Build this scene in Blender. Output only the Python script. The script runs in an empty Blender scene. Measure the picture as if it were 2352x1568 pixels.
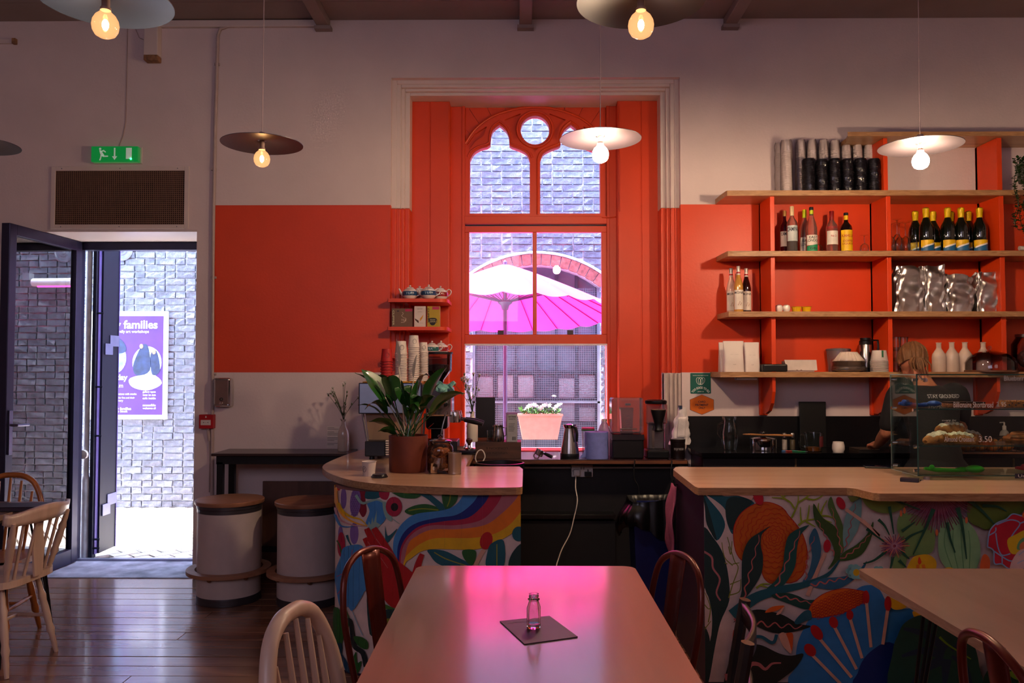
import bpy, bmesh, math, random
from mathutils import Vector, Matrix, Euler
from mathutils.geometry import tessellate_polygon
random.seed(7)
SC = bpy.context.scene
COL = SC.collection
PI = math.pi
F = 1850.0
# ---------------- camera, world, sun, big lights, exposure ----------------
cam_d = bpy.data.cameras.new('camera'); cam = bpy.data.objects.new('camera', cam_d); COL.objects.link(cam)
cam_d.sensor_width = 36; cam_d.lens = 36 * F / 2352; cam_d.clip_start = .05
CAMZ = 1.5
cam.location = (0, 0, CAMZ)
cam.rotation_euler = (math.radians(91.98), 0, math.radians(.5))
SC.camera = cam
RC = cam.rotation_euler.to_matrix()
w = bpy.data.worlds.new('world'); SC.world = w; w.use_nodes = True
bg = w.node_tree.nodes['Background']; bg.inputs[0].default_value = (.55, .74, 1, 1); bg.inputs[1].default_value = 11.5
def light(name, kind, loc, energy, color, size=1, size_y=None, target=None):
    d = bpy.data.lights.new(name, kind); d.energy = energy; d.color = color
    if kind == 'AREA':
        d.size = size
        if size_y: d.shape = 'RECTANGLE'; d.size_y = size_y
    o = bpy.data.objects.new(name, d); COL.objects.link(o); o.location = loc
    if target: o.rotation_euler = (Vector(target) - Vector(loc)).to_track_quat('-Z', 'Y').to_euler()
    return o
sun = light('sun', 'SUN', (0, 8, 6), 22, (1, .95, .88)); sun.data.angle = .01
sun.rotation_euler = Vector((.50, .05, -.86)).to_track_quat('-Z', 'Y').to_euler()
light('rear_fill_light', 'AREA', (-1.6, -2.6, 3.3), 32, (.86, .76, 1), 3.2, 1.8, (-.8, 5.8, 1.6))  # added fill lamp behind the camera, out of view; no rear window is built
light('rear_fill_light', 'AREA', (2.6, -2.6, 3.3), 9, (1, .74, .70), 2.0, 1.8, (1.5, 5.8, 1.8))  # second added fill lamp, weaker and pinker, also unseen
SC.view_settings.view_transform = 'Standard'; SC.view_settings.look = 'None'
SC.view_settings.exposure = .75; SC.view_settings.gamma = 1; SC.view_settings.use_curve_mapping = False
try:
    SC.cycles.use_denoising = True; SC.cycles.max_bounces = 9; SC.cycles.transparent_max_bounces = 24
    SC.cycles.caustics_reflective = False; SC.cycles.caustics_refractive = False; SC.cycles.sample_clamp_indirect = 6
except Exception: pass

# ---------------- helpers ----------------
def P(px, py, Y):
    d = RC @ Vector(((px - 1176) / F, -(py - 784) / F, -1)); t = Y / d.y
    return Vector((d.x * t, Y, CAMZ + d.z * t))
def G(px, py, z):
    d = RC @ Vector(((px - 1176) / F, -(py - 784) / F, -1)); t = (z - CAMZ) / d.z
    return Vector((d.x * t, d.y * t, z))
def X(px, Y, py=848): return P(px, py, Y).x
def Z(py, Y, px=1192): return P(px, py, Y).z
RCI = RC.transposed()
def proj(p):
    q = RCI @ (Vector(p) - Vector((0, 0, CAMZ)))
    return (1176 + F * q.x / -q.z, 784 - F * q.y / -q.z)
def lin(h):
    h = h.lstrip('#'); c = [int(h[i:i + 2], 16) / 255 for i in (0, 2, 4)]
    return tuple(x / 12.92 if x <= .04045 else ((x + .055) / 1.055) ** 2.4 for x in c) + (1,)
MATS = {}
def M(name, col='#888888', rough=.5, metal=0, var=.06, scale=14, bump=0, bscale=None, trans=0, ior=1.45, emit=0, ecol=None,
      coat=0, rand=0, stretch=None, alpha=1, thin=0, spec=None, sss=0):
    if name in MATS: return MATS[name]
    m = bpy.data.materials.new(name); m.use_nodes = True; n = m.node_tree.nodes; l = m.node_tree.links
    b = n['Principled BSDF']; b.inputs['Roughness'].default_value = rough; b.inputs['Metallic'].default_value = metal
    b.inputs['Coat Weight'].default_value = coat
    if spec is not None: b.inputs['Specular IOR Level'].default_value = spec
    b.inputs['Transmission Weight'].default_value = trans; b.inputs['IOR'].default_value = ior
    b.inputs['Alpha'].default_value = alpha
    c = lin(col)
    tc = n.new('ShaderNodeTexCoord'); mp = n.new('ShaderNodeMapping'); l.new(tc.outputs['Object'], mp.inputs[0])
    if stretch: mp.inputs['Scale'].default_value = stretch
    no = n.new('ShaderNodeTexNoise'); no.inputs['Scale'].default_value = scale; no.inputs['Detail'].default_value = 5
    l.new(mp.outputs[0], no.inputs['Vector'])
    hs = n.new('ShaderNodeHueSaturation'); hs.inputs['Color'].default_value = c
    mr = n.new('ShaderNodeMapRange'); mr.inputs['From Min'].default_value = .3; mr.inputs['From Max'].default_value = .7
    mr.inputs['To Min'].default_value = 1 - var * 1.5; mr.inputs['To Max'].default_value = 1 + var * 1.5
    l.new(no.outputs['Fac'], mr.inputs['Value'])
    if rand:
        oi = n.new('ShaderNodeObjectInfo'); ad = n.new('ShaderNodeMath'); ad.operation = 'MULTIPLY_ADD'
        ad.inputs[1].default_value = rand; l.new(oi.outputs['Random'], ad.inputs[0]); l.new(mr.outputs[0], ad.inputs[2]); l.new(ad.outputs[0], hs.inputs['Value'])
    else: l.new(mr.outputs[0], hs.inputs['Value'])
    l.new(hs.outputs[0], b.inputs['Base Color'])
    if emit:
        b.inputs['Emission Color'].default_value = lin(ecol or col); b.inputs['Emission Strength'].default_value = emit
    if bump:
        bn = n.new('ShaderNodeTexNoise'); bn.inputs['Scale'].default_value = bscale or scale * 4; bn.inputs['Detail'].default_value = 4
        l.new(mp.outputs[0], bn.inputs['Vector'])
        bp = n.new('ShaderNodeBump'); bp.inputs['Strength'].default_value = bump; bp.inputs['Distance'].default_value = .01
        l.new(bn.outputs['Fac'], bp.inputs['Height']); l.new(bp.outputs[0], b.inputs['Normal'])
    if sss: b.inputs['Subsurface Weight'].default_value = sss; b.inputs['Subsurface Scale'].default_value = .01
    MATS[name] = m; return m
def thin_glass(name, tint='#ffffff', refl=1.0, rough=0.0, film=0, fcol='#ffffff'):
    """window-style pane: clear transmission plus fresnel reflection; film adds a thin milky layer"""
    if name in MATS: return MATS[name]
    m = bpy.data.materials.new(name); m.use_nodes = True; n = m.node_tree.nodes; l = m.node_tree.links
    n.remove(n['Principled BSDF']); out = n['Material Output']
    tr = n.new('ShaderNodeBsdfTransparent'); tr.inputs[0].default_value = lin(tint)
    gl = n.new('ShaderNodeBsdfGlossy'); gl.inputs['Roughness'].default_value = rough
    fr = n.new('ShaderNodeFresnel'); fr.inputs[0].default_value = 1.5
    mu = n.new('ShaderNodeMath'); mu.operation = 'MULTIPLY'; mu.inputs[1].default_value = refl; mu.use_clamp = True
    l.new(fr.outputs[0], mu.inputs[0]); mx = n.new('ShaderNodeMixShader'); l.new(mu.outputs[0], mx.inputs[0])
    l.new(gl.outputs[0], mx.inputs[2])
    if film:
        df = n.new('ShaderNodeBsdfDiffuse'); df.inputs[0].default_value = lin(fcol); m2 = n.new('ShaderNodeMixShader'); m2.inputs[0].default_value = film
        l.new(tr.outputs[0], m2.inputs[1]); l.new(df.outputs[0], m2.inputs[2]); l.new(m2.outputs[0], mx.inputs[1])
    else: l.new(tr.outputs[0], mx.inputs[1])
    l.new(mx.outputs[0], out.inputs[0]); MATS[name] = m; return m
def wood(name, c1, c2, rough=.4, axis='x', scale=6, coat=0, rand=.0, bump=.05):
    if name in MATS: return MATS[name]
    m = bpy.data.materials.new(name); m.use_nodes = True; n = m.node_tree.nodes; l = m.node_tree.links
    b = n['Principled BSDF']; b.inputs['Roughness'].default_value = rough; b.inputs['Coat Weight'].default_value = coat
    b.inputs['Coat Roughness'].default_value = .12
    tc = n.new('ShaderNodeTexCoord'); mp = n.new('ShaderNodeMapping'); l.new(tc.outputs['Object'], mp.inputs[0])
    mp.inputs['Scale'].default_value = {'x': (.12, 1, 1), 'y': (1, .12, 1), 'z': (1, 1, .12)}[axis]
    oi = n.new('ShaderNodeObjectInfo'); ml = n.new('ShaderNodeMath'); ml.operation = 'MULTIPLY'; ml.inputs[1].default_value = 37
    l.new(oi.outputs['Random'], ml.inputs[0]); no = n.new('ShaderNodeTexNoise'); no.noise_dimensions = '4D'
    l.new(ml.outputs[0], no.inputs['W']); no.inputs['Scale'].default_value = scale * 3; no.inputs['Detail'].default_value = 6; no.inputs['Distortion'].default_value = 1.2
    l.new(mp.outputs[0], no.inputs['Vector'])
    cr = n.new('ShaderNodeValToRGB'); cr.color_ramp.elements[0].color = lin(c1); cr.color_ramp.elements[1].color = lin(c2)
    cr.color_ramp.elements[0].position = .35; cr.color_ramp.elements[1].position = .68; l.new(no.outputs['Fac'], cr.inputs[0])
    hs = n.new('ShaderNodeHueSaturation'); l.new(cr.outputs[0], hs.inputs['Color'])
    ad = n.new('ShaderNodeMath'); ad.operation = 'MULTIPLY_ADD'; ad.inputs[1].default_value = rand; ad.inputs[2].default_value = 1 - rand / 2
    l.new(oi.outputs['Random'], ad.inputs[0]); l.new(ad.outputs[0], hs.inputs['Value']); l.new(hs.outputs[0], b.inputs['Base Color'])
    bp = n.new('ShaderNodeBump'); bp.inputs['Strength'].default_value = bump; bp.inputs['Distance'].default_value = .004
    l.new(no.outputs['Fac'], bp.inputs['Height']); l.new(bp.outputs[0], b.inputs['Normal'])
    MATS[name] = m; return m

class MB:
    def __init__(s): s.v = []; s.f = []; s.m = []; s.s = []
    def add(s, vs, fs, mi=0, smooth=False, T=None):
        o = len(s.v)
        s.v += [tuple(T @ Vector(v)) if T else tuple(v) for v in vs]
        for f in fs: s.f.append(tuple(i + o for i in f)); s.m.append(mi); s.s.append(smooth)
        return s
    def box(s, x0, x1, y0, y1, z0, z1, mi=0, T=None):
        vs = [(x, y, z) for x in (x0, x1) for y in (y0, y1) for z in (z0, z1)]
        return s.add(vs, [(0, 1, 3, 2), (4, 6, 7, 5), (0, 4, 5, 1), (2, 3, 7, 6), (0, 2, 6, 4), (1, 5, 7, 3)], mi, False, T)
    def lathe(s, prof, seg=24, c=(0, 0, 0), mi=0, T=None, close=True, squash=1, rf=None):
        vs = []; fs = []; n = len(prof)
        for i in range(seg):
            a = 2 * PI * i / seg
            for k, (r, z) in enumerate(prof):
                q = r * (rf(a, k) if rf else 1)
                vs.append((c[0] + q * math.cos(a), c[1] + q * math.sin(a) * squash, c[2] + z))
        for i in range(seg):
            j = (i + 1) % seg
            for k in range(n - 1):
                a, b_, c_, d = i * n + k, j * n + k, j * n + k + 1, i * n + k + 1
                if prof[k][0] < 1e-6: fs.append((a, c_, d))
                elif prof[k + 1][0] < 1e-6: fs.append((a, b_, d))
                else: fs.append((a, b_, c_, d))
        return s.add(vs, fs, mi, True, T)
    def cyl(s, r, z0, z1, seg=20, c=(0, 0, 0), mi=0, T=None): return s.lathe([(0, z0), (r, z0), (r, z1), (0, z1)], seg, c, mi, T)
    def tube(s, pts, r, seg=8, mi=0, closed=False, flat=1, cap=True, T=None):
        pts = [Vector(p) for p in pts]; n = len(pts); vs = []; up = None
        for i, p in enumerate(pts):
            a = pts[i - 1] if (i or closed) else p; b = pts[(i + 1) % n] if (i < n - 1 or closed) else p
            t = (b - a).normalized() if (b - a).length > 1e-9 else Vector((0, 0, 1))
            if up is None: up = Vector((0, 0, 1)) if abs(t.z) < .9 else Vector((0, 1, 0))
            u = (up - t * up.dot(t)).normalized(); v = t.cross(u); up = u
            rr = r[i] if isinstance(r, (list, tuple)) else r
            for k in range(seg):
                an = 2 * PI * k / seg + PI / seg
                vs.append(p + u * math.cos(an) * rr + v * math.sin(an) * rr * flat)
        fs = []
        for i in range(n if closed else n - 1):
            j = (i + 1) % n
            for k in range(seg): fs.append((i * seg + k, i * seg + (k + 1) % seg, j * seg + (k + 1) % seg, j * seg + k))
        if cap and not closed:
            fs.append(tuple(reversed(range(seg)))); fs.append(tuple((n - 1) * seg + k for k in range(seg)))
        return s.add(vs, fs, mi, True, T)
    def prism(s, pts, z0, z1, mi=0, T=None, side=None):
        n = len(pts)
        ar = sum(pts[i][0] * pts[(i + 1) % n][1] - pts[(i + 1) % n][0] * pts[i][1] for i in range(n))
        if ar < 0: pts = pts[::-1]
        tri = tessellate_polygon([[Vector((p[0], p[1], 0)) for p in pts]])
        vs = [(p[0], p[1], z0) for p in pts] + [(p[0], p[1], z1) for p in pts]
        up = []
        for a, b, c in tri:
            A, B, C_ = pts[a], pts[b], pts[c]
            if (B[0] - A[0]) * (C_[1] - A[1]) - (B[1] - A[1]) * (C_[0] - A[0]) < 0: a, c = c, a
            up.append((a, b, c))
        s.add(vs, [(c, b, a) for a, b, c in up] + [(a + n, b + n, c + n) for a, b, c in up], mi, False, T)
        return s.add(vs, [(i, (i + 1) % n, (i + 1) % n + n, i + n) for i in range(n)], mi if side is None else side, False, T)
    def prismY(s, pts, y0, y1, mi=0, T=None, side=None):   # outline in (x,z), extruded along y
        A = Matrix(((1, 0, 0, 0), (0, 0, -1, 0), (0, 1, 0, 0), (0, 0, 0, 1)))
        return s.prism(pts, -y1, -y0, mi, (T @ A) if T else A, side)
    def prismX(s, pts, x0, x1, mi=0, T=None, side=None):   # outline in (y,z), extruded along x
        A = Matrix(((0, 0, 1, 0), (1, 0, 0, 0), (0, 1, 0, 0), (0, 0, 0, 1)))
        return s.prism(pts, x0, x1, mi, (T @ A) if T else A, side)
    def grid(s, fn, nu, nv, mi=0, closed=False, T=None):
        vs = [fn(i / nu, j / nv) for i in range(nu + (0 if closed else 1)) for j in range(nv + 1)]; fs = []
        N = nu if closed else nu + 1
        for i in range(nu):
            for j in range(nv):
                a = i * (nv + 1) + j; b = ((i + 1) % N) * (nv + 1) + j; fs.append((a, b, b + 1, a + 1))
        return s.add(vs, fs, mi, True, T)
    def ball(s, c, r, seg=14, rings=8, mi=0, T=None, sc=(1, 1, 1)):
        pr = [(math.sin(PI * k / rings), -math.cos(PI * k / rings)) for k in range(rings + 1)]
        pr[0] = (0, -1); pr[-1] = (0, 1)
        A = Matrix.Translation(c) @ Matrix.Diagonal((r * sc[0], r * sc[1], r * sc[2], 1))
        return s.lathe(pr, seg, (0, 0, 0), mi, (T @ A) if T else A)
    def build(s, name, mats, parent=None, world=False, bevel=0, thick=0, sub=0, seg=2):
        me = bpy.data.meshes.new(name)
        off = Vector((0, 0, 0))
        if world and parent:
            q = parent
            while q: off += q.location; q = q.parent
        me.from_pydata([tuple(Vector(v) - off) for v in s.v], [], s.f)
        if not isinstance(mats, (list, tuple)): mats = [mats]
        for m in mats: me.materials.append(m)
        me.polygons.foreach_set('material_index', s.m); me.polygons.foreach_set('use_smooth', s.s)
        me.update()
        if any(s.s):
            try: me.set_sharp_from_angle(angle=math.radians(38))
            except Exception: pass
        o = bpy.data.objects.new(name, me); COL.objects.link(o)
        if parent: o.parent = parent
        if thick:
            q = o.modifiers.new('solid', 'SOLIDIFY'); q.thickness = thick; q.offset = 0
        if sub:
            q = o.modifiers.new('sub', 'SUBSURF'); q.levels = sub; q.render_levels = sub
        if bevel:
            q = o.modifiers.new('bevel', 'BEVEL'); q.width = bevel; q.segments = seg; q.limit_method = 'ANGLE'; q.angle_limit = math.radians(40)
        return o
def tag(o, label=None, cat=None, group=None, kind=None):
    if label: o['label'] = label
    if cat: o['category'] = cat
    if group: o['group'] = group
    if kind: o['kind'] = kind
    return o
def thing(name, label, cat, loc=(0, 0, 0), rz=0, group=None):
    o = bpy.data.objects.new(name, None); COL.objects.link(o); o.empty_display_size = .05
    o.location = loc; o.rotation_euler = (0, 0, rz); return tag(o, label, cat, group)
def struct(name, loc=(0, 0, 0)):
    o = bpy.data.objects.new(name, None); COL.objects.link(o); o.location = loc; o['kind'] = 'structure'; return o
def kids(o): return [c for c in COL.objects if c.parent == o]
def dup(o, loc=None, rz=None, label=None, group=None, parent=None):
    c = o.copy(); COL.objects.link(c)
    if parent: c.parent = parent
    if loc is not None: c.location = loc
    if rz is not None: c.rotation_euler = (0, 0, rz)
    if label: c['label'] = label
    if group: c['group'] = group
    for k in list(o.children): dup(k, parent=c)
    return c
def cr(pts, n=6, closed=False):
    """Catmull-Rom through the points"""
    out = []; N = len(pts); D = len(pts[0])
    for i in range(N if closed else N - 1):
        p = [pts[(i + k) % N] if closed else pts[max(0, min(N - 1, i + k))] for k in (-1, 0, 1, 2)]
        for j in range(n):
            t = j / n
            out.append(tuple(.5 * (2 * p[1][d] + (p[2][d] - p[0][d]) * t + (2 * p[0][d] - 5 * p[1][d] + 4 * p[2][d] - p[3][d]) * t * t
                       + (3 * p[1][d] - p[0][d] - 3 * p[2][d] + p[3][d]) * t ** 3) for d in range(D)))
    if not closed: out.append(tuple(pts[-1]))
    return out
def rrect(x0, x1, y0, y1, r, n=5):
    out = []
    for cx, cy, a0 in ((x1 - r, y1 - r, 0), (x0 + r, y1 - r, 90), (x0 + r, y0 + r, 180), (x1 - r, y0 + r, 270)):
        for k in range(n + 1):
            a = math.radians(a0 + 90 * k / n); out.append((cx + r * math.cos(a), cy + r * math.sin(a)))
    return out
TXC = {}
def txt_geo(s, bold=0):
    if (s, bold) in TXC: return TXC[(s, bold)]
    c = bpy.data.curves.new('t', 'FONT'); c.body = s; c.size = 1; c.align_x = 'CENTER'; c.align_y = 'CENTER'; c.offset = bold; c.resolution_u = 3
    o = bpy.data.objects.new('t', c); COL.objects.link(o)
    dg = bpy.context.evaluated_depsgraph_get(); me = bpy.data.meshes.new_from_object(o.evaluated_get(dg))
    vs = [tuple(v.co) for v in me.vertices]; fs = [tuple(p.vertices) for p in me.polygons]
    bpy.data.objects.remove(o); bpy.data.meshes.remove(me); bpy.data.curves.remove(c)
    TXC[(s, bold)] = (vs, fs); return vs, fs
def txt(mb, s, w, h=None, mi=0, pos=(0, 0, 0), wrapR=None, T=None, bold=.0, off=.0006, arc=None):
    """text facing -Y, centred at pos, fitted to width w (and height h); wrapR bends it round a vertical cylinder; off = how proud"""
    vs, fs = txt_geo(s, bold)
    if not vs: return mb
    x0 = min(v[0] for v in vs); x1 = max(v[0] for v in vs); y0 = min(v[1] for v in vs); y1 = max(v[1] for v in vs)
    k = w / (x1 - x0); kh = h / (y1 - y0) if h else k
    out = []
    for v in vs:
        x = (v[0] - (x0 + x1) / 2) * k; z = (v[1] - (y0 + y1) / 2) * kh; y = -off
        if arc: a = x / arc; rr = arc - z; x, z = math.sin(a) * rr, arc - math.cos(a) * rr
        if wrapR: a = x / wrapR; R = wrapR + off; x, y = R * math.sin(a), -R * math.cos(a)
        out.append((pos[0] + x, pos[1] + y, pos[2] + z))
    return mb.add(out, fs, mi, False, T)
def plateY(outer, holes, y0, y1):
    """flat plate in the XZ plane with holes, thickness y0..y1; returns an MB"""
    c = bpy.data.curves.new('p', 'CURVE'); c.dimensions = '2D'; c.fill_mode = 'BOTH'; c.extrude = (y1 - y0) / 2
    for ring in [outer] + holes:
        sp = c.splines.new('POLY'); sp.points.add(len(ring) - 1); sp.use_cyclic_u = True
        for i, p in enumerate(ring): sp.points[i].co = (p[0], p[1], 0, 1)
    o = bpy.data.objects.new('p', c); COL.objects.link(o); dg = bpy.context.evaluated_depsgraph_get()
    me = bpy.data.meshes.new_from_object(o.evaluated_get(dg)); mb = MB(); ym = (y0 + y1) / 2
    mb.add([(v.co.x, ym - v.co.z, v.co.y) for v in me.vertices], [tuple(p.vertices) for p in me.polygons])
    bpy.data.objects.remove(o); bpy.data.meshes.remove(me); bpy.data.curves.remove(c)
    return mb

# shared materials
white_wall = M('white_wall', '#d2c0c0', .6, var=.03, scale=3, bump=.12, bscale=60)
orange = M('orange_paint', '#d03c0d', .42, var=.04, scale=3, bump=.08, bscale=50)
white_trim = M('white_gloss_paint', '#d0c0bc', .4, var=.03, scale=5)
black = M('black_paint', '#0b0a0e', .5, var=.1)
blackm = M('black_metal', '#101014', .38, .3, var=.1)
steel = M('brushed_steel', '#a9a6a4', .24, 1, var=.06, scale=30, stretch=(1, 1, .05))
chrome = M('chrome', '#d4d2d2', .08, 1, var=.03)
white_pl = M('white_plastic', '#cfc4be', .4, var=.03)
ceramic = M('white_ceramic', '#ddd2cb', .18, var=.03, coat=.4)
paper = M('white_paper', '#d8ccc6', .75, var=.04)
glassc = thin_glass('clear_glass', '#f4f8f6', .6)
ply = wood('birch_ply', '#b88e72', '#cda88c', .3, 'x', 2.2, coat=.7)
plyedge = wood('ply_edge', '#8f6440', '#b58a60', .5, 'x', 30)
# ================= STRUCTURE =================
WY = 5.82; WT = 6.38; OY = 8.8
CEIL = 4.05
DX0, DX1, DZ = X(84, WY), X(448, WY), Z(527, WY)
WX0, WX1, WZ0, WZ1 = X(895, WY), X(1566, WY), .84, Z(178, WY)
BX0, BX1 = X(490, WY), X(490, WY)
ZB0, ZB1 = Z(855, WY), Z(470, WY)
# back wall: white above and below, an orange band between, openings for door and window
mb = MB()
xs = sorted([-5.6, DX0, DX1, BX0, WX0, WX1, 4.6]); zs = sorted([0, WZ0, ZB0, DZ, ZB1, WZ1, CEIL + .03])
for i in range(len(xs) - 1):
    for j in range(len(zs) - 1):
        xm, zm = (xs[i] + xs[i + 1]) / 2, (zs[j] + zs[j + 1]) / 2
        if DX0 < xm < DX1 and zm < DZ: continue
        if WX0 < xm < WX1 and WZ0 < zm < WZ1: continue
        mb.box(xs[i], xs[i + 1], WY, WT, zs[j], zs[j + 1], 1 if (ZB0 < zm < ZB1 and xm > BX0) else 0)
wb = mb.build('wall_back', [white_wall, orange]); wb['kind'] = 'structure'
def wall(name, *b):
    o = MB().box(*b).build(name, white_wall); o['kind'] = 'structure'; return o
wall('wall_left', -5.75, -5.6, -4, WT, 0, CEIL + .13); wall('wall_right', 4.6, 4.75, -4, WT, 0, CEIL + .13)
wall('wall_rear', -5.75, 4.75, -4.15, -4, 0, CEIL + .13)
# ceiling of painted boards with battens
ceil_m = M('ceiling_paint', '#8d7c79', .6, var=.05, scale=4)
ce = MB().box(-5.6, 4.6, -4, WT, CEIL + .03, CEIL + .12).build('ceiling', ceil_m); ce['kind'] = 'structure'
y = WY - .001
while y > -3.8:
    yb = y - .30
    MB().box(-5.59, 4.59, yb + .004, y, CEIL + .012, CEIL + .03).build('ceiling_board', ceil_m, ce); y = yb
for px in (745, 1207, 1675):
    x = X(px, WY, 42); MB().box(x - .045, x + .045, 0.2, WY, CEIL - .05, CEIL + .012).build('beam', ceil_m, ce, bevel=.006)
    MB().box(x - .06, x + .06, WY - .06, WY, CEIL - .075, CEIL - .05).build('beam_block', ceil_m, ce)
tr = MB(); tr.box(X(300, WY, 40), X(745, WY, 40), WY - .03, WY, CEIL - .045, CEIL + .005); tr = tr.build('trim_1', white_trim, bevel=.004); tr['kind'] = 'structure'
# floor of long boards
fl_m = wood('floor_board', '#7a5240', '#9a7058', .24, 'x', 2.6, coat=.6, rand=.35, bump=.12)
fl = MB().box(-5.6, 4.6, -4, WY, -.08, -.02).build('floor', M('subfloor', '#1a0f0a', .9)); fl['kind'] = 'structure'
y = WY + .0; k = 0
while y > -1.2:
    wv = .131; xs_ = [-5.6] + sorted(random.sample([-4.3, -3.4, -1.9, -.6, .9, 2.2, 3.1], 2)) + [4.6]
    for i in range(3):
        MB().box(xs_[i] + .0012, xs_[i + 1] - .0012, y - wv + .0022, y - .0022, -.02, random.uniform(-.0012, .0008)).build('floorboard', fl_m, fl, bevel=.0015, seg=1)
    y -= wv; k += 1
MB().box(-5.6, 4.6, -4, y, -.02, 0).build('floor_rest', fl_m, fl)
# skirting along the wall (dark)
o = MB().box(DX1 + .01, X(1200, WY), WY - .02, WY, 0, .10).build('baseboard_back', M('skirting', '#3a2a2c', .5), bevel=.004); o['kind'] = 'structure'
# ---- outdoors ----
brick_m = M('stock_brick', '#5a5a67', .85, var=.3, scale=22, bump=.9, bscale=60, rand=.4)
redbrick = M('red_brick', '#8a4440', .85, var=.25, scale=28, bump=.4, bscale=70, rand=.3)
mortar = M('mortar', '#c8c8ce', .9, var=.15, scale=20, bump=.4)
ax = X(1232, OY); ahw = .70; acz = Z(608, OY); spz = acz - .25
R_ = (ahw ** 2 + .25 ** 2) / (2 * .25); acy = acz - R_; at = math.asin(ahw / R_)
hole = [(ax - ahw, .55), (ax + ahw, .55)] + [(ax + R_ * math.sin(at - 2 * at * k / 16), acy + R_ * math.cos(at - 2 * at * k / 16)) for k in range(17)]
wo = plateY([(-7, -.1), (6, -.1), (6, 6.0), (-7, 6.0)], [hole], OY + .01, OY + .25).build('wall_outside', mortar); wo['kind'] = 'structure'
bvars = []
def brick_mesh(L, H=.0605, D=.035):
    b = MB().box(-L / 2, L / 2, 0, D, -H / 2, H / 2)
    b.v = [(x + random.uniform(-.004, .004), y_ + (random.uniform(-.012, .006) if y_ == 0 else 0), z + random.uniform(-.003, .003)) for x, y_, z in b.v]
    return b
vl = {}
for L in (.208, .098):
    vl[L] = []
    for q in range(10):
        b = brick_mesh(L); me = bpy.data.meshes.new('brick'); me.from_pydata(b.v, [], b.f); me.materials.append(brick_m); vl[L].append(me)
def in_hole(x, z, m=.0):
    if abs(x - ax) > ahw + m: return False
    return .5 < z < acy + math.sqrt(max(0, (R_ + m) ** 2 - (x - ax) ** 2))
cand = []; rest = MB(); course = .0735; zc = .036; row = 0
while zc < 5.9:
    x = -6.9 + (row % 2) * .112; k = row % 2
    while x < 5.9:
        L = .208 if (k % 2 == 0 or random.random() < .12) else .098; cx_ = x + L / 2
        if not in_hole(cx_, zc, .03 if zc < spz else .13) and not in_hole(cx_ - L * .4, zc) and not in_hole(cx_ + L * .4, zc):
            px, py = proj((cx_, OY, zc))
            vis = (255 < px < 455 and 555 < py < 1175) or (1060 < px < 1400 and 262 < py < 500) or (1062 < px < 1400 and 525 < py < 650) or ((1062 < px < 1105 or 1365 < px < 1400) and 785 < py < 1030)
            if vis: cand.append((cx_, zc, L))
            else:
                b = brick_mesh(L); rest.add([(v[0] + cx_, v[1] + OY - .012, v[2] + zc) for v in b.v], b.f)
        elif .56 < zc < spz + .02:
            le, re = ax - ahw, ax + ahw
            for p0, p1 in ((x, min(x + L, le)), (max(x, re), x + L)):
                if p1 - p0 > .025 and (p1 == le or p0 == re or p1 < le or p0 > re): cand.append(((p0 + p1) / 2, zc, p1 - p0)) if 785 < proj((p0, OY, zc))[1] < 1030 else rest.add([(v[0] + (p0 + p1) / 2, v[1] + OY - .012, v[2] + zc) for v in brick_mesh(p1 - p0).v], brick_mesh(p1 - p0).f)
        x += L + .015; k += 1
    zc += course; row += 1
cand.sort(key=lambda c: -c[2])
for i, (cx_, zc, L) in enumerate(cand):
    if i < 298:
        if L not in vl: b = brick_mesh(L); me = bpy.data.meshes.new('brick'); me.from_pydata(b.v, [], b.f); me.materials.append(brick_m); vl[L] = [me]
        o = bpy.data.objects.new('brick', random.choice(vl[L])); COL.objects.link(o); o.location = (cx_, OY - .012, zc); o.parent = wo
    else:
        b = brick_mesh(L); rest.add([(v[0] + cx_, v[1] + OY - .012, v[2] + zc) for v in b.v], b.f)
tag(rest.build('brickwork', brick_m, wo), kind='stuff')
nv = 15
for i in range(nv):
    a0 = at * 1.0 - 2 * at * i / nv - .004; a1 = at - 2 * at * (i + 1) / nv + .004
    q = [(ax + r * math.sin(a), acy + r * math.cos(a)) for r, a in ((R_, a0), (R_ + .115, a0), (R_ + .115, a1), (R_, a1))]
    MB().prismY(q, OY - .02, OY + .03).build('arch_brick', redbrick, wo)
q = [(ax + (R_ + .135) * math.sin(at * 1.05 - 2.1 * at * k / 20), OY - .015, acy + (R_ + .135) * math.cos(at * 1.05 - 2.1 * at * k / 20)) for k in range(21)]
MB().tube(q, .016, 6).build('arch_mortar_lip', mortar, wo)
# window behind the wire grille in the arch
w2 = struct('window_2', (ax, OY + .2, 0.55))
fm = M('grey_steel_frame', '#3d4250', .5)
for k in range(7):
    x = ax - ahw + .02 + (2 * ahw - .04) * k / 6
    MB().box(x - .016, x + .016, OY + .19, OY + .22, .55, 2.55).build('glazing_bar', fm, w2, True)
for z in (.6, .9, 1.165, 1.47, 1.8, 2.15):
    MB().box(ax - ahw, ax + ahw, OY + .185, OY + .215, z - .014, z + .014).build('glazing_bar', fm, w2, True)
MB().box(ax - ahw, ax + ahw, OY + .222, OY + .232, .55, 2.7).build('pane', M('dusty_glass', '#5f6a7c', .12, var=.2, scale=2, spec=.9), w2, True)
for c_, r_, t_ in ((2, 2, .3), (4, 2, .26), (5, 2, .3), (4, 1, .3), (5, 1, .2), (1, 2, .3), (0, 2, .28), (3, 1, .1)):
    x = ax - ahw + .03 + (2 * ahw - .04) * c_ / 6; z = (.9, 1.165)[r_ - 1]
    MB().box(x + .015, x + .19, OY + .214, OY + .221, z + .02, z + t_ - .03).build('blind', M('white_blind', '#9a9ca8', .8), w2, True)
gr = thing('wire_grille', 'fine wire mesh grille filling the brick arch outside the window', 'grille', (ax, OY + .06, .55))
g = MB(); r_ = .0016
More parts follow.
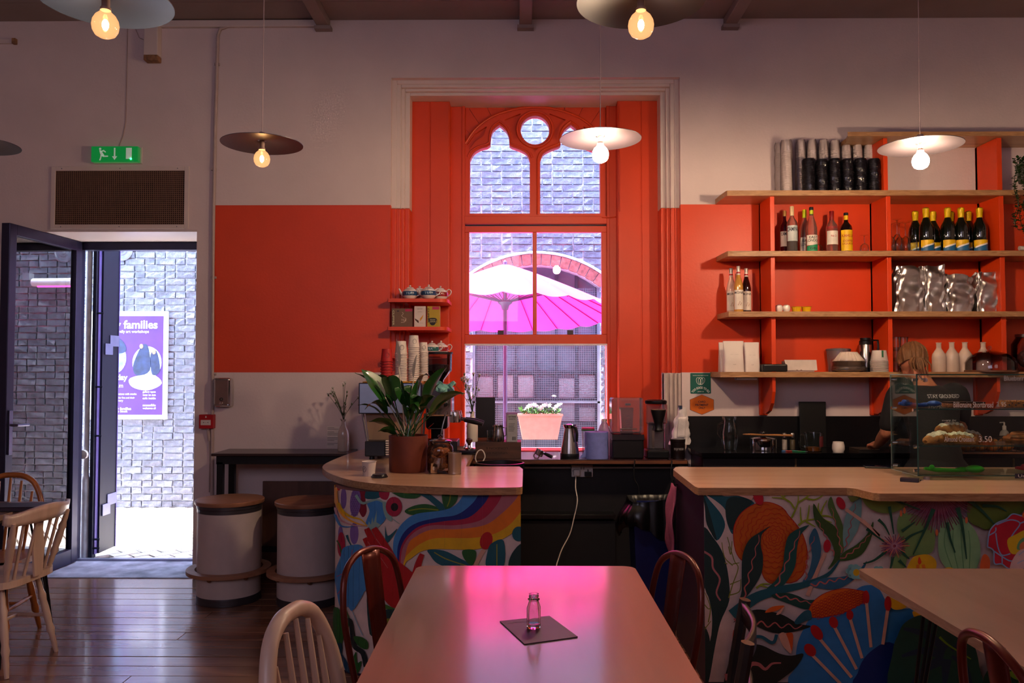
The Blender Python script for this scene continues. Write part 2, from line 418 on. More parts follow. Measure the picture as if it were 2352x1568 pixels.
x = ax - ahw + .02
while x < ax + ahw - .01:
    g.box(x - r_, x + r_, OY + .058, OY + .062, .56, spz); x += .0245
z = .57
while z < spz: g.box(ax - ahw + .01, ax + ahw - .01, OY + .054, OY + .058, z - r_, z + r_); z += .0245
wire = M('galvanised_wire', '#74798a', .5, .3)
tag(g.build('wire', wire, gr, True), kind='stuff')
g = MB(); g.box(ax - ahw, ax - ahw + .03, OY + .04, OY + .08, .55, spz).box(ax + ahw - .03, ax + ahw, OY + .04, OY + .08, .55, spz)
g.box(ax - ahw, ax + ahw, OY + .04, OY + .08, 1.13, 1.15); g.build('frame', wire, gr, True)
# round iron wall plate, pipe, lamp outside
c_ = P(283, 575, OY)
t = thing('wall_tie_plate', 'round iron tie plate bolted to the brick wall outside the door', 'wall plate', (c_.x, OY - .06, c_.z))
T = Matrix.Rotation(PI / 2, 4, 'X'); iron = M('grey_iron', '#6a6c7a', .6, var=.2)
MB().lathe([(0, 0), (.115, 0), (.118, .012), (.10, .02), (.095, .01), (.06, .01), (.05, .022), (0, .022)], 28, (0, 0, 0), 0, T).build('plate', iron, t)
MB().lathe([(0, .02), (.028, .02), (.024, .05), (0, .052)], 8, (0, 0, 0), 0, T).build('bolt', iron, t); t.location.y = OY - .014
t2_ = dup(t, (-1.62, t.location.y, t.location.z), label='second round iron tie plate on the outside wall, seen mirrored in the door glass')
h_ = thing('wall_heater', 'outdoor tube heater with a pink glowing bar, seen mirrored in the door glass', 'heater', (-1.62, OY - .012, 2.46))
MB().tube([(-.28, -.12, 0), (.28, -.12, 0)], .045, 12).build('reflector', M('heater_white', '#c8c8d0', .4), h_); MB().tube([(-.22, -.13, -.045), (.22, -.13, -.045)], .012, 10).build('glowing_bar', M('pink_tube_lit', '#ff60c0', .4, emit=6, ecol='#ff50b0'), h_); MB().box(-.02, .02, -.12, 0, -.015, .015).box(.30, .38, -.16, -.08, .02, .10).build('arm', iron, h_)
# poster
ppx0, ppx1, ppt, ppb = 205, 382, 715, 963
a = P(ppx0, ppt, OY - .05); b = P(ppx1, ppb, OY - .05)
t = thing('poster', 'purple framed family workshop poster on the outside brick wall', 'poster', ((a.x + b.x) / 2, OY - .05, b.z))
pw, ph = b.x - a.x, a.z - b.z
MB().box(-pw / 2, pw / 2, 0, .03, 0, ph).build('frame', M('white_frame', '#e6e6ee', .4), t, bevel=.004)
PUR = M('poster_purple', '#431c66', .5, var=.12, scale=3)
MB().box(-pw / 2 + .045, pw / 2 - .045, -.003, 0, .05, ph - .05).build('print', PUR, t)
d = MB(); x0 = P(258, 800, OY - .05).x - t.location.x
def pp(px, py): q = P(px, py, OY - .05); return (q.x - t.location.x, q.z - t.location.z)
cx_, cz_ = pp(338, 832); d.prismY([(cx_ + .16 * math.cos(k * PI / 14), cz_ + .175 * math.sin(k * PI / 14)) for k in range(28)], -.0045, -.003, 1)
cx_, cz_ = pp(262, 822); d.prismY([(cx_ + .135 * math.cos(k * PI / 14), cz_ + .17 * math.sin(k * PI / 14)) for k in range(28)], -.0045, -.003, 1)
for pts, mi in (([(322, 800), (332, 790), (342, 800), (345, 850), (315, 862), (306, 840)], 2), ([(346, 815), (360, 806), (368, 850), (350, 860)], 2), ([(300, 868), (350, 860), (372, 880), (340, 896), (304, 888)], 3),
                ([(258, 770), (284, 785), (290, 806), (272, 812), (258, 806)], 2), ([(258, 818), (288, 812), (285, 835), (268, 850), (258, 852)], 4)):
    d.prismY([pp(*q) for q in cr(pts, 4, True)], -.0052, -.0045, mi)
for px, py in ((325, 795), (354, 808)):
    cx_, cz_ = pp(px, py); d.prismY([(cx_ + .02 * math.cos(k * PI / 8), cz_ + .026 * math.sin(k * PI / 8)) for k in range(16)], -.006, -.0045, 5)
d.build('photo_print', [M('poster_white', '#f2eef6', .5), M('photo_pale', '#9fb2cf', .5, var=.3, scale=9), M('photo_navy', '#1b2547', .5, var=.3), M('photo_white', '#d6d2d6', .5), M('photo_blue', '#6d9ac0', .5, var=.3), M('photo_skin', '#9a6a55', .6)], t)['kind'] = 'stuff'; d = MB()
cx_, cz_ = pp(302, 745); txt(d, 'new families', (362 - 233) * OY / F, None, 0, (pp(298, 745)[0], -.004, cz_), bold=.02)
cx_, cz_ = pp(290, 762); txt(d, 'drop-in family art workshops', .50, None, 0, (cx_, -.004, cz_))
cx_, cz_ = pp(258, 868); txt(d, 'Sunday', .24, None, 0, (pp(268, 868)[0], -.004, cz_), bold=.02)
for k, py in enumerate((885, 905, 913, 921, 938, 944)): txt(d, ('10.30am', 'free drop-in sessions with snacks', 'for children under five and their', 'grown ups every', 'meet new families', 'no need to book')[k], (.2, .36, .34, .2, .3, .26)[k], None, 0, (pp(262 + (0, 14, 12, 0, 8, 4)[k], py)[0], -.004, pp(260, py)[1]))
for k, py in enumerate((900, 907, 914, 930, 937)): txt(d, ('gallery open', 'tues to sun', 'cafe inside', 'accessible', 'welcome all')[k], .14, None, 0, (pp(343, py)[0], -.004, pp(340, py)[1]))
d.build('lettering', M('poster_white'), t)['kind'] = 'stuff'
# pavement outside
pv = M('pale_paving', '#c9bfb6', .8, var=.12, scale=10, bump=.2, rand=.2)
gd = MB().box(-7, 6, WT - .1, OY + .01, -.1, -.028).build('ground_outside', M('paving_joint', '#2c2826', .9)); gd['kind'] = 'structure'
ang = math.radians(48); ca, sa = math.cos(ang), math.sin(ang)
me_p = None; n = 0; strest = MB()
for i in range(-40, 46):
    for j in range(-30, 44):
        u = i * .225 + (j % 2) * .11; v = j * .118; cx_, cy_ = -3.6 + u * ca - v * sa, 7.4 + u * sa + v * ca
        if not (-6.9 < cx_ < 5.9 and WT + .05 < cy_ < OY - .07): continue
        px, py = proj((cx_, cy_, 0))
        if 200 < px < 470 and 1160 < py < 1300 and n < 290:
            if me_p is None:
                b = MB().box(-.104, .104, -.051, .051, -.03, 0); me_p = bpy.data.meshes.new('paver'); me_p.from_pydata(b.v, [], b.f); me_p.materials.append(pv)
            o = bpy.data.objects.new('paver', me_p); COL.objects.link(o); o.location = (cx_, cy_, random.uniform(-.003, .001)); o.rotation_euler = (0, 0, ang); o.parent = gd; n += 1
        else: strest.box(-.104, .104, -.051, .051, -.03, 0, 0, Matrix.Translation((cx_, cy_, 0)) @ Matrix.Rotation(ang, 4, 'Z'))
tag(strest.build('pavers', pv, gd), kind='stuff')
for xx in (-7.1, 6.0): MB().box(xx, xx + .1, WT, OY, -.1, 1.2).build('wall_outside_end', mortar)['kind'] = 'structure'
# ---- door ----
d1 = struct('door_1', (DX0, WT, 0)); dfm = M('door_frame_metal', '#2b2a44', .35, .5, var=.05)
soff = MB().box(DX0, DX1, WY + .002, WT - .01, DZ - .012, DZ - .001).build('soffit', white_trim, d1, True)
fz = Z(556, WT - .03)
o = MB().box(DX0, DX1, WT - .09, WT - .02, DZ - .075, DZ - .012).build('head_frame', dfm, d1, True, bevel=.004)
MB().box(DX0, DX0 + .05, WT - .09, WT - .02, 0.02, DZ - .075).build('side_frame', dfm, d1, True, bevel=.004)
MB().box(DX1 - .04, DX1, WT - .09, WT - .02, 0.02, DZ - .075).build('side_frame', dfm, d1, True, bevel=.004)
MB().box(DX0, DX1, WY - .0, WT + .03, -.04, .006).build('threshold', M('worn_stone', '#8d8797', .7, var=.35, scale=6, bump=.6, bscale=12), d1, True, bevel=.006)
MB().box(DX0, DX1, WT - .07, WT - .03, .006, .022).build('sill_strip', M('aluminium', '#9a98ab', .35, .8), d1, True)
# leaf, open inwards about ninety degrees
hx, hy = X(176, 6.28), WT - .10; nx, ny = X(2, 5.43) + .012, 5.43
Lf = math.hypot(nx - hx, ny - hy); an = math.atan2(ny - hy, nx - hx)
leaf = bpy.data.objects.new('door_leaf', None); COL.objects.link(leaf); leaf.parent = d1
leaf.location = (hx - DX0, hy - WT, 0); leaf.rotation_euler = (0, 0, an)
H_ = DZ - .016; fw = .075; fb = .11
MB().box(0, fw, -.03, .03, .012, H_).box(Lf - fw, Lf, -.03, .03, .012, H_).box(fw, Lf - fw, -.03, .03, .012, .012 + fb).box(fw, Lf - fw, -.03, .03, H_ - fw, H_).build('leaf_frame', dfm, leaf, bevel=.004)
MB().box(fw, Lf - fw, -.006, .006, fb, H_ - fw).build('glass', thin_glass('door_glass', '#dfe6f2', 2.8), leaf)
for s_ in (-1, 1):
    MB().box(Lf - .055, Lf - .02, s_ * .03, s_ * .042, .92, 1.22).tube([(Lf - .038, s_ * .04, 1.12), (Lf - .038, s_ * .085, 1.12), (Lf - .16, s_ * .085, 1.115)], .009, 8).build('handle', M('satin_metal', '#6a6780', .3, .9), leaf, bevel=.002)
# jamb details: pipe and round stop on the left jamb
o = MB().tube([(DX0 + .045, WT + .05, .0), (DX0 + .045, WT + .05, .62), (DX0 + .045, WT + .05, .66), (DX0 + .045, WT + .05, 2.6)], [.032, .032, .022, .022], 14).build('drain_pipe', M('pale_pipe', '#b8b8c0', .6, var=.15)); tag(o, 'pale painted drain pipe outside between the glass door and black gate', 'pipe')
c_ = G(192, 1043, .95); tag(MB().lathe([(0, 0), (.035, 0), (.035, .03), (0, .036)], 16, (0, 0, 0), 0, Matrix.Translation((DX0 + .045, WT + .025, .825)) @ Matrix.Rotation(PI / 2, 4, 'X')).build('door_stop', white_pl), 'white round door stop beside the hinge of the glass door', 'door stop')
# folding black metal gate outside
gt = thing('folding_gate', 'black metal gate folded back outside the open glass door', 'gate', (DX0 + .08, WT + .05, 0))
gm = M('gate_black', '#10132a', .5, .2); ge = M('gate_edge', '#5b4f8a', .5, .3)
MB().box(DX0 + .085, DX0 + .115, WT + .03, WT + .09, 0, 2.62).build('gate_post', gm, gt, True, bevel=.004)
MB().box(DX0 + .115, DX0 + .14, WT + .09, WT + .34, .03, 2.62).build('gate_panel', gm, gt, True)
MB().box(DX0 + .115, DX0 + .125, WT + .05, WT + .09, .03, 2.6).build('gate_edge', ge, gt, True)
MB().box(DX0 + .115, DX0 + .145, WT + .34, WT + .352, .03, 2.62).build('gate_edge', ge, gt, True)
for z in (1.75, .45):
    MB().box(DX0 + .141, DX0 + .147, WT + .20, WT + .345, z - .06, z + .03).box(DX0 + .141, DX0 + .150, WT + .12, WT + .24, z - .13, z - .04).build('hinge', M('hinge_grey', '#7d7fa6', .4, .6), gt, True)
for z in (1.95, 1.36, .97, .15, .08):
    MB().tube([(DX0 + .09, WT + .045, z), (DX0 + .17, WT + .045, z)], .008, 6).build('bolt', gm, gt, True)
# ---- window_1 ----
w1 = struct('window_1', ((WX0 + WX1) / 2, WY, WZ0))
def ring(name, pxo, pxi, pto, pti, Yf, Yb, rp):
    xa0, xa1, xi0, xi1 = X(pxo[0], Yf), X(pxo[1], Yf), X(pxi[0], Yf), X(pxi[1], Yf); zo, zi = Z(pto, Yf), Z(pti, Yf)
    m_ = MB(); zs_ = Z(478, Yf)
    m_.box(xa0, xi0, Yf, Yb, WZ0, zs_, 1).box(xi1, xa1, Yf, Yb, ZB0 if False else WZ0, zs_, 1)
    m_.box(xa0, xi0, Yf, Yb, zs_, zo, 0).box(xi1, xa1, Yf, Yb, zs_, zo, 0).box(xi0, xi1, Yf, Yb, zi, zo, 0)
    return m_.build(name, [white_trim, orange], w1, True, bevel=.006, seg=3)
ring('architrave', (885, 1576), (908, 1553), 170, 192, WY + .05, WT - .02, 0)
ring('architrave', (905, 1556), (918, 1543), 188, 200, WY + .062, WT - .02, 0)
ring('architrave', (914, 1547), (927, 1533), 196, 209, WY + .095, WT - .02, 0)
ring('architrave', (922, 1538), (939, 1520), 205, 218, WY + .13, WT - .02, 0)
wr = M('white_lower_jamb', '#b9a9a4', .45)
for px0, px1 in ((1526, 1534), (1538, 1546), (1549, 1556), (1558, 1566)):
    MB().box(X(px0, WY), X(px1, WY), WY + .012, WY + .09, WZ0, Z(856, WY)).build('lower_moulding', wr, w1, True, bevel=.008, seg=3)
MB().box(X(1526, WY), X(1568, WY), WY + .03, WY + .12, WZ0, Z(856, WY)).build('lower_backing', wr, w1, True)
SZ = Z(218, 5.95) - .003
JY = 6.08; FY = 6.20
MB().box(X(935, JY), X(1525, JY), 5.953, WT - .01, SZ, SZ + .10).build('head_soffit', white_trim, w1, True)
for a_, b_ in ((936, 984.5), (986.5, 1030)): MB().box(X(a_, JY), X(b_, JY), JY, WT - .02, WZ0, SZ).build('jamb_panel', orange, w1, True, bevel=.004)
for a_, b_ in ((1422, 1474), (1476, 1524)): MB().box(X(a_, JY), X(b_, JY), JY, WT - .02, WZ0, SZ).build('jamb_panel', orange, w1, True, bevel=.004)
MB().box(X(935, JY), X(1031, JY), JY + .006, WT - .03, WZ0, SZ).box(X(1421, JY), X(1525, JY), JY + .006, WT - .03, WZ0, SZ).build('jamb_backing', orange, w1, True)
for a_, b_ in ((1026, 1061), (1401, 1426)): MB().box(X(a_, FY), X(b_, FY), FY, WT - .02, WZ0, SZ).build('inner_jamb', orange, w1, True, bevel=.003)
MB().box(X(1060, FY), X(1067, FY), FY - .008, WT - .02, WZ0, SZ).box(X(1395, FY), X(1402, FY), FY - .008, WT - .02, WZ0, SZ).build('bead', orange, w1, True, bevel=.003)
def q2(px, py, Y=FY): p = P(px, py, Y); return (p.x, p.z)
Lh = [(1078, 489), (1217, 489), (1217, 368)] + cr([(1217, 368), (1210, 352), (1193, 342), (1176, 336)], 4)[1:] + cr([(1170, 332), (1169, 314), (1162, 298), (1147, 285)], 4) + cr([(1147, 285), (1132, 298), (1127, 317), (1126, 331)], 4)[1:] + cr([(1119, 336), (1104, 340), (1088, 350), (1079, 366)], 4)
Rh = [(2458 - x, y_) for x, y_ in Lh][::-1]
Ch = [(1229 + 33 * math.cos(k * PI / 16), 297 + 33 * math.sin(k * PI / 16)) for k in range(32)]
outer = [(1066, 514), (1066, 243), (1396, 243), (1396, 514)]
pl = lambda L_, Y=FY: [q2(x, y_, Y) for x, y_ in L_]
plateY(pl(outer), [pl(Lh), pl(Rh), pl(Ch)], FY + .05, FY + .09).build('tracery', orange, w1, True)
tri = [[(1158, 273), (1196, 258), (1187, 312), (1180, 318), (1172, 285)], [(2458 - x, y_) for x, y_ in [(1158, 273), (1196, 258), (1187, 312), (1180, 318), (1172, 285)]][::-1],
       [(1220, 337), (1238, 337), (1229, 347)], [(1072, 330), (1090, 305), (1118, 288), (1110, 310), (1092, 322), (1078, 342)], [(1386, 330), (1368, 305), (1340, 288), (1348, 310), (1366, 322), (1380, 342)]]
ap = [(1068, 514), (1068, 330)] + cr([(1068, 330), (1092, 296), (1130, 268), (1180, 251), (1229, 246), (1278, 251), (1328, 268), (1366, 296), (1392, 330)], 5)[1:] + [(1392, 514)]
plateY(pl(ap), [pl(Lh), pl(Rh), pl(Ch)] + [pl(t_) for t_ in tri], FY + .02, FY + .05).build('tracery_front', orange, w1, True, bevel=.004)
m_ = MB()
for Hh in (Lh, Rh): m_.tube([P(x, y_, FY + .018) for x, y_ in [(229 * 0 + (x - (1147 if Hh is Lh else 1311)) * 1.09 + (1147 if Hh is Lh else 1311), (y_ - 420) * 1.05 + 420) for x, y_ in Hh]][3:-1], .009, 6)
m_.tube([P(1229 + 41 * math.cos(k * PI / 14), 297 + 41 * math.sin(k * PI / 14), FY + .018) for k in range(28)], .011, 6, closed=True)
m_.tube([P(x, y_, FY + .012) for x, y_ in ap[1:-1]], .010, 6)
m_.build('moulding', orange, w1, True)
# spandrel boards radiating over the arch
for k in range(12):
    f0, f1 = k / 12, (k + 1) / 12
    A_ = cr([(1068, 330), (1092, 296), (1130, 268), (1180, 251), (1229, 246), (1278, 251), (1328, 268), (1366, 296), (1392, 330)], 6); n_ = len(A_) - 1
    seg_ = A_[round(f0 * n_):round(f1 * n_) + 1]
    def up_(p, s_=1):
        dx, dy = p[0] - 1229, p[1] - 470; t_ = (p[1] - 243) / -dy if dy else 0; q_ = (p[0] + dx * t_, 243)
        if q_[0] < 1068: t_ = (1068 - p[0]) / dx if dx else 0; q_ = (1068, max(243, p[1] + dy * t_))
        if q_[0] > 1392: t_ = (1392 - p[0]) / dx if dx else 0; q_ = (1392, max(243, p[1] + dy * t_))
        return q_
    a_, b_ = up_(seg_[0]), up_(seg_[-1]); top = [b_]
    if a_[0] == 1068 and b_[0] > 1068 and a_[1] > 243: top = [b_, (1068, 243)]
    if b_[0] == 1392 and a_[0] < 1392 and b_[1] > 243: top = [b_, (1392, 243)]
    poly = seg_ + top + [a_]; cxm = sum(p[0] for p in poly) / len(poly); cym = sum(p[1] for p in poly) / len(poly)
    poly = [(cxm + (x - cxm) * .965, y_) for x, y_ in poly]
    if len(set(poly)) > 2: MB().prismY(pl(poly), FY + .032, FY + .05).build('spandrel_board', orange, w1, True)
def bar(name, px0, px1, py0, py1, ya, yb, bev=.003, mat=None): return MB().box(X(px0, ya), X(px1, ya), ya, yb, Z(py1, ya), Z(py0, ya)).build(name, mat or orange, w1, True, bevel=bev)
bar('transom', 1066, 1396, 496, 514, FY + .0, FY + .09); bar('slot', 1066, 1396, 513, 519, FY + .045, FY + .09, 0, black)
bar('sash_rail', 1067, 1395, 519, 533, FY + .01, FY + .06); bar('sash_rail', 1067, 1395, 768, 790, FY + .01, FY + .06)
bar('sash_stile', 1067, 1077, 533, 768, FY + .01, FY + .06); bar('sash_stile', 1383, 1395, 533, 768, FY + .01, FY + .06)
bar('mullion', 1224, 1233, 533, 768, FY + .015, FY + .055)
for px in (1150, 1310): bar('sash_catch', px - 7, px + 7, 758, 768, FY + .0, FY + .012, .002, M('grey_catch', '#3a2f3c', .5))
gw = thin_glass('window_glass', '#f2f4ff', .8)
bar('pane', 1077, 1225, 532, 769, FY + .035, FY + .039, 0, gw); bar('pane', 1232, 1383, 532, 769, FY + .035, FY + .039, 0, gw)
bar('pane', 1070, 1390, 250, 492, FY + .07, FY + .074, 0, gw)
wt_ = M('white_bead', '#d0c8d2', .4)
bar('lower_sash_edge', 1065, 1069, 790, 1034, FY + .02, FY + .06, .002, wt_); bar('lower_sash_edge', 1393, 1397, 790, 1034, FY + .02, FY + .06, .002, wt_)
bar('lower_sash_edge', 1066, 1396, 789, 793, FY + .0, FY + .03, .001, wt_)
bar('sill', 1040, 1420, 1034, 1060, FY - .20, FY + .02); bar('sill_strip', 1066, 1396, 1029, 1034, FY, FY + .05, .001, wt_)
MB().box(X(1040, FY), X(1424, FY), FY + .06, WT + .05, WZ0, Z(1033, FY)).build('outer_sill', mortar, w1, True)
m_ = MB().tube([P(x, y_, FY - .012) for x, y_ in cr([(1382, 499), (1400, 500), (1418, 496), (1426, 486)], 5)], .004, 6); m_.tube([P(x, y_, JY - .008) for x, y_ in [(1424, 486), (1423, 320), (1423, 240)]], .0035, 6)
m_.build('painted_cable', orange, w1, True)
# ================= COUNTERS WITH MURALS =================
CT = .935; CTH = .035
def counter(name, label, cat, top, panel, base, loc):
    t = thing(name, label, cat, loc)
    MB().prism(top, CT - CTH, CT, 0, None, 1).build('worktop', [ply, plyedge], t, True, bevel=.005, seg=2)
    MB().prism(base, .0, CT - CTH, 0).build('carcass', M('plum_paint', '#2c1a2c', .5), t, True)
    return t
g = lambda x, y_: tuple(G(x, y_, CT)[:2])
# left counter top outline
topL = cr([g(1105, 1120), g(1050, 1119.5), g(950, 1116), g(880, 1112), g(810, 1103), g(765, 1090), g(744, 1078), g(742, 1069), g(760, 1058), g(800, 1042), g(835, 1031)], 5)
ex = g(1200, 1119); topL = [(ex[0] - .03, ex[1]), (ex[0] - .009, ex[1] + .009), (ex[0], ex[1] + .03)] + [(g(1201, 1076)[0], g(1201, 1076)[1] - .02), (g(1201, 1071)[0] - .02, g(1201, 1071)[1])] + [g(1070, 1070.5), (g(1092, 1032)[0], WY - .04), (g(837, 1031)[0], WY - .04)] + topL[::-1]
pa = [(.008, 3.93), (-.28, 3.93), (-.50, 3.945), (-.66, 3.965), (-.78, 3.995), (-.86, 4.035), (-.92, 4.10), (-.952, 4.20), (-.965, 4.34), (-.972, 4.6)]
pa = [tuple(p) for p in cr(pa, 3)]
baseL = pa + [(-.985, WY - .06), (-.34, WY - .06), (-.34, 4.66), (.008, 4.66)]
cl = counter('bar_counter', 'curved plywood bar counter painted with rainbow and red hand mural', 'counter', topL, pa, baseL, (-.5, 4.3, 0))
# right counter
topR = [g(1546, 1078), g(1552, 1072), (3.9, g(1552, 1072)[1])] + [(3.9, g(2300, 1133)[1])] + [g(2020, 1133)] + cr([g(2005, 1131.5), g(1985, 1127), g(1965, 1122), g(1945, 1120)], 4) + [g(1620, 1120), g(1604, 1120), g(1596, 1117)]
PRY = 3.90; prx = X(1614, PRY)
cr_ = counter('bar_counter', 'long plywood bar counter painted with orange flowers and dark leaves', 'counter', topR, None, [(prx, PRY), (3.8, PRY), (3.8, 4.6), (prx, 4.6)], (2, 4.2, 0))
tag(cl, group='bar counters'); 
for t_ in (cl, cr_):
    if 'group' in t_: del t_['group']
# ---- mural painting: flat coloured shapes laid on the painted boards ----
class Mural:
    def __init__(s, line, ox, oy, sc):
        s.line = line; s.ox, s.oy, s.sc = ox, oy, sc; s.mb = MB(); s.cols = []; s.k = 0
        s.u = [0]
        for a, b in zip(line, line[1:]): s.u.append(s.u[-1] + math.hypot(b[0] - a[0], b[1] - a[1]))
    def hit(s, p):
        """picture sketch point -> (u, z) on the upright board"""
        d = RC @ Vector(((s.ox + p[0] / s.sc - 1176) / F, -(s.oy + p[1] / s.sc - 784) / F, -1)); best = None
        for i in range(len(s.line) - 1):
            a, b = s.line[i], s.line[i + 1]; ex_, ey_ = b[0] - a[0], b[1] - a[1]; den = d.x * ey_ - d.y * ex_
            if abs(den) < 1e-9: continue
            t = (a[0] * ey_ - a[1] * ex_) / den; q = ((d.x * t - a[0]) * ex_ + (d.y * t - a[1]) * ey_) / (ex_ * ex_ + ey_ * ey_)
            lo = -1e-6 if i else -5; hi = 1 + 1e-6 if i < len(s.line) - 2 else 5
            if lo <= q <= hi and t > 0 and (best is None or t < best[0]): best = (t, s.u[i] + q * (s.u[i + 1] - s.u[i]), CAMZ + d.z * t)
        if best is None: return (s.u[-1] + .02, CAMZ + d.z * 4.2)
        return best[1:]
    def color(s, c):
        if c not in s.cols: s.cols.append(c)
        return s.cols.index(c)
    def poly_uz(s, pts, c):
        mi = s.color(c); s.k += 1; off = .0006 + .00012 * s.k
        def clip(P_, f):
            out = []
            for i in range(len(P_)):
                a, b = P_[i - 1], P_[i]; fa, fb = f(a), f(b)
                if fa >= 0 > fb or fa < 0 <= fb: t = fa / (fa - fb); out.append((a[0] + (b[0] - a[0]) * t, a[1] + (b[1] - a[1]) * t))
                if fb >= 0: out.append(b)
            return out
        pts = clip(clip(pts, lambda p: p[1] - .012), lambda p: CT - CTH - .001 - p[1])
        for i in range(len(s.line) - 1):
            u0, u1 = s.u[i], s.u[i + 1]
            q = clip(clip(pts, lambda p: p[0] - u0), lambda p: u1 - p[0]) if len(pts) > 2 else []
            if len(q) < 3: continue
            a, b = s.line[i], s.line[i + 1]; L = u1 - u0; tx, ty = (b[0] - a[0]) / L, (b[1] - a[1]) / L; nx_, ny_ = ty, -tx
            if ny_ * 1 > 0 and abs(ny_) > .3: nx_, ny_ = -nx_, -ny_
            elif abs(ny_) <= .3 and nx_ > 0: nx_, ny_ = -nx_, -ny_
            vs = [(a[0] + tx * (p[0] - u0) + nx_ * off, a[1] + ty * (p[0] - u0) + ny_ * off, p[1]) for p in q]
            s.mb.add(vs, [tuple(t_) for t_ in tessellate_polygon([[Vector((p[0], p[1], 0)) for p in q]])], mi)
    def p(s, c, *pts, sm=True, n=4): s.poly_uz([s.hit(q) for q in (cr(list(pts), n, True) if sm else pts)], c)
    def e(s, c, x, y_, rx, ry, rot=0, n=18):
        a = math.radians(rot); s.p(c, *[(x + rx * math.cos(t) * math.cos(a) - ry * math.sin(t) * math.sin(a), y_ + rx * math.cos(t) * math.sin(a) + ry * math.sin(t) * math.cos(a)) for t in [2 * PI * k / n for k in range(n)]], sm=False)
    def l(s, c, w0, *pts, w1=None, n=5, sm=True):
        q = cr(list(pts), n) if sm else list(pts); N = len(q); w1 = w0 if w1 is None else w1; A, B = [], []
        for i, p_ in enumerate(q):
            a, b = q[max(0, i - 1)], q[min(N - 1, i + 1)]; dx, dy = b[0] - a[0], b[1] - a[1]; L = math.hypot(dx, dy) or 1; w_ = (w0 + (w1 - w0) * i / (N - 1)) / 2
            A.append((p_[0] - dy / L * w_, p_[1] + dx / L * w_)); B.append((p_[0] + dy / L * w_, p_[1] - dx / L * w_))
        HA = [s.hit(a) for a in A]; HB = [s.hit(b) for b in B]
        s.k += 1
        for i in range(N - 1):
            s.k -= 1; s.poly_uz([HA[i], HA[i + 1], HB[i + 1], HB[i]], c)
    def wig(s, c, w, a, b, amp=9, n=5, bend=0):
        pts = []; L = math.hypot(b[0] - a[0], b[1] - a[1]); ux, uy = (b[0] - a[0]) / L, (b[1] - a[1]) / L
        for i in range(2 * n + 1): t = i / (2 * n); o = amp * (1 - .4 * t) * (-1, 1)[i % 2] + bend * math.sin(PI * t); pts.append((a[0] + ux * L * t - uy * o, a[1] + uy * L * t + ux * o))
        s.l(c, w, *pts, w1=w * .5, n=4)
    def build(s, parent, mats):
        return s.mb.build('mural', [M('mural' + c.replace('#', '_'), c, .55, var=.06, scale=20) for c in s.cols], parent, True)
RED = '#b00d14'; TEAL = '#0d5562'; DG = '#0e3030'; GRN = '#1f5a22'; WH = '#d3bfb8'; BL = '#3a80bd'; NV = '#0a1c72'; YE = '#d8a90f'; OR = '#dd7410'; CR = '#a5183c'; MV = '#a8626e'; LM = '#8a9a1c'; PK = '#b56a6c'; LV = '#7a5c9c'; MT = '#86a8a0'; LG = '#6f9a68'; OL = '#5e6a2c'; BE = '#cf9f8a'; MR = '#6b1638'
m = Mural(pa, 740, 1080, 3.214)
m.poly_uz([(0, .01), (m.u[-1], .01), (m.u[-1], CT - CTH - .001), (0, CT - CTH - .001)], WH)
m.p('#7a1028', (200, 100), (345, 115), (320, 200), (330, 300), (300, 345), (265, 280), (235, 150)); m.p(TEAL, (345, 118), (435, 125), (425, 200), (318, 205)); m.p(CR, (430, 125), (497, 140), (480, 215), (425, 195))
m.e(LV, 160, 205, 22, 78); m.e(LV, 246, 235, 40, 108, 4); m.e(LV, 238, 465, 32, 80); m.e(LV, 138, 470, 18, 62); m.e(CR, 125, 110, 16, 40)
for y_ in range(150, 330, 16):
    for x in range(222, 275, 14): m.e('#5d4382', x + (y_ // 16 % 2) * 6, y_, 3, 5, n=6)
m.l('#e6a030', 34, (104, 130), (118, 240), (165, 330), (240, 380), (335, 408), w1=5); m.l(YE, 26, (125, 240), (160, 300), (220, 340), (290, 360), (335, 405), w1=4)
m.l('#c08a90', 20, (106, 280), (140, 360), (230, 400), (320, 410), w1=3); m.l(BL, 20, (108, 330), (140, 400), (190, 415), (240, 408), w1=3)
m.e(CR, 150, 545, 28, 92); m.l(GRN, 10, (120, 515), (140, 555), (155, 620)); m.l(TEAL, 18, (190, 475), (205, 520), (232, 570), w1=4)
m.p(BL, (340, 235), (430, 212), (455, 260), (475, 345), (420, 410), (350, 400), (328, 380), (355, 300)); m.l(MT, 22, (255, 180), (300, 238), (360, 225), (415, 215), (470, 250), (500, 330), (575, 392), w1=4); m.p(MT, (450, 235), (490, 250), (520, 370), (470, 340))
m.p(MT, (340, 430), (350, 370), (365, 400), (375, 340), (385, 385), (408, 290), (405, 380), (440, 400), (400, 430), (370, 440), sm=False)
m.e(CR, 533, 265, 60, 73); m.e('#120508', 538, 268, 27, 30)
m.p(GRN, (505, 140), (740, 150), (705, 200), (610, 202), (550, 180)); m.p(GRN, (612, 296), (690, 255), (790, 248), (885, 290), (770, 312), (665, 326)); m.l(TEAL, 34, (705, 150), (780, 185), (845, 235), (910, 295), w1=50); m.p(GRN, (895, 150), (1000, 150), (990, 230), (925, 282), (893, 240))
m.l('#7f8a20', 9, (560, 145), (620, 165), (700, 160)); m.l('#7f8a20', 9, (640, 295), (740, 280), (860, 290)); m.l('#7f8a20', 9, (950, 155), (945, 210), (925, 265))
